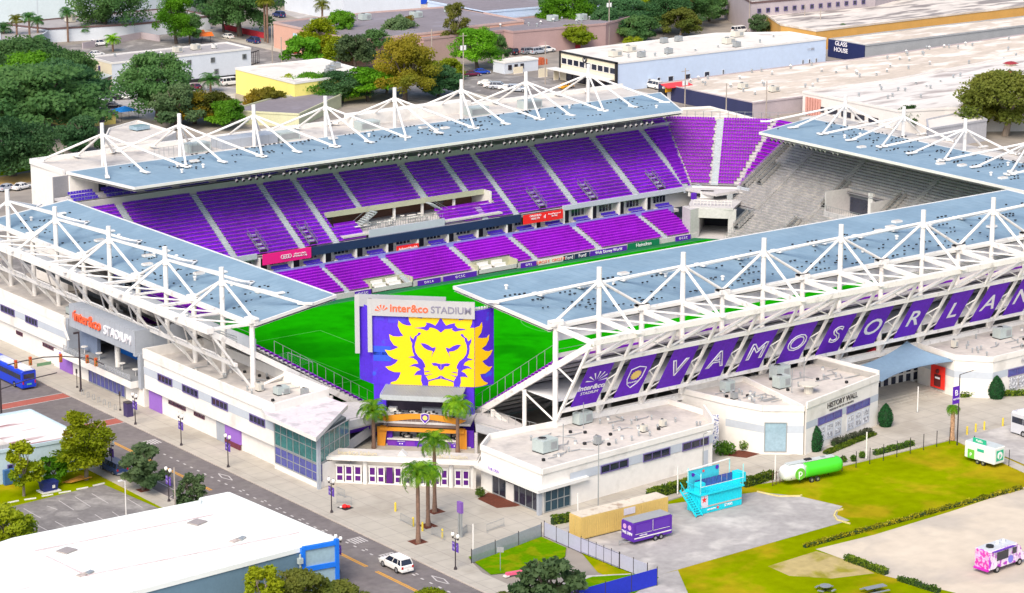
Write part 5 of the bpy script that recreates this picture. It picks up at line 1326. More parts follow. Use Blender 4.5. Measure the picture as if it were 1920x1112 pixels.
part("poster_sheet", po, lambda b: b.box(293.2,283.2,0.7,293.3,286.2,4.3,mat("poster_red",(0.80,0.03,0.02),0.5,0.1)))
part("poster_figure", po, lambda b: (b.sphere((293.17,284.7,3.4),0.36,mat("poster_dark",(0.12,0.02,0.02),0.6),8,6), b.box(293.16,284.0,1.0,293.19,285.4,2.9,mat("poster_dark",(0.12,0.02,0.02),0.6)), b.box(293.14,284.2,2.2,293.16,285.2,2.5,white_letter)))
for x_, y_, z_ in ((276.5,291.0,5.6),(287.5,291.4,6.0)):
    t = thing("parasol", "red parasol behind the gate wall, %s" % ("left of the shade sail's tip" if x_ < 280 else "over the middle of the shade sail"), "parasol", (x_,y_+1.5,0.1))
    part("canopy", t, lambda b: b.tube((x_,y_+1.5,z_-.5),(x_,y_+1.5,z_+.3),1.3,mat("parasol_red",(0.75,0.03,0.06),0.6),8,0.1))
    part("pole", t, lambda b: b.tube((x_,y_+1.5,0.1),(x_,y_+1.5,z_),.05,white,6))

# ================================================================ STREET FURNITURE
def make_lamp():
    t = thing("street_lamp", "lamp", "street lamp")
    part("post", t, lambda b: (b.tube((0,0,0),(0,0,.35),.24,dark_metal,8,.14), b.tube((0,0,.35),(0,0,4.1),.085,dark_metal,8,.06), b.beam((-.02,-.55,4.05),(-.02,.55,4.05),.07,.07,dark_metal), b.tube((0,-.55,4.0),(0,-.55,4.25),.12,dark_metal,6), b.tube((0,.55,4.0),(0,.55,4.25),.12,dark_metal,6)))
    for s in (-.55,.55):
        g = part("lamp_globe", t, lambda b: b.sphere((0,s,4.5),.25,lamp_glass,8,6,1.2), smooth=True)
        part("finial", g, lambda b: b.tube((0,s,4.78),(0,s,4.95),.06,dark_metal,6,.01))
    for s in (-.42,.42):
        p = part("pole_banner", t, lambda b: b.box(-.02,s-.26,2.35,.02,s+.26,3.55,mat("small_banner",(0.10,0.04,0.34),0.7,0.3,2.0,c2=(0.55,0.5,0.7),mix=0.35)))
        part("banner_arm", p, lambda b: b.beam((0,0,3.58),(0,s*1.6,3.58),.03,.03,dark_metal))
    return t
L_ = [((185.3, 343.1),"street lamp on the cream building's pavement, nearest the brick crossing"),
      ((185.5, 329.9),"street lamp below the first slit window run, second from the brick crossing"),
      ((185.6, 316.9),"street lamp in front of the purple and wine shutter recess"),
      ((186.4, 291.4),"street lamp on the plaza kerb beside the red bag"),
      ((186.7, 263.3),"street lamp on the plaza kerb beside the tall violet sign pylon"),
      ((171.3, 308.5),"street lamp across the road between the two small dark trees"),
      ((171.2, 324.3),"street lamp across the road in front of the dark blue parked car"),
      ((174.5, 271.4),"street lamp at the blue framed corner of the white roofed building"),
      ((189.1, 242.0),"street lamp at the bottom edge behind the dark shrubby tree"),
      ((169.1, 342.4),"street lamp behind the low white roof by the crossing")]
lamp0 = make_lamp()
for i, (p, lab) in enumerate(L_):
    if i == 0: lamp0.location = (*p,.1); lamp0["label"] = lab; lamp0["group"] = "twin globe street lamps"
    else: copy_thing(lamp0, (*p,.1), 0, lab, "twin globe street lamps")
# far lamps, tall poles
def pole(name, p, h, lab, cat, m=grey_metal, r=.13, cross=False, lampx=0.0, banner=None, grp=None, tf=False):
    t = thing(name, lab, cat, (*p,0), grp)
    part("shaft", t, lambda b: b.tube((*p,0),(*p,h),r,m,7,r*.7))
    if cross: part("crossarm", t, lambda b: b.beam((p[0]-1.2,p[1],h-.7),(p[0]+1.2,p[1],h-.7),.12,.12,m))
    if tf: part("transformer", t, lambda b: (b.tube((p[0]+.5,p[1],h-4.2),(p[0]+.5,p[1],h-3.1),.35,mat("transformer_grey",(.6,.62,.62),.5),8), b.tube((p[0]-.5,p[1],h-4.2),(p[0]-.5,p[1],h-3.1),.35,mat("transformer_grey",(.6,.62,.62),.5),8)))
    if lampx: part("lamp_arm", t, lambda b: (b.beam((*p,h),(p[0]+lampx,p[1],h+.2),.08,.08,m), b.box(p[0]+lampx-.3,p[1]-.15,h+.1,p[0]+lampx+.3,p[1]+.15,h+.25,white)))
    return t
wood = mat("weathered_wood_pole",(0.36,0.31,0.27),0.9,0.15)
for p, h, lab, tf in (((386.3, 540.3),17,"wooden utility pole with two transformers behind the far roof",True),((403.2, 578.1),12,"pale utility pole beside the bright green trees",False),((471.9, 589.9),15,"utility pole with transformers standing before the dark trees",True),
    ((378.0, 616.5),11,"pale wooden pole on the pavement beside the pink wall",False),((380.0, 615.1),7.5,"short thin pole right of the pale wooden pole",False),((417.9, 548.4),11,"pale wooden pole beside the white hut and orange crates",False),
    ((516.8, 581.6),17,"tall dark pole in front of the grey warehouse wall",False),((529.5, 572.2),9,"left of the two pale poles on the tan wall",False),((528.2, 564.2),8.5,"right of the two pale poles on the tan wall",False),
    ((422.9, 483.6),8.5,"thin dark pole at the beige lot, left of the navy wall corner",False),((430.6, 477.9),9,"thin dark pole on the beige building's right wall",False),((425.4, 501.8),9.5,"pole hung with equipment beside the red awning",True),
    ((522.8, 638.4),6,"pole in front of the yellow house",False),((363.0, 699.7),7,"dark thin pole at the grey roofed building on the far left",False)):
    pole("utility_pole", p, h, lab, "utility pole", wood, .17, tf, tf=tf, grp="wooden and metal utility poles")
pole("light_pole", (165.6, 296.6), 9.0, "thin grey light pole rising at the edge of the small car park", "light pole", wood, .14)
pole("light_pole", (162.7, 304.7), 5.6, "short white lamp pole with curved head in the small car park", "light pole", white, .09, lampx=-.7)
pole("light_pole", (213.9, 268.8), 10.4, "thin grey light pole in front of the store block", "light pole", grey_metal, .09, lampx=1.4)
pole("light_pole", (238.0, 275.6), 5.5, "short grey light pole at the end of the store block", "light pole", grey_metal, .08, lampx=1.0)
pole("light_pole", (275.7, 263.3), 10.6, "dark light pole with long curved arm by the small palm", "light pole", dark_metal, .11, lampx=3.0)
for p, lab in (((191.9, 266.7),"white marker post on the plaza near the green fence corner"),((210.4, 268.7),"white marker post behind the yellow container"),((228.5, 269.8),"white marker post near the cyan viewing box"),((243.3, 266.5),"white marker post behind the black gate"),((260.3, 266.1),"white marker post beyond the lawn hedge"),((282.9, 278.6),"white marker post before the steps")):
    t = thing("marker_post", lab, "post", (*p,.1), "slim white plaza posts"); part("post", t, lambda b: (b.tube((*p,.1),(*p,4.1),.1,white,7), b.tube((*p,.1),(*p,.2),.2,grey_metal,8)))
for p, lab in (((193.5, 286.7),"yellow bollard left of the crowd barrier"),((191.9, 280.2),"yellow bollard at the right end of the crowd barrier"),((191.8, 277.9),"yellow bollard behind the nearest palm trunk"),((192.3, 274.1),"yellow bollard beside the second crowd barrier"),
    ((280.5, 266.0),"yellow bollard nearest the palm in the row by the coach"),((282.5, 266.2),"second yellow bollard from the palm in the row by the coach"),((284.3, 266.2),"third yellow bollard from the palm in the row by the coach"),((287.9, 265.9),"yellow bollard nearest the coach")):
    t = thing("bollard", lab, "bollard", (*p,.1), "yellow bollards"); part("post", t, lambda b: (b.tube((*p,.1),(*p,1.25),.14,yellow_bollard,8), b.sphere((*p,1.25),.14,yellow_bollard,8,4)))
for k in range(7):
    p = (186.3, 361.8-1.72*k)
    t = thing("bike_stand", "grey bike hoop, %s of seven counted from the signal mast" % ("first second third fourth fifth sixth seventh".split()[k]), "bike stand", (*p,.1), "row of seven hoop stands")
    part("hoop", t, lambda b: (b.tube((*p,.1),(*p,.95),.05,grey_metal,6), b.beam((p[0],p[1],.95),(p[0]+.35,p[1],.95),.06,.06,grey_metal), b.tube((p[0]+.35,p[1],.1),(p[0]+.35,p[1],.95),.05,grey_metal,6)))
def barrier(a, c, lab):
    t = thing("crowd_barrier", lab, "barrier", (*a,.1), "steel crowd barriers"); a, c = Vector((*a,.1)), Vector((*c,.1)); 
    part("frame", t, lambda b: (b.beam(a+Vector((0,0,1.1)),c+Vector((0,0,1.1)),.05,.05,grey_metal), b.beam(a+Vector((0,0,.25)),c+Vector((0,0,.25)),.05,.05,grey_metal), [b.tube(a.lerp(c,k/14)+Vector((0,0,.25)),a.lerp(c,k/14)+Vector((0,0,1.1)),.018,grey_metal,4) for k in range(15)]))
    d = (c-a).normalized(); q = Vector((-d.y,d.x,0))
    for e in (a, c): part("foot", t, lambda b: (b.beam(e-q*.3,e+q*.3,.05,.05,grey_metal), b.tube(e,e+Vector((0,0,1.1)),.03,grey_metal,5)))
barrier((191.2, 297.5),(191.2, 295.5),"crowd barrier right beside the lamp in front of the gate")
barrier((189.2, 294.4),(190.3, 292.5),"faint crowd barrier around the red bag")
barrier((191.8, 283.0),(191.6, 279.9),"crowd barrier between two yellow bollards on the plaza")
barrier((191.9, 275.9),(192.0, 273.3),"crowd barrier right of the palm row")
barrier((194.6, 272.9),(196.1, 273.9),"crowd barrier at the foot of the violet sign pylon")
barrier((198.2, 272.4),(201.5, 273.1),"long faint crowd barrier near the green fence")
t = thing("bag_heap", "red bag lying on a dark mat on the plaza", "bag", (*(189.0, 292.1),.1))
part("mat", t, lambda b: b.prism([(188.1, 292.7),(189.7, 292.9),(189.8, 291.2),(188.3, 290.9)],.1,.14,black)); gp = (188.8, 291.9)
part("bag", t, lambda b: (b.sphere((*gp,.35),.38,red_board,8,6,.8), b.sphere((gp[0]+.5,gp[1]-.2,.28),.25,red_board,8,6,.8), b.sphere((gp[0]-.4,gp[1]+.3,.25),.22,white,8,6,.8)))
pp_ = (194.4, 273.1)
t = thing("sign_pylon", "tall narrow violet and grey sign pylon on the plaza", "sign", (*pp_,.1))
part("pylon_post", t, lambda b: (b.box(pp_[0]-.12,pp_[1]+.05,.1,pp_[0]+.12,pp_[1]+.3,4.6,grey_metal), b.box(pp_[0]-.12,pp_[1]-.4,.1,pp_[0]+.12,pp_[1]-.15,4.6,grey_metal)))
part("pylon_panel", t, lambda b: b.box(pp_[0]-.2,pp_[1]-.5,3.4,pp_[0]+.2,pp_[1]+.4,4.9,mat("pylon_violet",(0.22,0.10,0.42),.5)))
pb = (275.8, 263.2)
t = thing("gate_banner", "purple banner with a big letter B on the light pole by the palm", "banner", (*pb,7))
part("banner_cloth", t, lambda b: b.box(pb[0]-1.5,pb[1]-.03,6.4,pb[0]-.15,pb[1]+.03,9.0,purple))
text("banner_letter", "B", (pb[0]-.8,pb[1]-.06,8.0), (1,0,0), (0,0,1), 1.2, white_letter, t)
text("banner_lettering", "GATE B", (pb[0]-.8,pb[1]-.06,7.1), (1,0,0), (0,0,1), .36, white_letter, t)
wb = (182.0, 349.7)
t = thing("litter_cabinet", "dark purple square cabinet on the pavement near the lilac panel", "cabinet", (*(186.6, 347.6),.1)); wb = (186.6, 347.6)
part("cabinet_body", t, lambda b: b.box(wb[0]-.5,wb[1]-.6,.1,wb[0]+.5,wb[1]+.6,2.2,mat("cabinet_purple",(.05,.035,.12),.5)))
part("cabinet_lid", t, lambda b: b.box(wb[0]-.55,wb[1]-.65,2.2,wb[0]+.55,wb[1]+.65,2.3,dark_metal))
for p, lab in (((187.7, 366.0),"short sign post by the gate windows, near the signal mast"),((187.0, 350.9),"short dark sign post below the gate windows")):
    t = thing("street_sign", lab, "sign", (*p,.1)); part("post", t, lambda b: (b.tube((*p,.1),(*p,3.1),.05,dark_metal,6), b.tube((*p,.1),(*p,.35),.15,dark_metal,6))); part("sign_plate", t, lambda b: b.box(p[0]-.03,p[1]-.25,2.4,p[0]+.03,p[1]+.25,3.1,dark_metal))
p = (190.9, 259.5); t = thing("street_sign", "small grey road sign seen from behind on the green corner", "sign", (*p,.1)); part("post", t, lambda b: b.tube((*p,.1),(*p,3.2),.04,grey_metal,6)); part("sign_plate", t, lambda b: b.ob((*p,2.9),(.3,-.3,0),(.01,.01,0),(0,0,.35),grey_metal))
# traffic signal mast
ms = (187.2, 363.8)
t = thing("traffic_signal", "dark curved signal mast with five hanging signal heads over the crossing", "traffic signal", (*ms,.1))
part("mast", t, lambda b: (b.tube((*ms,.1),(*ms,.6),.3,dark_metal,8,.2), b.tube((*ms,.6),(*ms,9.6),.17,dark_metal,8,.12), b.beam((ms[0]-.9,ms[1],9.5),(ms[0],ms[1],9.5),.15,.3,dark_metal)))
arm = [(ms[0],ms[1],5.5),(ms[0]-2.5,ms[1]+.0,6.1),(ms[0]-6,ms[1]+.2,6.5),(ms[0]-9.5,ms[1]+.4,6.4),(ms[0]-12,ms[1]+.4,6.2)]
part("mast_arm", t, lambda b: b.path(arm,.09,dark_metal))
arm2 = [(ms[0],ms[1],5.5),(ms[0]+.3,ms[1]-3,6.0),(ms[0]+.4,ms[1]-7,5.9)]
part("mast_arm", t, lambda b: b.path(arm2,.09,dark_metal))
sig_y = mat("signal_casing_orange",(0.50,0.14,0.04),.5); 
for q in ((ms[0]-3.2,ms[1]+.05,6.1),(ms[0]-8.2,ms[1]+.3,6.4),(ms[0]-10.6,ms[1]+.4,6.25),(ms[0]+.3,ms[1]-1.9,5.8),(ms[0]+.35,ms[1]-4.6,5.9)):
    h_ = part("signal_head", t, lambda b: b.box(q[0]-.2,q[1]-.2,q[2]-.8,q[0]+.2,q[1]+.2,q[2]+.5,sig_y))
    part("lens", h_, lambda b: [b.sphere((q[0]-.1,q[1]-.2,q[2]-.55+.43*k),.13,mat("lens_%d"%k,((.02,.1,.03),(.3,.2,.02),(.5,.01,.01))[k],.3),8,5) for k in range(3)])
part("street_name_plate", t, lambda b: b.box(ms[0]-7.2,ms[1]+.1,5.2,ms[0]-4.8,ms[1]+.16,5.7,mat("name_plate_green",(.16,.30,.16),.5)))
a_, c_ = (175.4, 367.7), (183.9, 365.1)
t = thing("traffic_signal", "end of a second dark signal arm entering from the left edge", "traffic signal", (168,352,.1))
part("mast", t, lambda b: (b.tube((168,352,.1),(168,352,8),.16,dark_metal,8), b.path([(168,352,6.4),(173,352.4,7.0),(177.6,352.6,7.2)],.08,dark_metal)))
# ================================================================ FENCES, HEDGES
def fence(name, lab, a, c, h, m, post=dark_metal, every=2.4, cloth=True, grp=None, rails=False, cat="fence"):
    a, c = Vector((*a,.06)), Vector((*c,.06)); L = (c-a).length; n = max(1,int(L/every)); t = thing(name, lab, cat, tuple(a), grp)
    if cloth: part("screen_cloth", t, lambda b: b.ob((a+c)/2+Vector((0,0,h*.5)), (c-a)/2, Vector((-(c-a).y,(c-a).x,0)).normalized()*.015, (0,0,h*.45), m))
    if rails: part("rail", t, lambda b: (b.beam(a+Vector((0,0,h*.92)),c+Vector((0,0,h*.92)),.05,.05,post), b.beam(a+Vector((0,0,.2)),c+Vector((0,0,.2)),.05,.05,post)))
    for k in range(n+1):
        p = a.lerp(c,k/n); part("fence_post", t, lambda b: b.tube(p,p+Vector((0,0,h+.1)),.045 if rails else .055,post,6))
    return t
lil = mat("lilac_screen_cloth",(0.42,0.42,0.55),.8,.06); blu = mat("blue_screen_cloth",(0.015,0.03,0.48),.8,.08); gsc = mat("grey_mesh",(0.30,0.34,0.40),.8,.1,alpha=.6)
fence("fence","lilac screened fence from the container down to the gate",(203.3, 266.7),(203.2, 258.8),2.1,lil)
fence("gate","black framed double gate with lilac screens in the yard fence",(203.2, 258.8),(203.4, 251.3),2.2,lil,black,1.5,rails=True,cat="gate")
fence("fence","short lilac screened fence between the gate and the blue screen",(203.5, 251.3),(203.8, 246.2),2.1,lil)
fence("fence","blue screened fence running to the bottom edge",(203.3, 243.7),(190.8, 243.4),2.4,blu,every=3.5)
fence("fence","low grey mesh fence with black posts behind the green corner",(189.6, 263.9),(202.9, 266.8),1.9,gsc,every=4.5)
fence("fence","black post and wire fence along the top of the lawn",(245.6, 263.9),(275.4, 264.5),2.3,gsc,black,2.6,cloth=False,rails=False)
fence("fence","black post fence from the palm corner towards the small white trailer",(275.7, 263.3),(273.8, 248.0),2.3,gsc,black,3.2,cloth=False)
t = fence("gate","dark slatted swing gate behind the green trailer",(241.4, 264.9),(252.4, 266.4),1.9,gsc,mat("rusty_brown",(.09,.04,.03),.7),.75,cloth=False,rails=True,cat="gate")
fence("fence","chain link fence along the pavement beside the small car park",(169.2,300),(169.2,262),1.3,gsc,grey_metal,3.0)
LG = {}
def leaf_cloud(name, seed, n, size, shape, m, lobes=14, core=None, flat=.0):
    """crown of small leaf-clump faces spread over many lobes; shape(R) gives a lobe centre and radius"""
    R = random.Random(seed); b = MB()
    L = [shape(R) for _ in range(lobes)]
    for c, r in L:
        for _ in range(int(n/lobes)):
            d = Vector((R.gauss(0,1),R.gauss(0,1),R.gauss(0,1)+.15)).normalized()
            p = Vector(c) + Vector((d.x*r[0],d.y*r[1],d.z*r[2]))*(R.random()**.35)*R.uniform(.85,1.12)
            u = Vector((R.gauss(0,1),R.gauss(0,1),R.gauss(0,1)*.6)).normalized(); w = (u.cross(d+Vector((R.random()*.8,R.random()*.8,R.random()*.8)))).normalized()
            s = size*R.uniform(.6,1.35)
            b.add([p-u*s, p-w*s*.55, p+u*s, p+w*s*.55],[(0,1,2,3)],m)
    me = b.build(name); return me
dk = leafmat("leaf_dark_hedge",(0.08,0.16,0.015),(0.26,0.34,0.03),1.2)
gold = leafmat("leaf_golden_hedge",(0.16,0.18,0.01),(0.50,0.44,0.02),1.0)
cyp = leafmat("leaf_cypress",(0.010,0.08,0.02),(0.03,0.15,0.04),2.0)
shr = leafmat("leaf_shrub",(0.07,0.16,0.02),(0.20,0.32,0.04),1.2)
dull = leafmat("leaf_dull_shrub",(0.07,0.08,0.05),(0.16,0.17,0.11),1.5)
def hedge(name, lab, a, c, w, h, m, n=70, grp=None, seed=1, cat="hedge", wob=.2):
    a, c = Vector((*a,0)), Vector((*c,0)); L = (c-a).length; R = random.Random(seed); d = (c-a).normalized(); q = Vector((-d.y,d.x,0)); b = MB()
    for k in range(int(L*n)):
        s = R.random()*L; hh = h*(1-wob*(.5+.5*sin(s*1.9+seed))*R.random()); side = R.choice((-1,1,0,0))
        off = side*w/2 if side else R.uniform(-w/2,w/2); z = hh if side == 0 else R.uniform(.05,hh)
        p = a + d*s + q*(off+R.gauss(0,.06)) + Vector((0,0,z+.05+R.gauss(0,.05)))
        u = Vector((R.gauss(0,1),R.gauss(0,1),R.gauss(0,1))).normalized(); v = u.cross(Vector((R.random(),R.random(),R.random()))).normalized(); s2 = R.uniform(.08,.2)
        b.add([p-u*s2,p-v*s2*.7,p+u*s2,p+v*s2*.7],[(0,1,2,3)],m)
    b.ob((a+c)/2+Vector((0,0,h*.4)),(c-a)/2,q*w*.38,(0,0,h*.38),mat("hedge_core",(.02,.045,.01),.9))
    o = b.build(name); tag(o, lab, cat, grp); return o
hedge("hedge","thick green hedge between the container and the cyan viewing box",(223.8, 270.4),(233.0, 271.2),1.1,1.4,dk,170,seed=2)
hedge("hedge","green hedge right of the cyan viewing box",(238.0, 266.9),(243.8, 267.3),1.0,1.2,dk,150,seed=3)
hedge("hedge","short dark hedge left of the yellow container",(207.0, 269.9),(210.0, 269.5),.8,1.2,dk,150,seed=4)
hedge("hedge","yellow green hedge along the lawn's edge above the sand",(227.6, 243.4),(268.1, 243.6),.6,.5,gold,65,seed=5,wob=.9)
hedge("hedge","low green hedge at the sand's left edge, longer piece",(228.7, 236.8),(228.9, 229.7),.9,.7,dk,120,seed=6)
hedge("hedge","low broken hedge at the sand's left edge, lower piece",(228.8, 227.4),(229.5, 221.2),.9,.6,shr,80,seed=7,wob=.8)
hedge("hedge","planting strip below the photo panels of the history facade",(257.2, 271.2),(269.8, 274.2),.9,.45,dk,120,seed=8)
hedge("hedge","dull low shrubs against the history facade",(260.8, 273.4),(269.3, 274.6),.8,1.0,dull,120,seed=9,wob=.6)
hedge("hedge","planting strip along the right block",(294.1, 280.7),(303.0, 275.2),1.2,.8,dk,120,seed=10)
hedge("hedge","row of clipped bushes behind the black lawn fence",(262.5, 266.7),(270.4, 266.9),.7,.8,shr,120,seed=11,wob=.7)
for p, lab, r in (((256.7, 266.9),"first of three small round bushes behind the lawn fence",.5),((258.1, 266.4),"middle of three small round bushes behind the lawn fence",.5),((260.2, 266.8),"last of three small round bushes behind the lawn fence",.55),((206.2, 284.9),"small round bush at the tip of the mulch bed by the store",.75),((249.2, 279.4),"dark cone shaped bush in the mulch bed between the blocks",.9)):
    R0 = random.Random(int(p[0]*7)); o = leaf_cloud("bush", int(p[0]*7), 420, .15, lambda R: ((p[0]+R.gauss(0,.1)*r,p[1]+R.gauss(0,.1)*r,r*.95+.1),(r*.85,r*.85,r*.9)), shr, 5)
    tag(o, lab, "bush", "small clipped bushes")
pz = (246.0, 279.9); o = leaf_cloud("bush", 77, 700, .22, lambda R: ((pz[0]+R.gauss(0,.6),pz[1]+R.gauss(0,.6),.9),(1.1,1.1,.9)), leafmat("leaf_spiky",(0.04,0.12,0.01),(0.12,0.26,0.02),1.0), 6); tag(o,"spiky leafed bush at the mosaic screen in the mulch bed","bush","small clipped bushes")
def topiary(p, h, r, lab):
    R = random.Random(int(p[0]*13)); b = MB(); prof = lambda t: r*(.62+.9*t-1.52*t*t)/.76 if t < .55 else r*max(.02,(1-t)**.75)*1.72/1.12*.85
    prof = lambda t: r*min(1,(.70+.30*sin(min(1,t*2.2)*pi/2)))*(1 if t < .35 else max(.03,cos((t-.35)/.65*pi/2)**.8))
    rings = [[(p[0]+prof(k/12)*.9*cos(2*pi*j/12),p[1]+prof(k/12)*.9*sin(2*pi*j/12),.1+h*k/12*.97) for j in range(12)] for k in range(13)]
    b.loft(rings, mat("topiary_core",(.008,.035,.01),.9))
    for _ in range(1500):
        t = R.random(); a = R.random()*2*pi; rr_ = prof(t)*R.uniform(.93,1.04); q = Vector((p[0]+rr_*cos(a),p[1]+rr_*sin(a),.1+h*t))
        u = Vector((R.gauss(0,1),R.gauss(0,1),R.gauss(0,1))).normalized(); v = u.cross(Vector((cos(a),sin(a),.3))).normalized(); s = R.uniform(.06,.14)
        b.add([q-u*s,q-v*s*.7,q+u*s,q+v*s*.7],[(0,1,2,3)],cyp)
    tag(b.build("topiary_tree"), lab, "clipped tree", "clipped cone evergreens")
topiary((257.2, 273.5),3.9,1.25,"dark clipped cone evergreen left of the history facade")
topiary((273.9, 276.2),3.5,1.15,"dark clipped cone evergreen right of the history facade")
topiary((297.9, 276.8),3.6,1.3,"dark clipped cone evergreen beside the right block's photo panels")

# ================================================================ VEHICLES
tyre_m = mat("tyre",(.015,.015,.017),.8,.1); rim_m = mat("rim",(.45,.46,.48),.3,.05,metal=.7); chrome = mat("chrome_trim",(.6,.6,.62),.25,.05,metal=.8)
tail_m = mat("tail_lens",(.5,.01,.01),.3); head_m = mat("head_lens",(.75,.75,.72),.2)
def paint(nm, c): return mat(nm, c, .28, .04, .5, spec=.6)
def ring(x, hw, z0, zm, z1, tuck=.12):
    return [(x,-hw+tuck,z0),(x,hw-tuck,z0),(x,hw,z0+.15),(x,hw,zm),(x,hw-.08,z1),(x,-hw+.08,z1),(x,-hw,zm),(x,-hw,z0+.15)]
CARS = {}
def make_car(kind, cm, cname):
    key = (kind, cname)
    if key in CARS: return None
    t = thing({"suv":"suv","sedan":"parked_car","van":"van"}[kind], "car", "car")
    if kind == "suv":
        L, hw, zb, zr, wr, wx = 2.6, .98, 1.12, 1.86, .42, 1.5; prof = [(-2.6,.86,.55,1.05),(-2.52,.96,.95,1.14),(-1.2,1,1.02,1.17),(1.2,1,1.0,1.14),(2.2,.95,.9,1.05),(2.58,.82,.6,.85)]; gh = [(-2.45,1.12,-2.15,1.84),(1.25,1.12,.35,1.82)]
    elif kind == "sedan":
        L, hw, zb, zr, wr, wx = 2.3, .89, .90, 1.42, .33, 1.35; prof = [(-2.3,.78,.5,.88),(-2.2,.88,.75,.96),(-1.2,.9,.82,.97),(1.0,.9,.80,.93),(2.0,.84,.66,.78),(2.3,.7,.45,.6)]; gh = [(-1.75,.93,-1.0,1.40),(1.25,.9,.35,1.40)]
    else:
        L, hw, zb, zr, wr, wx = 2.7, .98, 1.2, 2.1, .38, 1.6; prof = [(-2.7,.92,1.0,1.25),(-2.6,.98,1.1,1.28),(-1.2,1,1.15,1.28),(1.6,1,1.1,1.22),(2.4,.92,.85,1.0),(2.7,.8,.6,.8)]; gh = [(-2.65,1.22,-2.5,2.08),(1.9,1.18,1.2,2.05)]
    part("body", t, lambda b: b.loft([ring(x,w,.28,zm,z1) for x,w,zm,z1 in prof], cm), bevel=.03)
    (xa,za,xb,zb_),(xc,zc,xd,zd) = gh; w0, w1 = hw-.08, hw-.24
    part("cabin_glass", t, lambda b: b.loft([[(xa,-w0,za),(xa,w0,za),(xb,w1,zb_-.04),(xb,-w1,zb_-.04)],[(xc,-w0,zc),(xc,w0,zc),(xd,w1,zd-.04),(xd,-w1,zd-.04)]], glass))
    def _f(b):
        b.ob(((xb+xd)/2,0,zb_),((xd-xb)/2+.06,0,0),(0,w1+.03,0),(0,0,.045),cm)
        for s in (-1,1):
            for (p, q) in (((xa+.02,s*w0,za),(xb,s*w1,zb_)),((xc,s*w0,zc),(xd,s*w1,zd)),(((xa+xc)/2+.2,s*(w0+.005),(za+zc)/2),((xb+xd)/2+.1,s*(w1+.005),zb_)),(((xa*3+xc)/4-.1,s*(w0+.005),(za+zc)/2),((xb*3+xd)/4-.1,s*(w1+.005),zb_))): b.beam(p,q,.10,.07,cm)
    part("roof", t, _f)
    for sx in (-wx,wx):
        for s in (-1,1):
            w = part("wheel", t, lambda b: b.tube((sx,s*(hw-.22),wr),(sx,s*(hw+.02),wr),wr,tyre_m,14))
            part("rim", w, lambda b: b.tube((sx,s*(hw-.1),wr),(sx,s*(hw+.035),wr),wr*.62,rim_m,10))
    for s in (-1,1):
        part("headlight", t, lambda b: b.ob((L-.13,s*(hw-.28),prof[-1][3]-.12),(.12,0,0),(0,.2,0),(0,0,.08),head_m))
        part("tail_light", t, lambda b: b.ob((-L+.03,s*(hw-.2),prof[0][3]-.14),(.06,0,0),(0,.12,0),(0,0,.16 if kind != "sedan" else .09),tail_m))
        part("wing_mirror", t, lambda b: b.ob((xc-.25,s*(hw+.06),zc+.08),(.07,0,0),(0,.09,0),(0,0,.07),cm))
    part("bumper", t, lambda b: (b.ob((-L,0,.48),(.07,0,0),(0,hw-.12,0),(0,0,.13),cm if kind!="van" else grey_metal), b.ob((L-.02,0,.42),(.07,0,0),(0,hw-.2,0),(0,0,.12),cm)))
    part("number_plate", t, lambda b: b.ob((-L-.075,0,.62 if kind!="sedan" else .6),(.01,0,0),(0,.17,0),(0,0,.08),white))
    CARS[key] = t
    return t
def car(kind, cm, cname, p, rz, lab, grp="cars parked and driving round the stadium", z=.02, sc=None):
    t = make_car(kind, cm, cname)
    if t is None: t = copy_thing(CARS[(kind,cname)], (*p,z), rz, lab, grp, sc)
    else:
        t.location = (*p,z); t.rotation_euler = (0,0,rz)
        if sc: t.scale = sc
    t["label"] = lab; t["group"] = grp; t["category"] = "van" if kind == "van" else "car"; return t
pw, pg, pb_, pnv, prd, pblk, psil, pyel, pwine = paint("car_white",(.80,.79,.77)), paint("car_grey",(.22,.23,.26)), paint("car_blue",(.01,.06,.42)), paint("car_navy",(.015,.03,.13)), paint("car_red",(.5,.01,.03)), paint("car_black",(.012,.012,.02)), paint("car_silver",(.42,.45,.50)), paint("car_yellow",(.75,.36,.01)), paint("car_wine",(.12,.01,.04))
psky = paint("car_sky_blue",(.06,.22,.50))
Y = pi/2
car("suv",pw,"white",(181.0,268.2),Y,"white off-road car with dark windows driving along the street by the yellow centre line")
car("van",paint("carrier_navy",(.03,.06,.17)),"carrier navy",(171.8, 325.0),Y,"dark navy people carrier parked by the kerb under the light green tree", sc=(1,1,.85))
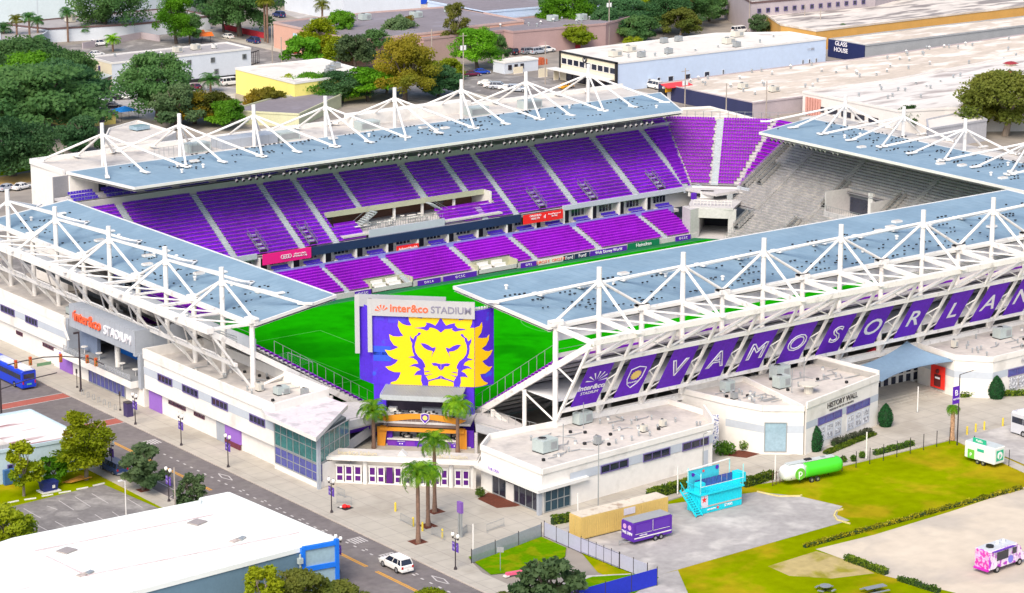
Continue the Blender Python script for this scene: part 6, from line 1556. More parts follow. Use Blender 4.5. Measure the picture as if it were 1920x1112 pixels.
bgcars = [("suv",pb_,"blue",(125,128),0,"bright blue boxy car in the upper left lot"),("sedan",psky,"sky",(133,136),0,"light blue low car just below the bright blue one"),("sedan",pw,"white",(108,118),0,"white car half hidden left of the bright blue one"),
 ("sedan",pwine,"wine",(163,135),Y,"wine red car at the cream end wall"),("sedan",pw,"white",(180,105),0,"white car behind the roof edge of the cream office"),("suv",pw,"white",(187,86),0,"white car with dark front in the walled lot, beside the lime palm"),
 ("suv",pblk,"black",(210,187),-.5,"black car in the row beside the porch"),("sedan",pw,"white",(232,186),-.5,"white car in the row beside the porch"),("sedan",psil,"silver",(247,183),-.5,"grey car at the right end of the row beside the porch"),("sedan",psil,"silver",(197,192),-.5,"silver car second row beside the purple roofed house"),("sedan",pblk,"black",(212,203),-.5,"dark car tucked behind the purple roofed house"),
 ("sedan",pw,"white",(427,72),Y,"white car driving on the far street"),("suv",pnv,"navy",(475,81),Y,"navy convertible style car on the far street"),("sedan",prd,"red",(547,100),Y,"red car half behind the trees on the far street"),
 ("sedan",prd,"red",(583,24),0,"red car on the upper lot beside the white wall"),("suv",pnv,"navy",(523,32),Y,"navy car behind the twin tall palms"),("sedan",pblk,"black",(379,33),0,"black car behind the red wall"),("van",pw,"white",(432,160),0,"white pickup under the cream office"),("sedan",pwine,"wine",(366,167),Y,"wine car parked below the office balcony"),
 ("sedan",pwine,"wine",(885,143),-.3,"wine red car at the left of the small parking court"),("sedan",pb_,"blue",(903,139),-.3,"blue car beside the wine red one"),
 ("sedan",pw,"white",(913,160),-.8,"first white car in the slanted row behind the far roof"),("sedan",pw,"white",(924,165),-.8,"second white car in the slanted row behind the far roof"),("suv",psil,"silver",(936,167),-.8,"pale blue silver car in the slanted row behind the far roof"),("sedan",pw,"white",(951,169),-.8,"white car fourth in the slanted row behind the far roof"),("suv",psil,"silver",(970,172),-.8,"big silver car at the right end of the slanted row"),
 ("sedan",pyel,"yellow",(1062,166),.2,"low yellow sports car before the dark glazed shopfront"),("sedan",prd,"red",(1168,176),-.3,"red car beside the large white warehouse"),("van",pw,"white",(1227,166),Y,"white pickup beside the red awning"),
 ("suv",pblk,"black",(958,102),Y,"black car against the pink wall"),("suv",pg,"grey",(993,101),0,"grey car in the row below the pink wall"),("suv",psil,"silver",(1010,101),0,"silver car in the row below the pink wall"),("suv",pw,"white",(1025,98),0,"white car in the row below the pink wall"),
 ("suv",pw,"white",(1088,20),0,"white off-road car on the raised road at the top"),("suv",pw,"white",(1041,22),0,"white car behind the flat roof at the top"),("sedan",pw,"white",(1123,84),0,"white car before the tall hedge trees"),("van",pw,"white",(1387,62),0,"white box truck at the grey warehouse"),("sedan",prd,"red",(1895,8),0,"red car on the lawn at the top right"),
 ("sedan",psil,"silver",(15,357),.3,"silver car behind the stadium's left corner"),("sedan",pw,"white",(42,355),.3,"white car behind the stadium's left corner")]
BGP = [(331.3, 644.6),(328.9, 637.6),(333.5, 654.0),(332.7, 635.9),(347.5, 658.5),(357.0, 674.1),(317.5, 594.2),(320.2, 593.1),(323.0, 594.0),(314.3, 591.8),(311.9, 583.3),(392.9, 664.7),(394.0, 652.7),(392.9, 630.6),(439.7, 694.3),(427.1, 692.4),(408.1, 705.1),(352.2, 595.2),(342.1, 595.6),(410.2, 569.8),(414.2, 571.1),(404.9, 556.0),(403.7, 551.8),(404.1, 549.5),(404.8, 547.0),(405.4, 543.6),(418.3, 540.0),(424.8, 525.2),(436.2, 526.7),(440.2, 593.2),(444.8, 590.9),(446.8, 589.4),(450.3, 590.3),(508.1, 649.3),(500.6, 652.0),(470.3, 592.3),(516.7, 585.6),(623.9, 580.9),(247.0, 509.3),(249.9, 508.5)]
for (kd,cm,cn,_,rz,lab), p in zip(bgcars, BGP): car(kd,cm,cn,p,rz,lab)
def wheels(t, pts, r, w):
    for x, y in pts:
        wl_ = part("wheel", t, lambda b: b.tube((x,y-w/2,r),(x,y+w/2,r),r,tyre_m,14)); part("rim", wl_, lambda b: b.tube((x,y-w/2-.02,r),(x,y+w/2+.02,r),r*.55,rim_m,10))
def bus(p, rz, L, W, H, cm, lab, grp, lower=None):
    t = thing("bus", lab, "bus", (*p,.02), grp, rz)
    part("body", t, lambda b: b.loft([[(x,-W/2+i_,.35),(x,W/2-i_,.35),(x,W/2-i_,H-.25),(x,W/2-.25-i_,H-i_),(x,-W/2+.25+i_,H-i_),(x,-W/2+i_,H-.25)] for x, i_ in ((-L/2,.12),(-L/2+.15,0),(L/2-.3,0),(L/2,.15))], cm))
    for s in (-1,1): part("window_band", t, lambda b: [b.ob((x_,s*(W/2+.01),H*.66),(1.05,0,0),(0,.02,0),(0,0,H*.13),glass) for x_ in [(-L/2+1.4)+2.2*k for k in range(int((L-1.6)/2.2))]])
    part("windscreen", t, lambda b: b.ob((L/2+.01,0,H*.62),(.02,0,0),(0,W/2-.25,0),(0,0,H*.2),glass)); part("rear_window", t, lambda b: b.ob((-L/2-.01,0,H*.7),(.02,0,0),(0,W/2-.35,0),(0,0,H*.12),glass))
    part("roof_pod", t, lambda b: (b.ob((-L/2+2.2,0,H+.1),(1.3,0,0),(0,W/2-.45,0),(0,0,.12),white), b.ob((1,0,H+.06),(1.0,0,0),(0,W/2-.6,0),(0,0,.08),white)))
    for s in (-1,1): part("tail_light", t, lambda b: b.ob((-L/2-.02,s*(W/2-.25),1.2),(.02,0,0),(0,.1,0),(0,0,.25),tail_m))
    part("number_plate", t, lambda b: b.ob((-L/2-.02,0,.9),(.02,0,0),(0,.4,0),(0,0,.12),mat("plate_green",(.12,.4,.25),.5)))
    wheels(t, [(-L/2+2.6,-W/2+.18),(-L/2+2.6,W/2-.18),(L/2-2.6,-W/2+.18),(L/2-2.6,W/2-.18)], .5, .36)
    return t
b1 = bus((181.4,375.8), Y, 12.2, 2.55, 3.1, paint("bus_blue",(.005,.04,.55)), "bright blue city bus with white roof pods leaving past the gate", "coaches and buses")
part("sky_roof", b1, lambda b: b.ob((-1,0,3.12),(5.2,0,0),(0,.85,0),(0,0,.03),mat("bus_roof_pale",(.55,.58,.66),.5)))
cb_ = (286.0, 262.9)
bus((cb_[0]+1.4,cb_[1]-6.3), pi, 12.4, 2.6, 3.5, paint("coach_silver",(.55,.56,.60)), "silver grey coach with black windows entering at the right edge", "coaches and buses").rotation_euler = (0,0,-pi/2)
bus((181.2,392), Y, 12.2, 2.55, 3.1, paint("bus_sky",(.02,.22,.60)), "pale blue bus ahead of the bright blue one", "coaches and buses")
# yellow shipping container
cc = (206.4,263.2)
t = thing("shipping_container", "long yellow shipping container with rusted pale roof in the yard", "container", (cc[0],cc[1],.06))
yc = mat("container_yellow",(.60,.43,.14),.6,.08)
def _f(b):
    x0, y0, L, W, H = 206.2, 262.6, 14.6, 2.5, 2.95
    b.box(x0,y0,.2,x0+L,y0+W,.2+H,yc)
    x = x0+.25
    while x < x0+L-.2: b.box(x,y0-.05,.35,x+.14,y0-.003,H+.05,yc); b.box(x,y0+W+.003,.35,x+.14,y0+W+.05,H+.05,yc); x += .3
part("container_body", t, _f)
part("container_roof", t, lambda b: b.box(206.25,262.65,3.152,220.75,265.05,3.2,mat("rusted_roof",(.62,.55,.45),.9,.1,.4,c2=(.40,.30,.22),mix=.3)))
for k in range(2): part("container_door", t, lambda b: (b.box(206.13,262.7+k*1.22,.35,206.19,263.85+k*1.22,3.05,yc), [b.tube((206.1,262.9+k*1.22+q,.35),(206.1,262.9+k*1.22+q,3.05),.03,yc,5) for q in (.1,.6)]))
part("notice_board", t, lambda b: b.box(213.2,262.5,2.1,215.1,262.54,3.0,mat("notice_white",(.65,.62,.68),.6,.1)))
# purple trailer
t = thing("trailer", "purple merchandise trailer with white stripes beside the yellow container", "trailer", (213.2,257.9,.06))
def _f(b): b.loft([[(x,256.9,.55+o_),(x,259.3,.55+o_),(x,259.3,3.0-o_),(x,259.1,3.12-o_),(x,257.1,3.12-o_),(x,256.9,3.0-o_)] for x, o_ in ((210.2,.06),(210.3,0),(216.6,0),(216.7,.06))], mat("trailer_purple",(.095,.02,.34),.4,.06))
tb = part("trailer_body", t, _f)
part("trailer_roof", t, lambda b: b.box(210.25,256.95,3.13,216.65,259.25,3.17,mat("trailer_roof",(.32,.33,.34),.6,.08)))
part("white_stripe", t, lambda b: (b.box(210.4,256.87,.9,216.6,256.9,1.05,white), [b.box(x,256.86,1.5,x+2.7,256.89,1.56,white) for x in (210.6,213.6)], b.box(213.45,256.86,1.5,213.5,256.89,3.0,white)))
part("serving_hatch", t, lambda b: [b.box(x,256.84,1.62,x+2.6,256.87,2.8,mat("hatch_purple",(.11,.03,.38),.4,.06)) for x in (210.65,213.65)])
part("tow_bar", t, lambda b: (b.beam((210.2,257.5,.55),(208.9,258.1,.5),.08,.08,grey_metal), b.beam((210.2,258.7,.55),(208.9,258.1,.5),.08,.08,grey_metal), b.tube((208.9,258.1,.06),(208.9,258.1,.8),.05,grey_metal,6)))
for y_ in (257.6,258.6): part("crest_emblem", t, lambda b: b.tube((210.15,y_,2.35),(210.19,y_,2.35),.33,mat("pale_badge",(.6,.35,.6),.5,.3,4.0),12))
text("trailer_lettering","THE DEN",(210.14,258.1,1.55),(0,-1,0),(0,0,1),.52,white_letter,t); text("trailer_lettering","PURPLE PRIDE",(211.9,256.86,1.25),(1,0,0),(0,0,1),.2,white_letter,t)
for x_ in (213.9,214.85):
    for y_ in (256.95,259.2):
        w_ = part("wheel", t, lambda b: b.tube((x_,y_-.12,.42),(x_,y_+.12,.42),.38,tyre_m,14)); part("rim", w_, lambda b: b.tube((x_,y_-.14,.42),(x_,y_+.14,.42),.2,rim_m,10))
# cyan two-storey viewing box
cy_ = mat("cyan_paint",(.01,.60,.72),.45,.05); cy2 = mat("cyan_glass",(.12,.55,.65),.1,.1,alpha=.5)
X0, Y0, X1, Y1 = 225.3, 261.3, 232.6, 264.0
t = thing("viewing_box", "cyan two-storey container viewing box with red stars and open roof deck", "container", (228,262,.06))
part("lower_container", t, lambda b: (b.box(X0,Y0,.1,X1,Y1,2.75,cy_), [b.box(X0+.2+k*.3,Y0-.04,.3,X0+.33+k*.3,Y0-.003,2.6,cy_) for k in range(23)]))
part("stripe", t, lambda b: b.box(X0+.5,Y0-.07,.95,X1-.05,Y0-.045,1.15,mat("stripe_tan",(.45,.42,.38),.6)))
part("deck", t, lambda b: b.box(X0-.3,Y0-.3,2.75,X1+.2,Y1+.1,2.95,cy_))
part("rear_screen", t, lambda b: b.box(X0+.1,Y1-.15,2.95,X1-1.9,Y1-.05,5.5,mat("screen_cyan",(.05,.50,.62),.4,.15,1.0)))
part("window_band", t, lambda b: [b.box(X0+.9+k*.95,Y1-.5,3.0,X0+1.75+k*.95,Y1-.45,4.1,glass_blue) for k in range(7)])
for k in range(9):
    part("railing_post", t, lambda b: b.box(X0-.2+k*.93,Y0-.28,2.95,X0-.15+k*.93,Y0-.22,4.0,cy_))
part("railing", t, lambda b: (b.beam((X0-.2,Y0-.25,4.0),(X1+.15,Y0-.25,4.0),.05,.05,white), b.beam((X0-.2,Y0-.25,3.5),(X1+.15,Y0-.25,3.5),.04,.04,cy_), b.beam((X0-.25,Y0-.25,4.0),(X0-.25,Y1,4.0),.05,.05,cy_)))
for x_, y_ in ((X0-.15,Y0-.2),(X0+.0,Y1-.1),(X1,Y0-.2),(X1,Y1-.1)): part("corner_post", t, lambda b: b.box(x_-.05,y_-.05,2.95,x_+.05,y_+.05,5.9,mat("pale_cyan",(.35,.75,.75),.5)))
part("roof_beam", t, lambda b: (b.beam((X0-.15,Y1-.1,5.6),(X1,Y1-.1,5.95),.28,.1,white), b.beam((X0-.15,Y0-.2,5.6),(X0,Y1-.1,5.6),.06,.06,cy_)))
part("ticket_kiosk", t, lambda b: (b.box(X0-.1,Y0+.2,2.95,X0+1.0,Y0+1.2,4.3,cy_),))
part("side_pod", t, lambda b: b.box(X1+.3,Y0+.8,2.9,X1+1.4,Y1-.3,4.2,cy_))
def _f(b):
    for k in range(11): b.ob((X0-.65,Y0-.4+k*.28,.35+k*.24),(.5,0,0),(0,.13,0),(0,0,.03),cy_)
    for s in (-1.2,-.12): b.beam((X0+s,Y0-.6,1.2),(X0+s,Y0+2.8,4.1),.06,.06,cy_); b.beam((X0+s,Y0-.6,.2),(X0+s,Y0+2.8,3.0),.08,.25,cy_)
    for k in range(7):
        for s in (-1.2,-.12): b.box(X0+s-.02,Y0-.5+k*.5,.3+k*.42,X0+s+.02,Y0-.46+k*.5,1.3+k*.42,cy_)
part("staircase", t, _f)
def star(b, c, u, r, m):
    c = Vector(c); u = Vector(u); z = Vector((0,0,1)); pts = []
    for k in range(10): a = pi/2+pi*k/5; q = r if k % 2 == 0 else r*.42; pts.append(c+u*q*cos(a)+z*q*sin(a))
    b.tess(pts, m)
pc = part("star_panel", t, lambda b: b.box(X0+.08,Y0-.08,.95,X0+1.25,Y0-.05,2.7,mat("notice_white",(.65,.62,.68),.6,.1)))
part("star_emblem", pc, lambda b: star(b,(X0+.6,Y0-.1,2.05),(1,0,0),.5,red_board))
part("star_emblem", t, lambda b: (star(b,(X0+2.6,Y1-.2,5.1),(1,0,0),.3,red_board), star(b,(X0+3.0,Y0-.1,.6),(1,0,0),.3,red_board), b.tube((X0+.8,Y1-.2,4.9),(X0+.8,Y1-.22,4.9),.3,purple,10), b.tube((X0+5.0,Y1-.2,5.2),(X0+5.0,Y1-.22,5.2),.3,purple,10)))
text("box_lettering","HEINEKEN",(X0+1.9,Y0-.08,.55),(1,0,0),(0,0,1),.32,white_letter,t); text("box_lettering","STARS",(X0+4.9,Y0-.08,.62),(1,0,0),(0,0,1),.5,white_letter,t)
# green rounded trailer
ga0, ga1 = Vector((*(243.8, 263.2),0)), Vector((*(251.6, 262.4),0)); gd = (ga1-ga0).normalized(); gr = atan2(gd.y,gd.x)
lime = paint("trailer_lime",(.07,.66,.03)); twh = paint("trailer_white",(.74,.76,.76)); logo_g = paint("logo_green",(.14,.50,.05))
t = thing("trailer", "rounded caravan trailer, white nose and bright lime green body, on the lawn", "trailer", tuple((ga0+ga1)/2+Vector((-.1,1.1,.03))), None, gr)
def capsule(x): 
    e = min(1,(5.0-abs(x))/1.0); k = (1-(1-max(0,e))**2)**.5 if e < 1 else 1; hw, h = 1.18*(.55+.45*k), 1.25*(.45+.55*k); zc = 1.62
    return [(x, hw*cos(a)*(1 if abs(cos(a))<.9 else 1), zc+h*(abs(sin(a))**.7)*(1 if sin(a)>0 else -.85)) for a in [2*pi*j/18 for j in range(18)]]
part("green_body", t, lambda b: b.loft([capsule(x) for x in (-1.7,-1.2,0,2,3.6,4.3,4.7,4.95)], lime), smooth=True)
part("white_nose", t, lambda b: b.loft([capsule(x) for x in (-4.95,-4.7,-4.3,-3.8,-3,-2.2,-1.7)], twh), smooth=True)
part("roof_strip", t, lambda b: (b.ob((-.2,0,2.93),(4.0,0,0),(0,.5,0),(0,0,.06),mat("roof_grey",(.5,.55,.55),.5)), b.ob((-.6,0,3.05),(.5,0,0),(0,.3,0),(0,0,.14),black), b.ob((2,0,3.0),(.3,0,0),(0,.25,0),(0,0,.08),grey_metal)))
lg = part("round_logo", t, lambda b: b.tube((-2.7,-1.17,1.6),(-2.7,-1.24,1.6),.85,logo_g,20)); text("logo_letter","p",(-2.7,-1.26,1.75),(1,0,0),(0,0,1),1.5,white_letter,lg)
part("marker_light", t, lambda b: b.ob((-3.9,-1.02,1.15),(.3,.05,0),(0,.05,0),(0,0,.06),black)); wheels(t, [(-.6,-1.02),(.4,-1.02),(-.6,1.02),(.4,1.02)], .36, .25)
# small white trailer
wc = (271.3, 252.0)
t = thing("trailer", "small white box trailer with green round-logo doors at the lawn's far corner", "trailer", (wc[0]+1.25,wc[1]+2.7,.05), None, radians(-86))
part("trailer_body", t, lambda b: b.box(-2.9,-1.15,.55,2.5,1.15,2.95,twh), bevel=.12)
part("trailer_roof", t, lambda b: b.box(-2.8,-1.05,2.96,2.4,1.05,3.0,mat("roof_grey",(.5,.55,.55),.5)))
tg = mat("teal_green",(.02,.42,.25),.5)
q_ = part("rooftop_sign", t, lambda b: b.box(-1.6,-1.0,3.0,.8,-.93,3.7,tg)); text("sign_lettering","Publix",(-.4,-1.02,3.35),(1,0,0),(0,0,1),.5,white_letter,q_)
q_ = part("side_logo", t, lambda b: b.box(-2.3,-1.19,.6,-1.1,-1.16,1.9,logo_g)); text("logo_letter","p",(-1.7,-1.21,1.3),(1,0,0),(0,0,1),.8,white_letter,q_)
part("side_sign", t, lambda b: b.box(-.6,-1.19,1.9,.6,-1.16,2.3,tg))
q_ = part("rear_logo", t, lambda b: b.box(2.52,-.75,1.0,2.55,.75,2.5,tg)); part("logo_ring", q_, lambda b: b.tube((2.55,0,1.75),(2.57,0,1.75),.55,white_letter,16)); text("logo_letter","p",(2.6,0,1.8),(0,1,0),(0,0,1),.9,tg,q_)
wheels(t, [(-.5,-1.05),(.5,-1.05),(-.5,1.05),(.5,1.05)], .33, .22)
# food truck
fc = (240.2, 221.8)
t = thing("food_truck", "food truck wrapped in pink and purple graffiti with a purple awning on the sand", "truck", (fc[0]+1.6,fc[1]+1.4,.04), None, radians(4))
wrapm = mat("graffiti_wrap",(.80,.70,.82),.4,.15,.9,c2=(.42,.03,.50),mix=.55); wrap2 = mat("graffiti_pink",(.75,.38,.60),.4,.3,1.2,c2=(.65,.03,.35),mix=.7)
part("truck_box", t, lambda b: b.box(-3.0,-1.2,.6,2.4,1.2,3.1,wrapm), bevel=.1); part("rear_wrap", t, lambda b: b.box(-3.03,-1.1,.7,-3.01,1.1,3.0,wrap2))
part("cab", t, lambda b: b.loft([[(x,-1.1,.6),(x,1.1,.6),(x,1.05,z),(x,-1.05,z)] for x, z in ((2.4,2.9),(3.1,2.6),(3.6,1.6),(4.3,1.4))], wrapm)); part("windscreen", t, lambda b: b.ob((3.38,0,2.15),(.22,0,-.42),(0,.9,0),(.03,0,.02),glass))
part("truck_roof", t, lambda b: (b.box(-2.9,-1.1,3.11,2.3,1.1,3.15,mat("roof_silver",(.55,.57,.60),.5)), b.tube((-1.6,0,3.15),(-1.6,0,3.4),.5,black,12), b.tube((.2,.3,3.15),(.2,.3,3.5),.2,white,8), b.tube((1.3,.2,3.15),(1.3,.2,3.5),.2,white,8)))
part("awning", t, lambda b: b.ob((-.6,-1.45,3.05),(2.0,0,0),(0,.3,-.06),(0,0,.04),mat("awning_purple",(.12,.02,.40),.6)))
part("serving_hatch", t, lambda b: b.box(-1.6,-1.24,1.6,.6,-1.21,2.7,glass)); part("side_window", t, lambda b: b.box(1.4,-1.24,1.9,2.2,-1.21,2.7,glass))
part("ring_graphic", t, lambda b: b.tube((1.1,-1.21,1.3),(1.1,-1.24,1.3),.5,mat("ring_blue",(.2,.2,.7),.5),14)); part("rear_bumper", t, lambda b: b.ob((-3.1,0,.6),(.15,0,0),(0,1.15,0),(0,0,.12),mat("bumper_magenta",(.5,.02,.4),.4)))
wheels(t, [(-1.4,-1.05),(-1.4,1.05),(3.0,-1.0),(3.0,1.0)], .45, .3)
# picnic tables, dumpster, timber, pink barrier
for p, lab, r in (((218.6, 229.8),"round dark picnic table at the bottom edge of the grass",0),((223.2, 225.9),"long dark picnic table at the bottom edge of the grass",1)):
    t = thing("picnic_table", lab, "picnic table", (*p,.02), "picnic tables on the grass")
    part("table_top", t, lambda b: b.tube((p[0],p[1],.78),(p[0],p[1],.84),.75,mat("table_grey",(.22,.24,.27),.5),12) if not r else b.ob((p[0],p[1],.8),(1.5,-.2,0),(.05,.45,0),(0,0,.04),mat("table_grey",(.22,.24,.27),.5)))
    for k in range(4 if not r else 2): part("bench", t, lambda b: b.ob((p[0]+cos(Y*k+.3)*1.15,p[1]+sin(Y*k+.3)*1.15,.45),(-.4*sin(Y*k+.3),.4*cos(Y*k+.3),0),(.15*cos(Y*k+.3),.15*sin(Y*k+.3),0),(0,0,.04),mat("table_grey",(.22,.24,.27),.5)) if not r else b.ob((p[0]+(-.12,.12)[k],p[1]+(-.95,.95)[k],.45),(1.5,-.2,0),(.02,.15,0),(0,0,.03),mat("table_grey",(.22,.24,.27),.5)))
    part("frame", t, lambda b: (b.tube((*p,.02),(*p,.78),.06,black,6), b.beam((p[0]-1.1,p[1],.3),(p[0]+1.1,p[1],.3),.06,.06,black), b.beam((p[0],p[1]-1.1,.3),(p[0],p[1]+1.1,.3),.06,.06,black)))
dp = (160.4, 322.4); dbl = mat("skip_blue",(.02,.03,.17),.5,.15)
t = thing("dumpster", "dark blue dumpster on a white pallet at the edge of the small car park", "dumpster", (*dp,.03))
part("bin", t, lambda b: (b.loft([[(dp[0]-1.1-o_,dp[1]-.7-o_,z),(dp[0]+1.1+o_,dp[1]-.7-o_,z),(dp[0]+1.1+o_,dp[1]+.7+o_,z),(dp[0]-1.1-o_,dp[1]+.7+o_,z)] for z, o_ in ((.2,-.1),(1.35,.05))], dbl)))
part("lid", t, lambda b: (b.box(dp[0]-1.2,dp[1]-.8,1.36,dp[0]-.03,dp[1]+.8,1.45,dbl), b.box(dp[0]+.03,dp[1]-.8,1.36,dp[0]+1.2,dp[1]+.8,1.45,dbl)))
part("pallet", t, lambda b: b.box(dp[0]-1.4,dp[1]-1.0,.03,dp[0]+1.4,dp[1]+1.0,.18,white)); part("sticker", t, lambda b: b.box(dp[0]+.2,dp[1]-.80,.6,dp[0]+.6,dp[1]-.74,1.0,white))
tp = (165.3, 325.0)
t = thing("timber_stack", "loose orange timber boards leaning by the light green tree", "timber", (*tp,.03))
for k in range(6): part("board", t, lambda b: b.ob((tp[0]+.1*k,tp[1]-.35*k,.15+.05*k),(1.7,.5-.08*k,.05),(-.03,.1,0),(0,0,.04),mat("orange_board",(.62,.30,.05),.7,.1)))
kp0, kp1 = (190.2, 257.3), (192.9, 257.0)
t = thing("pink_barrier", "pink plastic barrier lying on the kerb corner of the drive", "barrier", (*kp0,.1)); part("panel", t, lambda b: b.beam((*kp0,.45),(*kp1,.35),.5,.35,mat("barrier_pink",(.80,.12,.22),.5))); part("foot", t, lambda b: b.ob((*kp0,.2),(.3,0,0),(0,.3,0),(0,0,.1),white))
bp_ = [(158.7, 321.7),(161.4, 321.4)]
for i, (px0, px1) in enumerate((((153.5, 320.9),(155.1, 320.9)),((155.9, 320.8),(157.5, 320.5)),((158.5, 320.7),(160.1, 320.6)),((161.0, 320.6),(162.7, 320.4)),((163.7, 320.6),(165.4, 320.5)),((166.3, 320.7),(168.1, 320.8)))):
    t = thing("wheel_stop", "white concrete wheel stop, %s of six from the left edge at the small car park" % ("first","second","third","fourth","fifth","sixth")[i], "wheel stop", (*px0,.03), "concrete wheel stops"); part("block", t, lambda b: b.beam((*px0,.1),(*px1,.1),.2,.14,white))

# ================================================================ TOWN ROUND THE STADIUM
def house(lab, pts, h, wall, roof, par=.4, parm=None, cat="building", name="town_building"):
    cx = sum(p[0] for p in pts)/len(pts); cy = sum(p[1] for p in pts)/len(pts)
    t = thing(name, lab, cat, (cx,cy,0))
    part("wall", t, lambda b: b.prism(pts,-.02,h-.25,wall,top=roof))
    if par: part("parapet", t, lambda b: [b.beam((*a,h-.15+par/2-.1),(*c,h-.15+par/2-.1),.3,par+.25,parm or wall) for a, c in zip(pts,pts[1:]+pts[:1])])
    return t
def R4(x0,y0,x1,y1): return [(x0,y0),(x1,y0),(x1,y1),(x0,y1)]
def windows(t, a, c, z0, z1, w, gap, n, s0=1.0, gl=glass, fr=dark_metal):
    for k in range(n): window(t, a, c, s0+k*(w+gap), s0+k*(w+gap)+w, z0, z1, 2, gl, fr)
def units(t, pts, z, m=hvac, lx=2.2, ly=1.6, h=1.4):
    for p in pts: ac_unit(t, p[0], p[1], z, lx, ly, h, m)
def clutter(t, x0, y0, x1, y1, z, n, seed):
    R = random.Random(seed)
    for i in range(n):
        x, y = R.uniform(x0,x1), R.uniform(y0,y1); nm = ("vent_pipe","roof_vent")[i%2]
        part(nm, t, lambda b: (b.tube((x,y,z),(x,y,z+.8),.22,grey_metal,7), b.tube((x,y,z+.7),(x,y,z+1.0),.4,white if i%2 else grey_metal,8,.15)))
grey_roof = mat("grey_gravel_roof",(.34,.32,.32),.95,.12,.08,c2=(.36,.34,.35),mix=.35)
dark_roof = mat("dark_asphalt_roof",(.22,.195,.215),.9,.12,.08,c2=(.24,.22,.25),mix=.4)
white_roof = mat("white_coated_roof",(.68,.645,.59),.8,.06,.08,c2=(.54,.49,.45),mix=.3)
streaky = mat("streaky_white_roof",(.66,.62,.58),.85,.10,.10,c2=(.36,.31,.29),mix=.36,stretch=(.4,1.5,1))
beige_roof = mat("mottled_beige_roof",(.56,.48,.40),.9,.14,.11,c2=(.74,.67,.60),mix=.5,stretch=(.6,1.6,1))
dirty_roof = mat("dirty_streaked_roof",(.66,.60,.54),.9,.14,.09,c2=(.25,.22,.21),mix=.6,stretch=(.5,2,1))
cream = mat("cream_render",(.74,.66,.50),.85,.05); wgrey = mat("pale_blue_white_render",(.60,.64,.70),.8,.05); pink = mat("pink_render",(.60,.35,.27),.85,.06); pink2 = mat("rose_brown_render",(.40,.27,.26),.85,.06)
lemon = mat("lemon_render",(.86,.76,.22),.8,.04); pale_blue = mat("pale_blue_wall",(.52,.62,.78),.7,.05,.1); tan = mat("tan_wall",(.62,.34,.09),.85,.08); navy_wall = mat("navy_wall",(.03,.035,.10),.6,.1); rosy = mat("rosy_grey_wall",(.44,.38,.40),.85,.08)
# cream two-storey office
t = house("long cream and white two-storey office with outside balcony", R4(323.4,604.6,364.2,616.8), 7.35, wgrey, grey_roof, .25, white)
part("end_wall", t, lambda b: b.box(323.3,604.7,.0,323.38,616.7,7.1,cream))
for x in (339.5,345,352,361.5): window(t, (323.4,604.55),(364,604.55), x-323.4, x-323.4+1.3, 4.6, 6.0, 3, glass, grey_metal)
for x in (345,353): window(t, (323.4,604.55),(364,604.55), x-323.4, x-323.4+1.3, 1.4, 2.9, 3, glass, grey_metal)
window(t, (323.25,616),(323.25,605), 4.5, 5.5, 4.6, 5.8, 1)
part("balcony", t, lambda b: (b.box(333,602.8,3.2,342,604.5,3.5,dark_metal), b.beam((333,602.9,4.6),(342,602.9,4.6),.06,.06,dark_metal), [b.box(333+k*.75,602.88,3.5,333.05+k*.75,602.93,4.6,dark_metal) for k in range(12)]))
part("upper_door", t, lambda b: b.box(339,604.45,3.5,340.2,604.5,5.8,glass)); part("undercroft", t, lambda b: b.box(338,604.44,.0,363.5,604.5,.9,black))
part("porch_roof", t, lambda b: b.ob((320.8,608.6,3.6),(2.6,0,.55),(0,4,0),(0,0,.1),mat("porch_tin",(.45,.52,.55),.4))); part("porch_post", t, lambda b: [b.box(318.4,y,0,318.7,y+.3,3.1,white) for y in (604.8,608.4,612.2)])
units(t, [(346,611),(352,612)], 7.1, hvac_beige); units(t, [(357,611)],7.1,white,1.2,1.0,1.0); clutter(t,327,607,344,615,7.1,4,1)
# yellow sided building
t = house("white roofed building with a bright lemon side wall", [(347.2,556.3),(371,558.5),(372.5,583.4),(347.2,584)], 6.4, lemon, white_roof, .3, white)
units(t, [(364,566),(361,562)], 6.15, grey_metal, 2.0,1.6,1.5); units(t, [(368,570)],6.15,grey_metal)
# small annexes between
t = house("low grey roofed annexe below the lemon wall", [(324.2, 548.6),(343.4, 558.2),(358.0, 556.9),(357.6, 551.5),(334.7, 534.6)], 3.2, mat("yellow_grey_render",(.55,.55,.36),.8), dark_roof, .2)
t = house("low pale roofed shed with a glass rooflight behind the far stand", [(276.0, 522.1),(287.2, 539.2),(297.2, 544.3),(297.0, 526.3),(289.4, 520.0)], 4.2, stucco, membrane, .3)
part("rooflight", t, lambda b: b.ob((*(292.6, 535.0),4.6),(1.8,.2,0),(-.2,1.4,0),(0,0,.4),glass_pale))
t = house("long white roofed hall right behind the far stand's masts", [(249,437),(249,449),(300,452),(322,449),(322,437)], 13.5, stucco, white_roof, .6, white)
units(t, [(265,441),(285,444),(305,442)], 13.3, hvac, 3.2, 2.0, 1.8)
t = house("small yellow house with a dark purple hipped roof", R4(290.5,564.4,302.4,584), 2.5, mat("house_yellow",(.72,.60,.18),.8), dark_roof, 0)
part("hip_roof", t, lambda b: b.add([(289.8,563.8,2.5),(303,563.8,2.5),(303,584.6,2.5),(289.8,584.6,2.5),(296.4,568.5,5.0),(296.4,580,5.0)],[(0,1,4),(1,2,5,4),(2,3,5),(3,0,4,5)],mat("purple_shingle",(.065,.05,.13),.8,.1,.8)))
part("door", t, lambda b: b.box(293.0,564.3,0,294.2,564.36,2.1,mat("door_orange",(.35,.12,.04),.6))); window(t,(290.5,564.35),(302.4,564.35),7.5,8.9,.8,2.0,2)
gz = (306.9, 568.0)
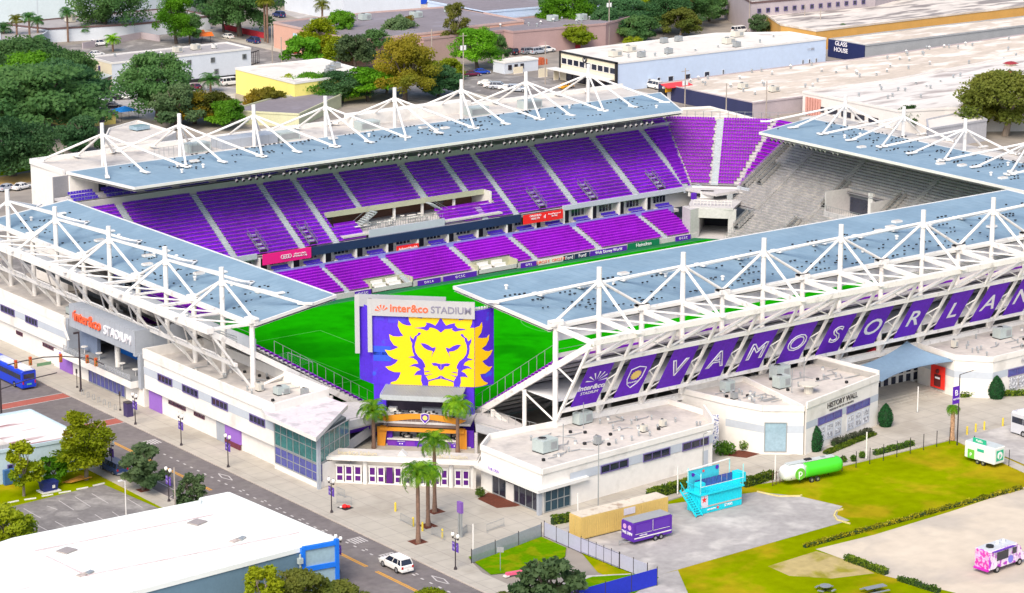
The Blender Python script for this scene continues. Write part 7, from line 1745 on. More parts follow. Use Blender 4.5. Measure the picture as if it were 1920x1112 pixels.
t = thing("pop_up_canopy", "bright blue pop-up canopy beside the yellow house", "canopy", (*gz,0)); part("fabric", t, lambda b: b.add([(gz[0]-2.4,gz[1]-2.4,2.3),(gz[0]+2.4,gz[1]-2.4,2.3),(gz[0]+2.4,gz[1]+2.4,2.3),(gz[0]-2.4,gz[1]+2.4,2.3),(gz[0],gz[1],3.3)],[(0,1,4),(1,2,4),(2,3,4),(3,0,4)],mat("canopy_bright_blue",(.01,.22,.72),.6)))
for q in ((-2.3,-2.3),(2.3,-2.3),(2.3,2.3),(-2.3,2.3)): part("leg", t, lambda b: b.tube((gz[0]+q[0],gz[1]+q[1],0),(gz[0]+q[0],gz[1]+q[1],2.3),.05,black,5))
# upper left
t = house("white building with a flat grey roof at the upper left", [(348.2,688),(372,681.5),(398,683),(398,704),(342,704.6)], 4.0, wgrey, grey_roof, .25, mat("brown_trim",(.13,.08,.08),.8))
units(t, [(360,697),(364,693),(367,691)], 3.8, hvac_beige, 2.6,2.0,2.0)
text("wall_graffiti","mural", (385,682.4,1.7),(1,0,0),(0,0,1),2.2,mat("mural_blue",(.25,.35,.65),.7),t)
t = house("white annexe in the corner of the palm lot", [(326.2, 673.3),(335.0, 671.6),(347.7, 686.9),(345.6, 702.5),(340.5, 702.4)], 3.6, wgrey, grey_roof, .2)
t = house("tall pale industrial hall at the top left corner", [(372,716),(430,716),(430,760),(340,760),(340,728)], 12.5, mat("pale_hall_cladding",(.50,.58,.62),.6,.05,.2,joint=(100,4,(.42,.48,.53),.08)), grey_roof, .3)
t = house("low gold roofed shed among the upper left palms", [(321.2, 649.3),(325.9, 657.0),(330.3, 653.8),(327.0, 646.1)], 2.6, mat("ochre_wall",(.45,.30,.06),.8), mat("brown_roof",(.30,.20,.17),.9), 0)
t = thing("boundary_wall", "long low grey wall round the upper left lot", "wall", (356,660,0)); part("wall", t, lambda b: (b.beam((*(350.4, 671.7),.9),(*(373.1, 679.4),.9),.3,1.8,rosy), b.beam((*(373.1, 679.4),.9),(*(374.4, 670.9),.9),.3,1.8,rosy)))
rw = mat("red_wall",(.50,.03,.05),.8,.05)
for lab, a, c in (("short red wall panel at the side street mouth",(398.9, 692.8),(400.1, 687.9)),("long red wall along the far pavement",(401.0, 680.6),(401.3, 658.5))):
    t = thing("boundary_wall", lab, "wall", (*a,0), "red walls along the far street"); part("wall", t, lambda b: b.beam((*a,.8),(*c,.8),.3,1.6,rw))
for p, lab in (((384.0, 666.3),"left orange tarpaulin canopy at the lot fence"),((383.8, 661.5),"right orange tarpaulin canopy at the lot fence")):
    t = thing("pop_up_canopy", lab, "canopy", (*p,0), "orange canopies"); part("fabric", t, lambda b: b.ob((*p,2.4),(2.0,-.6,0),(.6,1.6,.3),(0,0,.06),mat("canopy_orange",(.75,.16,.02),.6))); part("leg", t, lambda b: [b.tube((p[0]+q,p[1],0),(p[0]+q,p[1],2.4),.06,black,5) for q in (-1.5,1.5)])
# pink street block
t = house("pink street block with grey and violet flat roofs", [(394.1,600),(394.1,641.8),(428,641.8),(452,638),(452,603),(430,603),(430,600)], 7.2, pink, dark_roof, .3, mat("pink_trim",(.5,.36,.33),.8))
for p in ((402,632),(418,632),(432,627),(446,630)): units(t,[p],6.95,hvac,3.0,2.2,1.6)
part("wall_poster", t, lambda b: b.box(393.9,629.2,1.0,394.05,631.4,5.4,mat("poster_blue_green",(.1,.45,.55),.5,.3,.6,c2=(.7,.7,.8),mix=.6)))
t = house("low rose brown block with violet roof behind the green trees", [(413,596),(440,596),(440,592),(470,589),(490,598),(490,612),(432,612),(413,605)], 6.4, pink2, dark_roof, .3)
clutter(t, 443, 595, 478, 604, 6.15, 12, 3); units(t,[(470,600),(478,599),(462,603)],6.15,hvac,2.6,2.0,1.6); part("red_door", t, lambda b: b.box(460.0,589.6,.2,461.6,589.9,3.2,rw))
window(t,(413,595.95),(440,595.95),15,16.2,2.2,4.4,1); window(t,(413,595.95),(440,595.95),20,21.2,2.2,4.4,1); part("doorway", t, lambda b: b.box(425,595.8,.2,427.2,595.97,4.2,mat("dark_opening",(0.015,0.015,0.03),0.6)))
t = house("long violet roofed hall with pale blue side wall across the top", [(452,622),(500,617),(540,640),(528,668),(470,668),(452,650)], 7.5, pale_blue, dark_roof, .3)
part("blue_wall", t, lambda b: b.box(452,617.6,0,499,617.9,6,pale_blue)) ; units(t,[(470,650),(490,642),(505,648)],7.3,hvac,3,2.4,2)
t = thing("sand_heap", "pale sand heap behind the violet roofs", "sand heap", (*(468.3, 690.6),0)); hp_ = (468.3, 690.6)
part("heap", t, lambda b: b.tube((*hp_,0),(*hp_,3.2),9,sand,16,1.0))
t = thing("skip", "blue tarpaulined skip behind the violet roofs", "skip", (*(475.3, 691.3),0)); sp_ = (475.3, 691.3)
part("skip_body", t, lambda b: b.loft([[(sp_[0]-5+o_,sp_[1]-1.5,z),(sp_[0]+5-o_,sp_[1]-1.5,z),(sp_[0]+5-o_,sp_[1]+1.5,z),(sp_[0]-5+o_,sp_[1]+1.5,z)] for z, o_ in ((0,1.2),(2.6,0))], mat("skip_bright_blue",(.01,.08,.60),.5)))
t = house("white walled warehouse at the very top", [(470,720),(560,690),(600,760),(480,780)], 9, wgrey, grey_roof, .3)
t = house("pale wall block above the red car", [(437,672),(462,668),(462,700),(437,705)], 7.5, wgrey, grey_roof, .3)
# white hut and small things
t = house("small white hut with two windows in the parking court", R4(418.9,567.4,430,572.4), 3.15, wgrey, white_roof, .15, white); windows(t,(418.9,567.35),(430,567.35),1.0,2.3,1.1,.9,3,1.2)
t = thing("crates", "orange and red crates stacked beside the white hut", "crates", (*(434.6, 574.5),0)); cp_ = (434.6, 574.5)
for k in range(5): part("crate", t, lambda b: b.box(cp_[0]-2+k*1.1,cp_[1]-.8,0,cp_[0]-1.1+k*1.1,cp_[1]+.5,1.4+.5*(k%2),mat("crate_orange",(.50,.12,.05),.7,.2)))
for p, lab, w, h in (((422.4, 566.0),"white sign board beside the hut",3,1.8),((424.0, 557.4),"cream sign board by the utility pole",2.8,2.4),((424.2, 552.0),"cream gate pier beside the shopfront",1.6,2.4)):
    t = thing("sign_board", lab, "sign", (*p,0)); part("board", t, lambda b: b.box(p[0]-w/2,p[1]-.1,.1,p[0]+w/2,p[1]+.1,h,cream)); part("foot", t, lambda b: b.box(p[0]-w/2,p[1]-.3,0,p[0]+w/2,p[1]+.3,.1,concrete))
# big white warehouse with glazed front
t = house("large white warehouse with black framed glazed front and emblem", [(425.6,528.6),(496,527.4),(496,541.5),(478,551.8),(425.6,551.8)], 7.4, pale_blue, white_roof, .25, white)
part("front_wall", t, lambda b: (b.box(425.3,528.5,0,425.55,551.9,7.3,cream), b.box(425.1,528.3,0,425.6,529.0,7.5,black), b.box(425.1,528.3,7.1,425.6,552,7.55,black), b.box(425.1,551.4,3.0,425.5,552,7.4,black)))
for k in range(9): window(t,(425.25,552),(425.25,528.5),.9+k*2.5,3.2+k*2.5,4.3,6.0,1,glass,white)
for k in range(8): window(t,(425.25,552),(425.25,528.5),3.0+k*2.5,5.4+k*2.5,.2,2.7,1,glass,dark_metal,name="shop_window")
part("front_canopy", t, lambda b: b.box(422.2,529.5,2.9,425.2,553.5,3.15,white))
part("round_emblem", t, lambda b: (b.tube((425.08,541.2,6.6),(425.0,541.2,6.6),.85,black,18), b.tess([(424.95,541.8,7.0),(424.95,541.2,6.0),(424.95,540.6,7.0),(424.95,541.2,6.5)],white)))
for k, x in enumerate((435.5,438.5,442.0,447.6,454)): window(t,(425.6,528.55),(496,527.3),x-425.6,x-425.6+(1.0 if k<2 else 1.8),.8,2.4,1,glass,wgrey)
for x in (460,487.5,489.8,492.2): window(t,(425.6,528.55),(496,527.3),x-425.6,x-425.6+.7,.8,2.4,1,glass,wgrey)
text("wall_lettering","11 500",(490.5,527.3,5.0),(1,0,0),(0,0,1),.9,mat("grey_wall_lettering",(.35,.35,.38),.5),t)
for p in ((432.5,538),(440.5,542),(470,537),(480,545)): ac_unit(t,p[0],p[1],7.15,3.0,2.0,1.5,hvac_beige)
for p in ((446.5,533.5),(437,533),(457,548),(462,548),(468,531.5)): ac_unit(t,p[0],p[1],7.15,1.8,1.4,1.3,grey_metal)
clutter(t,430,531,492,540,7.15,8,4)
t = house("navy walled studio with white block lettering", [(507.6,524.5),(507.6,538.5),(545,538.5),(600,536),(600,524.5)], 4.9, mat("weathered_grey_wall",(.36,.37,.38),.85,.1), beige_roof, .2)
part("navy_front", t, lambda b: b.box(507.3,524.4,0,507.55,538.6,4.8,mat("studio_navy",(.012,.02,.09),.6)))
text("wall_lettering","GLASS\nHOUSE",(507.2,533.4,3.2),(0,-1,0),(0,0,1),1.7,white_letter,t,offset=.02)
t = house("long mottled beige roofed building with navy end wall", [(428.1,479.8),(448,479),(522,484),(600,489),(640,500),(640,522.5),(492.9, 513.5),(480.2, 515.2),(428,515)], 3.9, rosy, beige_roof, .12)
part("navy_end", t, lambda b: b.box(427.85,480,0,428.05,515,3.7,navy_wall)); clutter(t,435,487,560,515,3.7,60,5); units(t,[(443,489),(440,497)],3.7,hvac_beige,2.4,1.4,1.3)
aw = (428.2, 511.1)
t = thing("shop_kiosk", "tiny kiosk with red awning and yellow sign beside the navy wall", "kiosk", (*aw,0)); part("kiosk_wall", t, lambda b: (b.box(aw[0]-1.5,aw[1]-1,0,aw[0]+1.5,aw[1]+1,3.4,white), b.box(aw[0]-2.6,aw[1]-1,0,aw[0]-1.6,aw[1]+1,3.0,black)))
part("awning", t, lambda b: b.ob((aw[0]+1,aw[1]-1.6,4.0),(4,0,0),(0,1.4,.3),(0,0,.1),mat("awning_red",(.7,.05,.06),.6))); q_ = part("yellow_sign", t, lambda b: b.box(aw[0]-2.4,aw[1]-1.35,2.4,aw[0]+1.4,aw[1]-1.2,3.7,mat("sign_yellow",(.85,.45,.02),.6))); part("sign_figure", q_, lambda b: b.tess([(aw[0]-.6,aw[1]-1.38,2.6),(aw[0]-.2,aw[1]-1.38,3.5),(aw[0]+.3,aw[1]-1.38,2.6)],black))
t = house("low cream roofed block just behind the corner stand", [(373,452),(404,452),(406,470),(384,478),(366,474)], 6.5, stucco, beige_roof, .3)
t = house("vast streaky white roofed warehouse behind the end stand", [(441,444),(441,476.5),(470,476),(540,486),(640,474),(640,410),(497,410),(452,440)], 5.6, mat("off_white_wall",(.70,.67,.64),.85,.05), streaky, .35)
windows(t,(440.9,474),(440.9,444),1.6,2.9,3.2,1.4,5,2.0); clutter(t,448,450,560,472,5.35,50,6)
part("pink_panels", t, lambda b: [b.box(440.6,470+k*.9,0.3,440.9,470.6+k*.9,4.6,mat("rust_pink",(.60,.30,.25),.8)) for k in range(6)])
for p, lab in (((511.2, 475.1),"dark red roof cowl"),((499.8, 464.8),"lower red roof cowl")):
    part("red_cowl", t, lambda b: (b.box(p[0]-1.1,p[1]-.9,5.3,p[0]+1.1,p[1]+.9,5.9,cream), b.loft([[(p[0]-1.6,p[1]-1.4,5.9),(p[0]+1.6,p[1]-1.4,5.9),(p[0]+1.6,p[1]+1.4,5.9),(p[0]-1.6,p[1]+1.4,5.9)],[(p[0]-.7,p[1]-.5,6.4),(p[0]+.7,p[1]-.5,6.4),(p[0]+.7,p[1]+.5,6.4),(p[0]-.7,p[1]+.5,6.4)]],mat("cowl_red",(.30,.03,.04),.6))))
t = house("grey corrugated shed beside the tree behind the end stand", [(432.6, 425.9),(440.8, 434.6),(456.4, 436.8),(451.7, 426.3)], 5.0, mat("corrugated_grey",(.42,.42,.45),.7,.08,.3,joint=(.5,100,(.35,.35,.38),.05)), white_roof, .2)
t = house("long grey warehouse with a row of small square windows", [(516,580),(560,575),(660,612),(640,700),(560,660)], 9.5, rosy, dirty_roof, .3, mat("brown_trim",(.13,.08,.08),.8))
a_, c_ = (508.1, 591.9), (596.5, 610.3)
for k in range(14): window(t,(516,579.9),(560,574.9),2+k*3.1,3.3+k*3.1,6.3,7.6,1) if k < 13 else None
t = house("tan walled warehouse with dirty streaked roof", [(512,548.5),(512,563),(533,600),(700,600),(700,548)], 5.6, tan, dirty_roof, .25, beige_roof)
t = house("yellow house among the trees at the top", [(515.5, 629.6),(531.5, 626.2),(590,660),(560,665)], 5.5, mat("house_bright_yellow",(.75,.58,.12),.8), mat("orange_shingle",(.55,.22,.08),.9), .2)
t = house("small white house with blue side at the top right", [(615.3, 587.3),(626.8, 584.8),(700,650),(680,655)], 6, wgrey, dark_roof, .2)
# lower left white roofed building with blue corner frame
t = house("building with brilliant white roof and grey blue wall in the bottom left corner", [(133.5, 265.7),(130,262),(130,289),(140.0, 291.6),(165.8, 290.6),(166.5, 291.5),(170.6, 291.4),(171.9, 267.6),(167.2, 267.7)], 5.8, mat("teal_grey_wall",(.13,.22,.29),.8,.08), bright_roof, .35, bright_roof)
for p in ((161.8, 284.3),(143.6, 284.5)): part("skylight", t, lambda b: b.ob((*p,5.66),(.9,.3,0),(-.3,.8,0),(0,0,.08),mat("brown_skylight",(.33,.29,.28),.5)))
for p in ((162.5, 275.6),(141.5, 275.8)): part("roof_debris", t, lambda b: (b.ob((*p,5.62),(1.1,.3,0),(-.1,.4,0),(0,0,.06),mat("debris_brown",(.45,.38,.35),.9,.4,2)), b.ob((p[0]+.6,p[1],5.7),(.5,.3,0),(-.1,.3,0),(0,0,.08),grey_metal)))
for a_, c_ in (((140.5, 286.8),(165.0, 285.8)),((140.6, 275.3),(170.0, 273.4)),((140.7, 284.2),(141.4, 274.8))): part("roof_seam", t, lambda b: b.beam((*a_,5.6),(*c_,5.6),.3,.08,mat("seam_grey_pink",(.60,.50,.50),.8,.2,.5)))
fbl = mat("frame_blue",(.01,.17,.75),.5)
fA, fB = lerp((171.5, 266.9),(171.2, 266.7),1), (166.7, 267.3)
part("blue_frame", t, lambda b: [b.beam((*fA,.1),(*fA,6.4),.5,.5,fbl), b.beam((*fB,.1),(*fB,6.0),.5,.5,fbl), b.beam((*fA,5.9),(*fB,5.9),.5,.45,fbl), b.beam((*fA,3.2),(*fB,3.2),.5,.6,fbl)])
part("frame_panel", t, lambda b: (b.add([(fA[0],fA[1]-.03,3.5),(fB[0],fB[1]-.03,3.5),(fB[0],fB[1]-.03,5.7),(fA[0],fA[1]-.03,5.7)],[(0,1,2,3)],mat("panel_grey_blue",(.28,.40,.47),.7)), b.add([(fA[0],fA[1]-.03,.1),(fB[0],fB[1]-.03,.1),(fB[0],fB[1]-.03,2.9),(fA[0],fA[1]-.03,2.9)],[(0,1,2,3)],mat("panel_grey_blue",(.28,.40,.47),.7))))
part("wall_lamp", t, lambda b: (b.beam((*(163.2, 262.6),3.4),(*(162.9, 263.4),3.9),.12,.12,white), b.sphere((*(163.0, 263.8),3.9),.3,white,8,6)))
part("wall_meter", t, lambda b: (b.tube((fB[0]-.6,fB[1]-.35,0),(fB[0]-.6,fB[1]-.35,5.4),.12,hvac,6), b.box(fB[0]-.9,fB[1]-.6,4.2,fB[0]-.3,fB[1]-.1,4.9,hvac)))
# blue white workshop at the left edge
t = house("pale blue workshop with rust streaked white roof at the left edge", [(140,329.9),(169.0,328.3),(169.0,344.6),(140,345.6)], 4.9, mat("workshop_blue",(.46,.58,.66),.8,.06), mat("rust_streaked_roof",(.76,.72,.70),.85,.08,.12,c2=(.28,.12,.13),mix=.22,stretch=(.4,2.5,1)), .2)
part("lean_to_roof", t, lambda b: b.prism([(140,329.8),(158,329.0),(158,336),(140,337)],4.7,5.6,mat("corrugated_grey",(.42,.42,.45),.7,.08,.3),top=white_roof)); units(t,[(150,333),(153.5,332)],5.6,grey_metal,1.4,1.0,1.2)
for s in (8.5,10.9): window(t,(149,329.35),(169,328.25),s,s+.9,1.9,2.7,1)
part("blue_gate", t, lambda b: b.box(156.6,328.0,.1,159.6,328.6,2.2,mat("gate_blue",(.04,.12,.30),.6)))
# lot boundary left of street: dark fence bits
t = thing("steel_gate", "black steel gate frame at the far street corner", "gate", (*(375.4, 620.7),0)); a_, c_ = (371.9, 618.8), (377.0, 621.7)
part("frame", t, lambda b: (b.beam((*a_,3.4),(*c_,3.4),.2,.2,black), b.beam((*a_,.2),(*c_,.2),.15,.15,black), [b.tube((*lerp(a_,c_,k/6),0),(*lerp(a_,c_,k/6),3.4),.08,black,5) for k in range(7)]))

# ================================================================ TREES
bark = mat("tree_bark",(.10,.075,.06),.9,.25,2.0); bark_pale = mat("pale_bark",(.25,.20,.16),.9,.2,2.0)
LM = dict(oak=leafmat("leaf_oak",(0.05,0.14,0.04),(0.19,0.33,0.09),.35), deep=leafmat("leaf_deep",(0.038,0.125,0.045),(0.13,0.26,0.09),.4), fresh=leafmat("leaf_fresh",(0.069,0.227,0.010),(0.230,0.511,0.019),.5),
          lime=leafmat("leaf_lime",(0.184,0.303,0.006),(0.550,0.550,0.016),.5), autumn=leafmat("leaf_autumn",(0.115,0.161,0.012),(0.505,0.322,0.019),.3), sage=leafmat("leaf_sage",(0.069,0.142,0.055),(0.207,0.283,0.118),.5), olive=leafmat("leaf_olive",(0.081,0.123,0.016),(0.298,0.283,0.047),.5))
def crown_mesh(key, seed, n=5200, size=.052, lobes=42, spread=1.0, asp=1.0):
    """unit crown, about 1 wide and 1 tall, base at 0"""
    R = random.Random(seed); b = MB(); L = []
    for _ in range(lobes):
        a = R.random()*2*pi; t = R.random(); rr_ = .40*spread*(1-.55*max(0,t-.45)/.55)*R.random()**.5
        L.append(((rr_*cos(a), rr_*sin(a), (.25+.62*t)*asp), (R.uniform(.08,.17),)*2+(R.uniform(.06,.13)*max(.55,min(1,asp)),)))
    for c, r in L:
        for _ in range(n//lobes):
            d = Vector((R.gauss(0,1),R.gauss(0,1),R.gauss(0,1)+.25)).normalized(); q = R.random()**.3*R.uniform(.8,1.18)
            p = Vector(c)+Vector((d.x*r[0],d.y*r[1],d.z*r[2]))*q
            u = Vector((R.gauss(0,1),R.gauss(0,1),R.gauss(0,1)*.7)).normalized(); w = u.cross(d+Vector((R.random(),R.random(),R.random()))*.9).normalized(); s = size*R.uniform(.5,1.15)
            b.add([p-u*s*.7,p-w*s*.45,p+u*s*.7,p+w*s*.45],[(0,1,2,3)],LM[key])
    o = b.build("crown"); me = o.data; bpy.data.objects.remove(o); return me
def trunk_mesh(seed, m, fork=5, tr=.035, lean=.04, asp=1.0):
    R = random.Random(seed); b = MB(); base = Vector((0,0,0)); f = Vector((R.uniform(-lean,lean),R.uniform(-lean,lean),.30)); b.tube(base,f,tr,m,8,tr*.7)
    for k in range(fork):
        a = 2*pi*k/fork+R.random(); e = f+Vector((cos(a)*R.uniform(.12,.26),sin(a)*R.uniform(.12,.26),R.uniform(.2,.4))); b.tube(f,e,tr*.5,m,6,tr*.25)
        for j in range(2): e2 = e+Vector((R.uniform(-.12,.12),R.uniform(-.12,.12),R.uniform(.08,.2))); b.tube(e,e2,tr*.22,m,5,tr*.1)
    b.v = [(x,y,z*asp) for x, y, z in b.v]
    o = b.build("trunk"); me = o.data; bpy.data.objects.remove(o); return me
CM = {}
def tree(p, w, h, key, lab, grp=None, sparse=False, seed=None, z=0.0, name="broadleaf_tree"):
    v = (seed if seed is not None else int(p[0]*3+p[1])) % 3; ck = (key, v, sparse)
    big = w > 15
    asp = min((.35,.5,.7,.95,1.3,1.8), key=lambda q: abs(q-h/w)); ck = ck+(big,asp)
    if ck not in CM: CM[ck] = (crown_mesh(key, 100+v*7+len(key), (3600 if sparse else (15000 if big else 7500)), .07 if sparse else (.025 if big else .043), 26 if sparse else (60 if big else 42), 1.05, asp), trunk_mesh(200+v, bark_pale if key in ("lime","olive") else bark, asp=asp))
    t = thing(name, lab, "tree", (*p,z), grp); t.rotation_euler = (0,0,(p[0]*7.3)%6.28); t.scale = (w,w*.97,h/asp)
    for nm, me in zip(("crown","trunk"), CM[ck]):
        o = bpy.data.objects.new(nm, me); col.objects.link(o); o.parent = t
    return t
def frond_crown(key_m, n, L, droop, w, seed, b=None, up=.9):
    R = random.Random(seed); b = b or MB()
    for k in range(n):
        a = 2*pi*k/n*2.4+R.random()*.5; el = up*(1-k/n)**.7 + R.uniform(-.1,.1); d = Vector((cos(a),sin(a),0)); p = Vector((0,0,0)); l = L*R.uniform(.8,1.08); seg = 7; ang = el*1.25
        for i in range(seg):
            q = p+(d*cos(ang)+Vector((0,0,sin(ang))))*l/seg; s = Vector((-d.y,d.x,0)); t0, t1 = i/seg, (i+1)/seg
            for sd in (-1,1):
                for j in range(3):
                    f0 = p.lerp(q,j/3); f1 = p.lerp(q,(j+.75)/3); ww = w*(.35+sin(pi*min(1,t0*.85+.15)))*.75
                    tip = f0+s*sd*ww+(q-p).normalized()*ww*.7+Vector((0,0,-ww*.35)); b.add([f0,f1,tip],[(0,1,2)],key_m)
            b.beam(p,q,.035,.03,key_m); p = q; ang -= droop/seg*(1+t0)
    return b
pal_l = leafmat("leaf_palm",(.05,.22,.008),(.32,.58,.02),.8); pal_d = leafmat("leaf_sabal",(.03,.13,.03),(.11,.26,.06),.8); pal_y = leafmat("leaf_yellow_palm",(.10,.14,.01),(.26,.27,.03),.8)
palm_bark = mat("palm_bark",(.20,.12,.085),.9,.35,3.0); palm_moss = mat("mossy_palm_bark",(.30,.24,.03),.9,.25,2.0)
def palm(p, h, L, lab, key=pal_l, grp="plaza palms", bk=palm_bark, n=54, w=.62, z=.1, tr=.26, droop=2.0, r2=.72, base_swell=True, name="palm_tree"):
    t = thing(name, lab, "palm tree", (*p,z), grp)
    def _f(b):
        n_ = 12; R = random.Random(int(p[0]*11)); rg = []
        for k in range(n_+1):
            f = k/n_; r = tr*(1.35-.5*min(1,f*4)+.12*sin(f*3)) if base_swell else tr
            r *= (1 if f < .8 else r2+(1-r2)*(1-f)/.2); rg.append([(p[0]+r*cos(2*pi*j/10)*(1+.05*(k%2)),p[1]+r*sin(2*pi*j/10)*(1+.05*(k%2)),z+h*f) for j in range(10)])
        b.loft(rg, bk)
    part("trunk", t, _f)
    b = frond_crown(key, n, L, droop, w, int(p[0]*17)%97, up=1.3); b.v = [(x+p[0],y+p[1],zz+z+h) for x, y, zz in b.v]; b.build("fronds", t)
palm((188.7, 274.4),9.0,3.5,"front palm of the plaza row, nearest the street, with mossy upper trunk",bk=palm_bark)
palm((193.6, 279.2),7.2,2.8,"middle palm of the plaza row, mostly behind the front one's crown")
palm((197.6, 283.4),9.4,3.4,"rear palm of the plaza row, with the highest crown")
palm((207.0, 312.1),5.3,3.3,"palm behind the gate canopy, left of the orange arch")
palm((215.5, 303.2),6.6,3.4,"palm behind the gate canopy, right of the orange arch")
t = palm((276.8, 265.4),4.6,1.7,"small fan palm with patterned trunk at the lawn's far corner",key=pal_l,n=26,w=.5,tr=.33,droop=2.6,bk=mat("patterned_palm_bark",(.42,.25,.15),.9,.5,4.0))
sab = [((337.6, 686.0),7.5,2.9,pal_y,"yellow green palm, left of the palm trio in the upper left lot"),((336.1, 675.2),9.5,2.8,pal_d,"tall slim palm in the middle of the upper left palm trio"),((344.1, 686.1),6.5,2.9,pal_d,"palm at the right of the upper left palm trio"),((353.1, 685.5),8,3.4,pal_d,"palm against the white wall at the upper left"),((333.3, 663.3),5,2.6,pal_d,"short palm below the upper left trio"),
 ((329.6, 668.3),4,2.2,pal_y,"small yellowish palm at the foot of the upper left trio"),((365.3, 732.8),9,3.6,pal_d,"tall palm before the pale hall at the top left"),((354.8, 662.4),3,3.2,pal_l,"short bushy lime palm in front of the walled lot"),((398.2, 653.2),11,3.2,pal_y,"left of the twin tall palms beside the pink block"),((397.8, 651.1),11.5,3.0,pal_y,"right of the twin tall palms beside the pink block"),
 ((336.0, 690.9),4.5,3.4,pal_d,"dark palm at the left edge of the upper lot"),((343.2, 589.8),2.5,4.2,pal_d,"spreading dark palm clump beneath the office balcony"),((527.6, 552.2),3.5,3.8,pal_d,"dark palm against the tan wall's right end"),((521.3, 577.0),3.0,3.4,pal_d,"palm at the tan wall's left corner"),((358.9, 686.2),3,2.2,pal_d,"low dark palm in the walled lot, beside the big oak"),
 ((421.2, 659.0),7.5,3.4,pal_y,"yellow green palm at the pink wall's right end"),((540.7, 554.9),2.2,3.2,pal_d,"low palm tufts on the tan building's edge")]
for p, h, L, k, lab in sab: palm(p, h, L, lab, k, "sabal palms round the neighbourhood", palm_bark, 34, 1.0, 0.0, .28, 1.7, 1.0, False)
TR = [((279.2, 562.0),42,17,"oak","huge dark oak filling the left edge below the office"),((254.7, 522.4),26,13,"deep","dark oak beside the far stand's left corner"),((293.8, 576.8),30,15,"deep","dark spreading oak between the huge oak and the yellow house"),((305.0, 620.1),34,14,"oak","broad oak along the left edge above the huge one"),((311.6, 605.4),22,12,"oak","dark oak left of the porch"),((277.5, 535.2),14,9,"deep","small dark oak just left of the first far mast"),
 ((312.7, 562.8),24,17,"oak","large oak in front of the cream office"),((311.0, 551.0),15,11,"sage","grey green tree right of the large oak"),((317.3, 553.2),17,8,"autumn","orange tinged bushy tree behind the third far mast"),((320.6, 543.9),13,7,"fresh","green bush left of the lemon wall"),((320.9, 550.6),12,8,"olive","olive bush between the orange tinged tree and the green bush"),
 ((366.2, 687.1),26,22,"oak","great dark oak at the top left with thick visible limbs"),((375.2, 733.8),24,12,"deep","dark tree beside the pale hall at the top left"),((362.3, 743.4),14,15,"deep","dark tree in the top left corner"),((376.1, 664.8),17,15,"fresh","round bright green tree beside the side street"),((379.1, 662.5),10,9,"oak","dark tree right of the round bright one"),
 ((405.1, 728.7),20,10,"oak","dark tree at the top behind the great oak"),((397.8, 666.1),26,19,"oak","large oak over the far street at the red wall"),((398.3, 676.0),14,12,"sage","greyish tree left of the large street oak"),((448.3, 696.6),24,10,"deep","dark trees above the sand heap"),((457.4, 698.6),14,9,"oak","dark tree right of the sand heap"),
 ((384.8, 611.5),15,8,"fresh","green tree at the lemon roof's back edge"),((393.1, 616.6),14,12,"lime","yellow green tree behind the lemon building"),((403.9, 622.5),12,13,"fresh","taller green tree left of the autumn tree"),((392.1, 597.2),15,10,"sage","grey green tree behind the white roof"),((390.8, 603.7),12,9,"lime","yellowish tree between the green ones"),
 ((374.7, 548.9),21,17,"autumn","big autumn coloured tree behind the fourth far mast"),((416.8, 612.9),15,11,"sage","pale sage tree before the rose brown block"),((425.1, 621.0),6,10,"autumn","thin dark conifer shaped tree behind the sage one"),((424.6, 597.8),10,17,"olive","tall sparse brownish tree on the lawn"),((417.9, 578.1),17,12,"fresh","bright green spreading tree beside the hut"),((428.2, 583.7),9,8,"oak","small dark tree right of the bright green one"),
 ((401.2, 569.1),11,6,"lime","lime bush by the pale pole"),((385.7, 550.3),15,8,"deep","dark round tree behind the fifth far mast"),((356.7, 562.2),20,7,"fresh","green bush row before the long white hall"),((361.2, 557.0),18,8,"deep","dark bush row before the long white hall"),((351.4, 566.2),12,7,"lime","yellow bush at the left end of the bush row"),((367.3, 554.4),16,9,"fresh","green bush at the right end of the bush row"),((341.2, 559.7),13,5,"autumn","low yellow bush behind the third stay fan"),
 ((471.3, 609.0),21,14,"fresh","light green spreading tree over the rose brown block"),((459.7, 590.5),14,7,"lime","low lime tree below the spreading one"),((483.8, 612.6),15,12,"deep","dark tree left of the transformer pole"),((487.3, 602.2),21,12,"deep","dark tree right of the transformer pole"),((495.4, 601.3),17,9,"oak","oak behind the warehouse roof's back edge"),((499.8, 598.1),18,13,"deep","dark tree before the grey warehouse"),((512.1, 602.0),18,13,"oak","oak at the grey warehouse's left corner"),((513.5, 617.2),18,10,"lime","yellow lit tree beside the yellow house"),((509.1, 634.4),20,9,"deep","dark tree mass at the top middle"),((516.9, 631.3),16,9,"olive","olive tree beside the dark mass at the top middle"),
 ((515.5, 576.2),9,7,"sage","pale flowering bush before the tan wall"),((459.7, 427.9),27,16,"olive","large green and gold tree behind the end stand"),((460.7, 435.6),14,13,"autumn","golden tree left of the large green one"),((444.8, 444.9),8,7,"oak","small tree seen between the end stand's stays"),((578.3, 622.4),20,5,"lime","green strip of shrubs beyond the tan roof"),((468.6, 574.4),9,5,"lime","small yellow shrub behind the warehouse roof")]
for p, w, h, k, lab in TR: tree(p, w*(.92), h, k, lab, "trees round the neighbourhood")
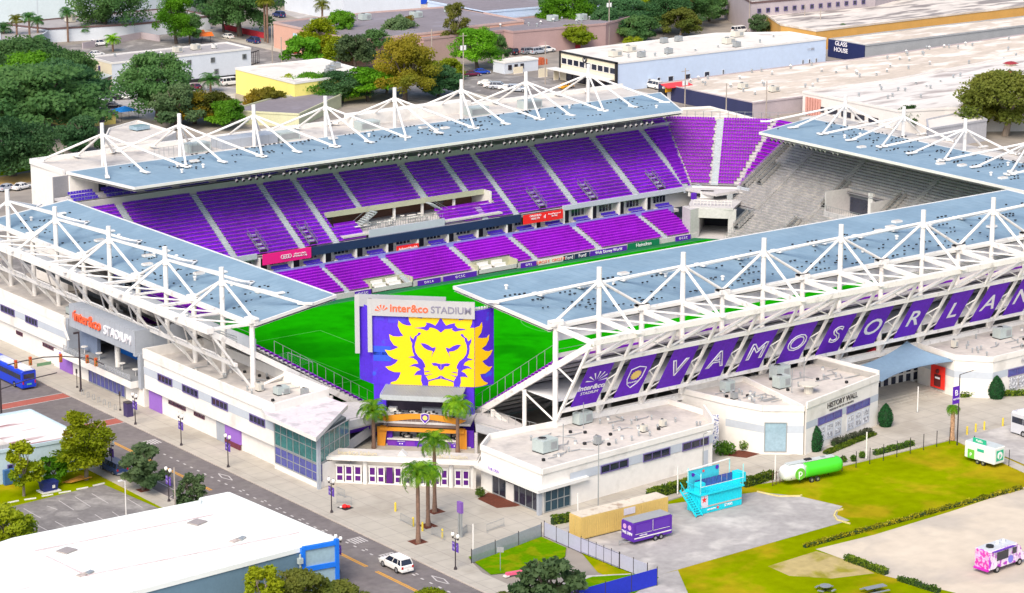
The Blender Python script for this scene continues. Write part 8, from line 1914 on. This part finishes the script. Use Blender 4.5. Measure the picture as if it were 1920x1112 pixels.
more = [((479.6, 626.2),16,10,"oak","oak at the left end of the dark wood behind the warehouse"),((477.9, 597.8),16,10,"deep","dark tree under the transformer pole"),((481.4, 589.0),15,8,"oak","oak close behind the warehouse's white roof"),((497.5, 589.5),14,9,"olive","olive tree at the right end of the dark wood"),((529.7, 640.5),20,8,"deep","dark tree above the yellow house"),((508.1, 656.6),18,7,"fresh","green tree on the bank at the top"),((525.0, 608.7),14,9,"oak","oak beside the grey warehouse's front wall"),
 ((444.1, 714.5),22,9,"oak","dark tree at the top right of the street oak"),((403.3, 738.8),22,9,"deep","dark tree between the great oak and the side street"),((414.8, 711.5),16,11,"deep","dark tree behind the black car at the top"),((372.3, 590.5),10,5,"fresh","bush at the lemon building's corner"),((305.1, 610.2),26,12,"fresh","lighter green oak at the top of the huge left mass"),((276.8, 567.9),24,14,"sage","greyish oak at the left edge"),((401.2, 601.5),13,10,"oak","oak left of the big autumn coloured tree"),((377.6, 561.3),12,8,"lime","yellow green bush under the big autumn coloured tree")]
for p, w, h, k, lab in more: tree(p, w*.92, h, k, lab, "trees round the neighbourhood")
tree((166.9, 323.8),9.5,10.8,"lime","light green street tree over the dark people carrier","street trees")
tree((168.5, 328.7),5.5,7.5,"autumn","bare brownish street tree behind the light green one","street trees",True)
tree((156.7, 322.5),6.2,8.3,"lime","thin light green tree by the dumpster","street trees",True,seed=1)
tree((162.7, 325.5),5.5,4.0,"fresh","low green shrub behind the dumpster","street trees",True)
tree((170.9, 314.9),7.6,6.9,"sage","grey green street tree in the pavement left of the lamp","street trees",True)
tree((171.4, 302.6),5.2,6.2,"sage","small sparse street tree right of the lamp","street trees",True)
tree((143.3, 300.2),9,7.5,"lime","yellow green tree at the left edge above the white roof","street trees")
tree((186.9, 244.1),10.0,7.6,"sage","dark shrubby tree at the bottom beside the drive","street trees",True,seed=2)
tree((157.7, 262.5),6,7.8,"lime","light tree before the grey blue wall, left","street trees",True)
tree((163.0, 261.9),9,5.6,"olive","olive tree at the blue framed corner","street trees")
tree((167.2, 259.6),8,3.8,"olive","low olive tree at the bottom right of the blue corner","street trees")
tree((174.5, 251.1),7,4.0,"lime","crown top poking up at the bottom edge by the street","street trees")
tree((181.5, 245.4),5,3.6,"olive","small crown top at the bottom edge beside the dark tree","street trees")
# tree masses far behind, and beyond the frame's top so that the town does not end
R = random.Random(77)
for i in range(26):
    x = 380+R.random()*420; y = 1050 - (x-380)*.62 + R.uniform(0,260)
    tree((x,y), R.uniform(18,30), R.uniform(10,16), R.choice(("oak","deep","fresh","sage")), "distant tree beyond the town", "distant trees beyond the town")
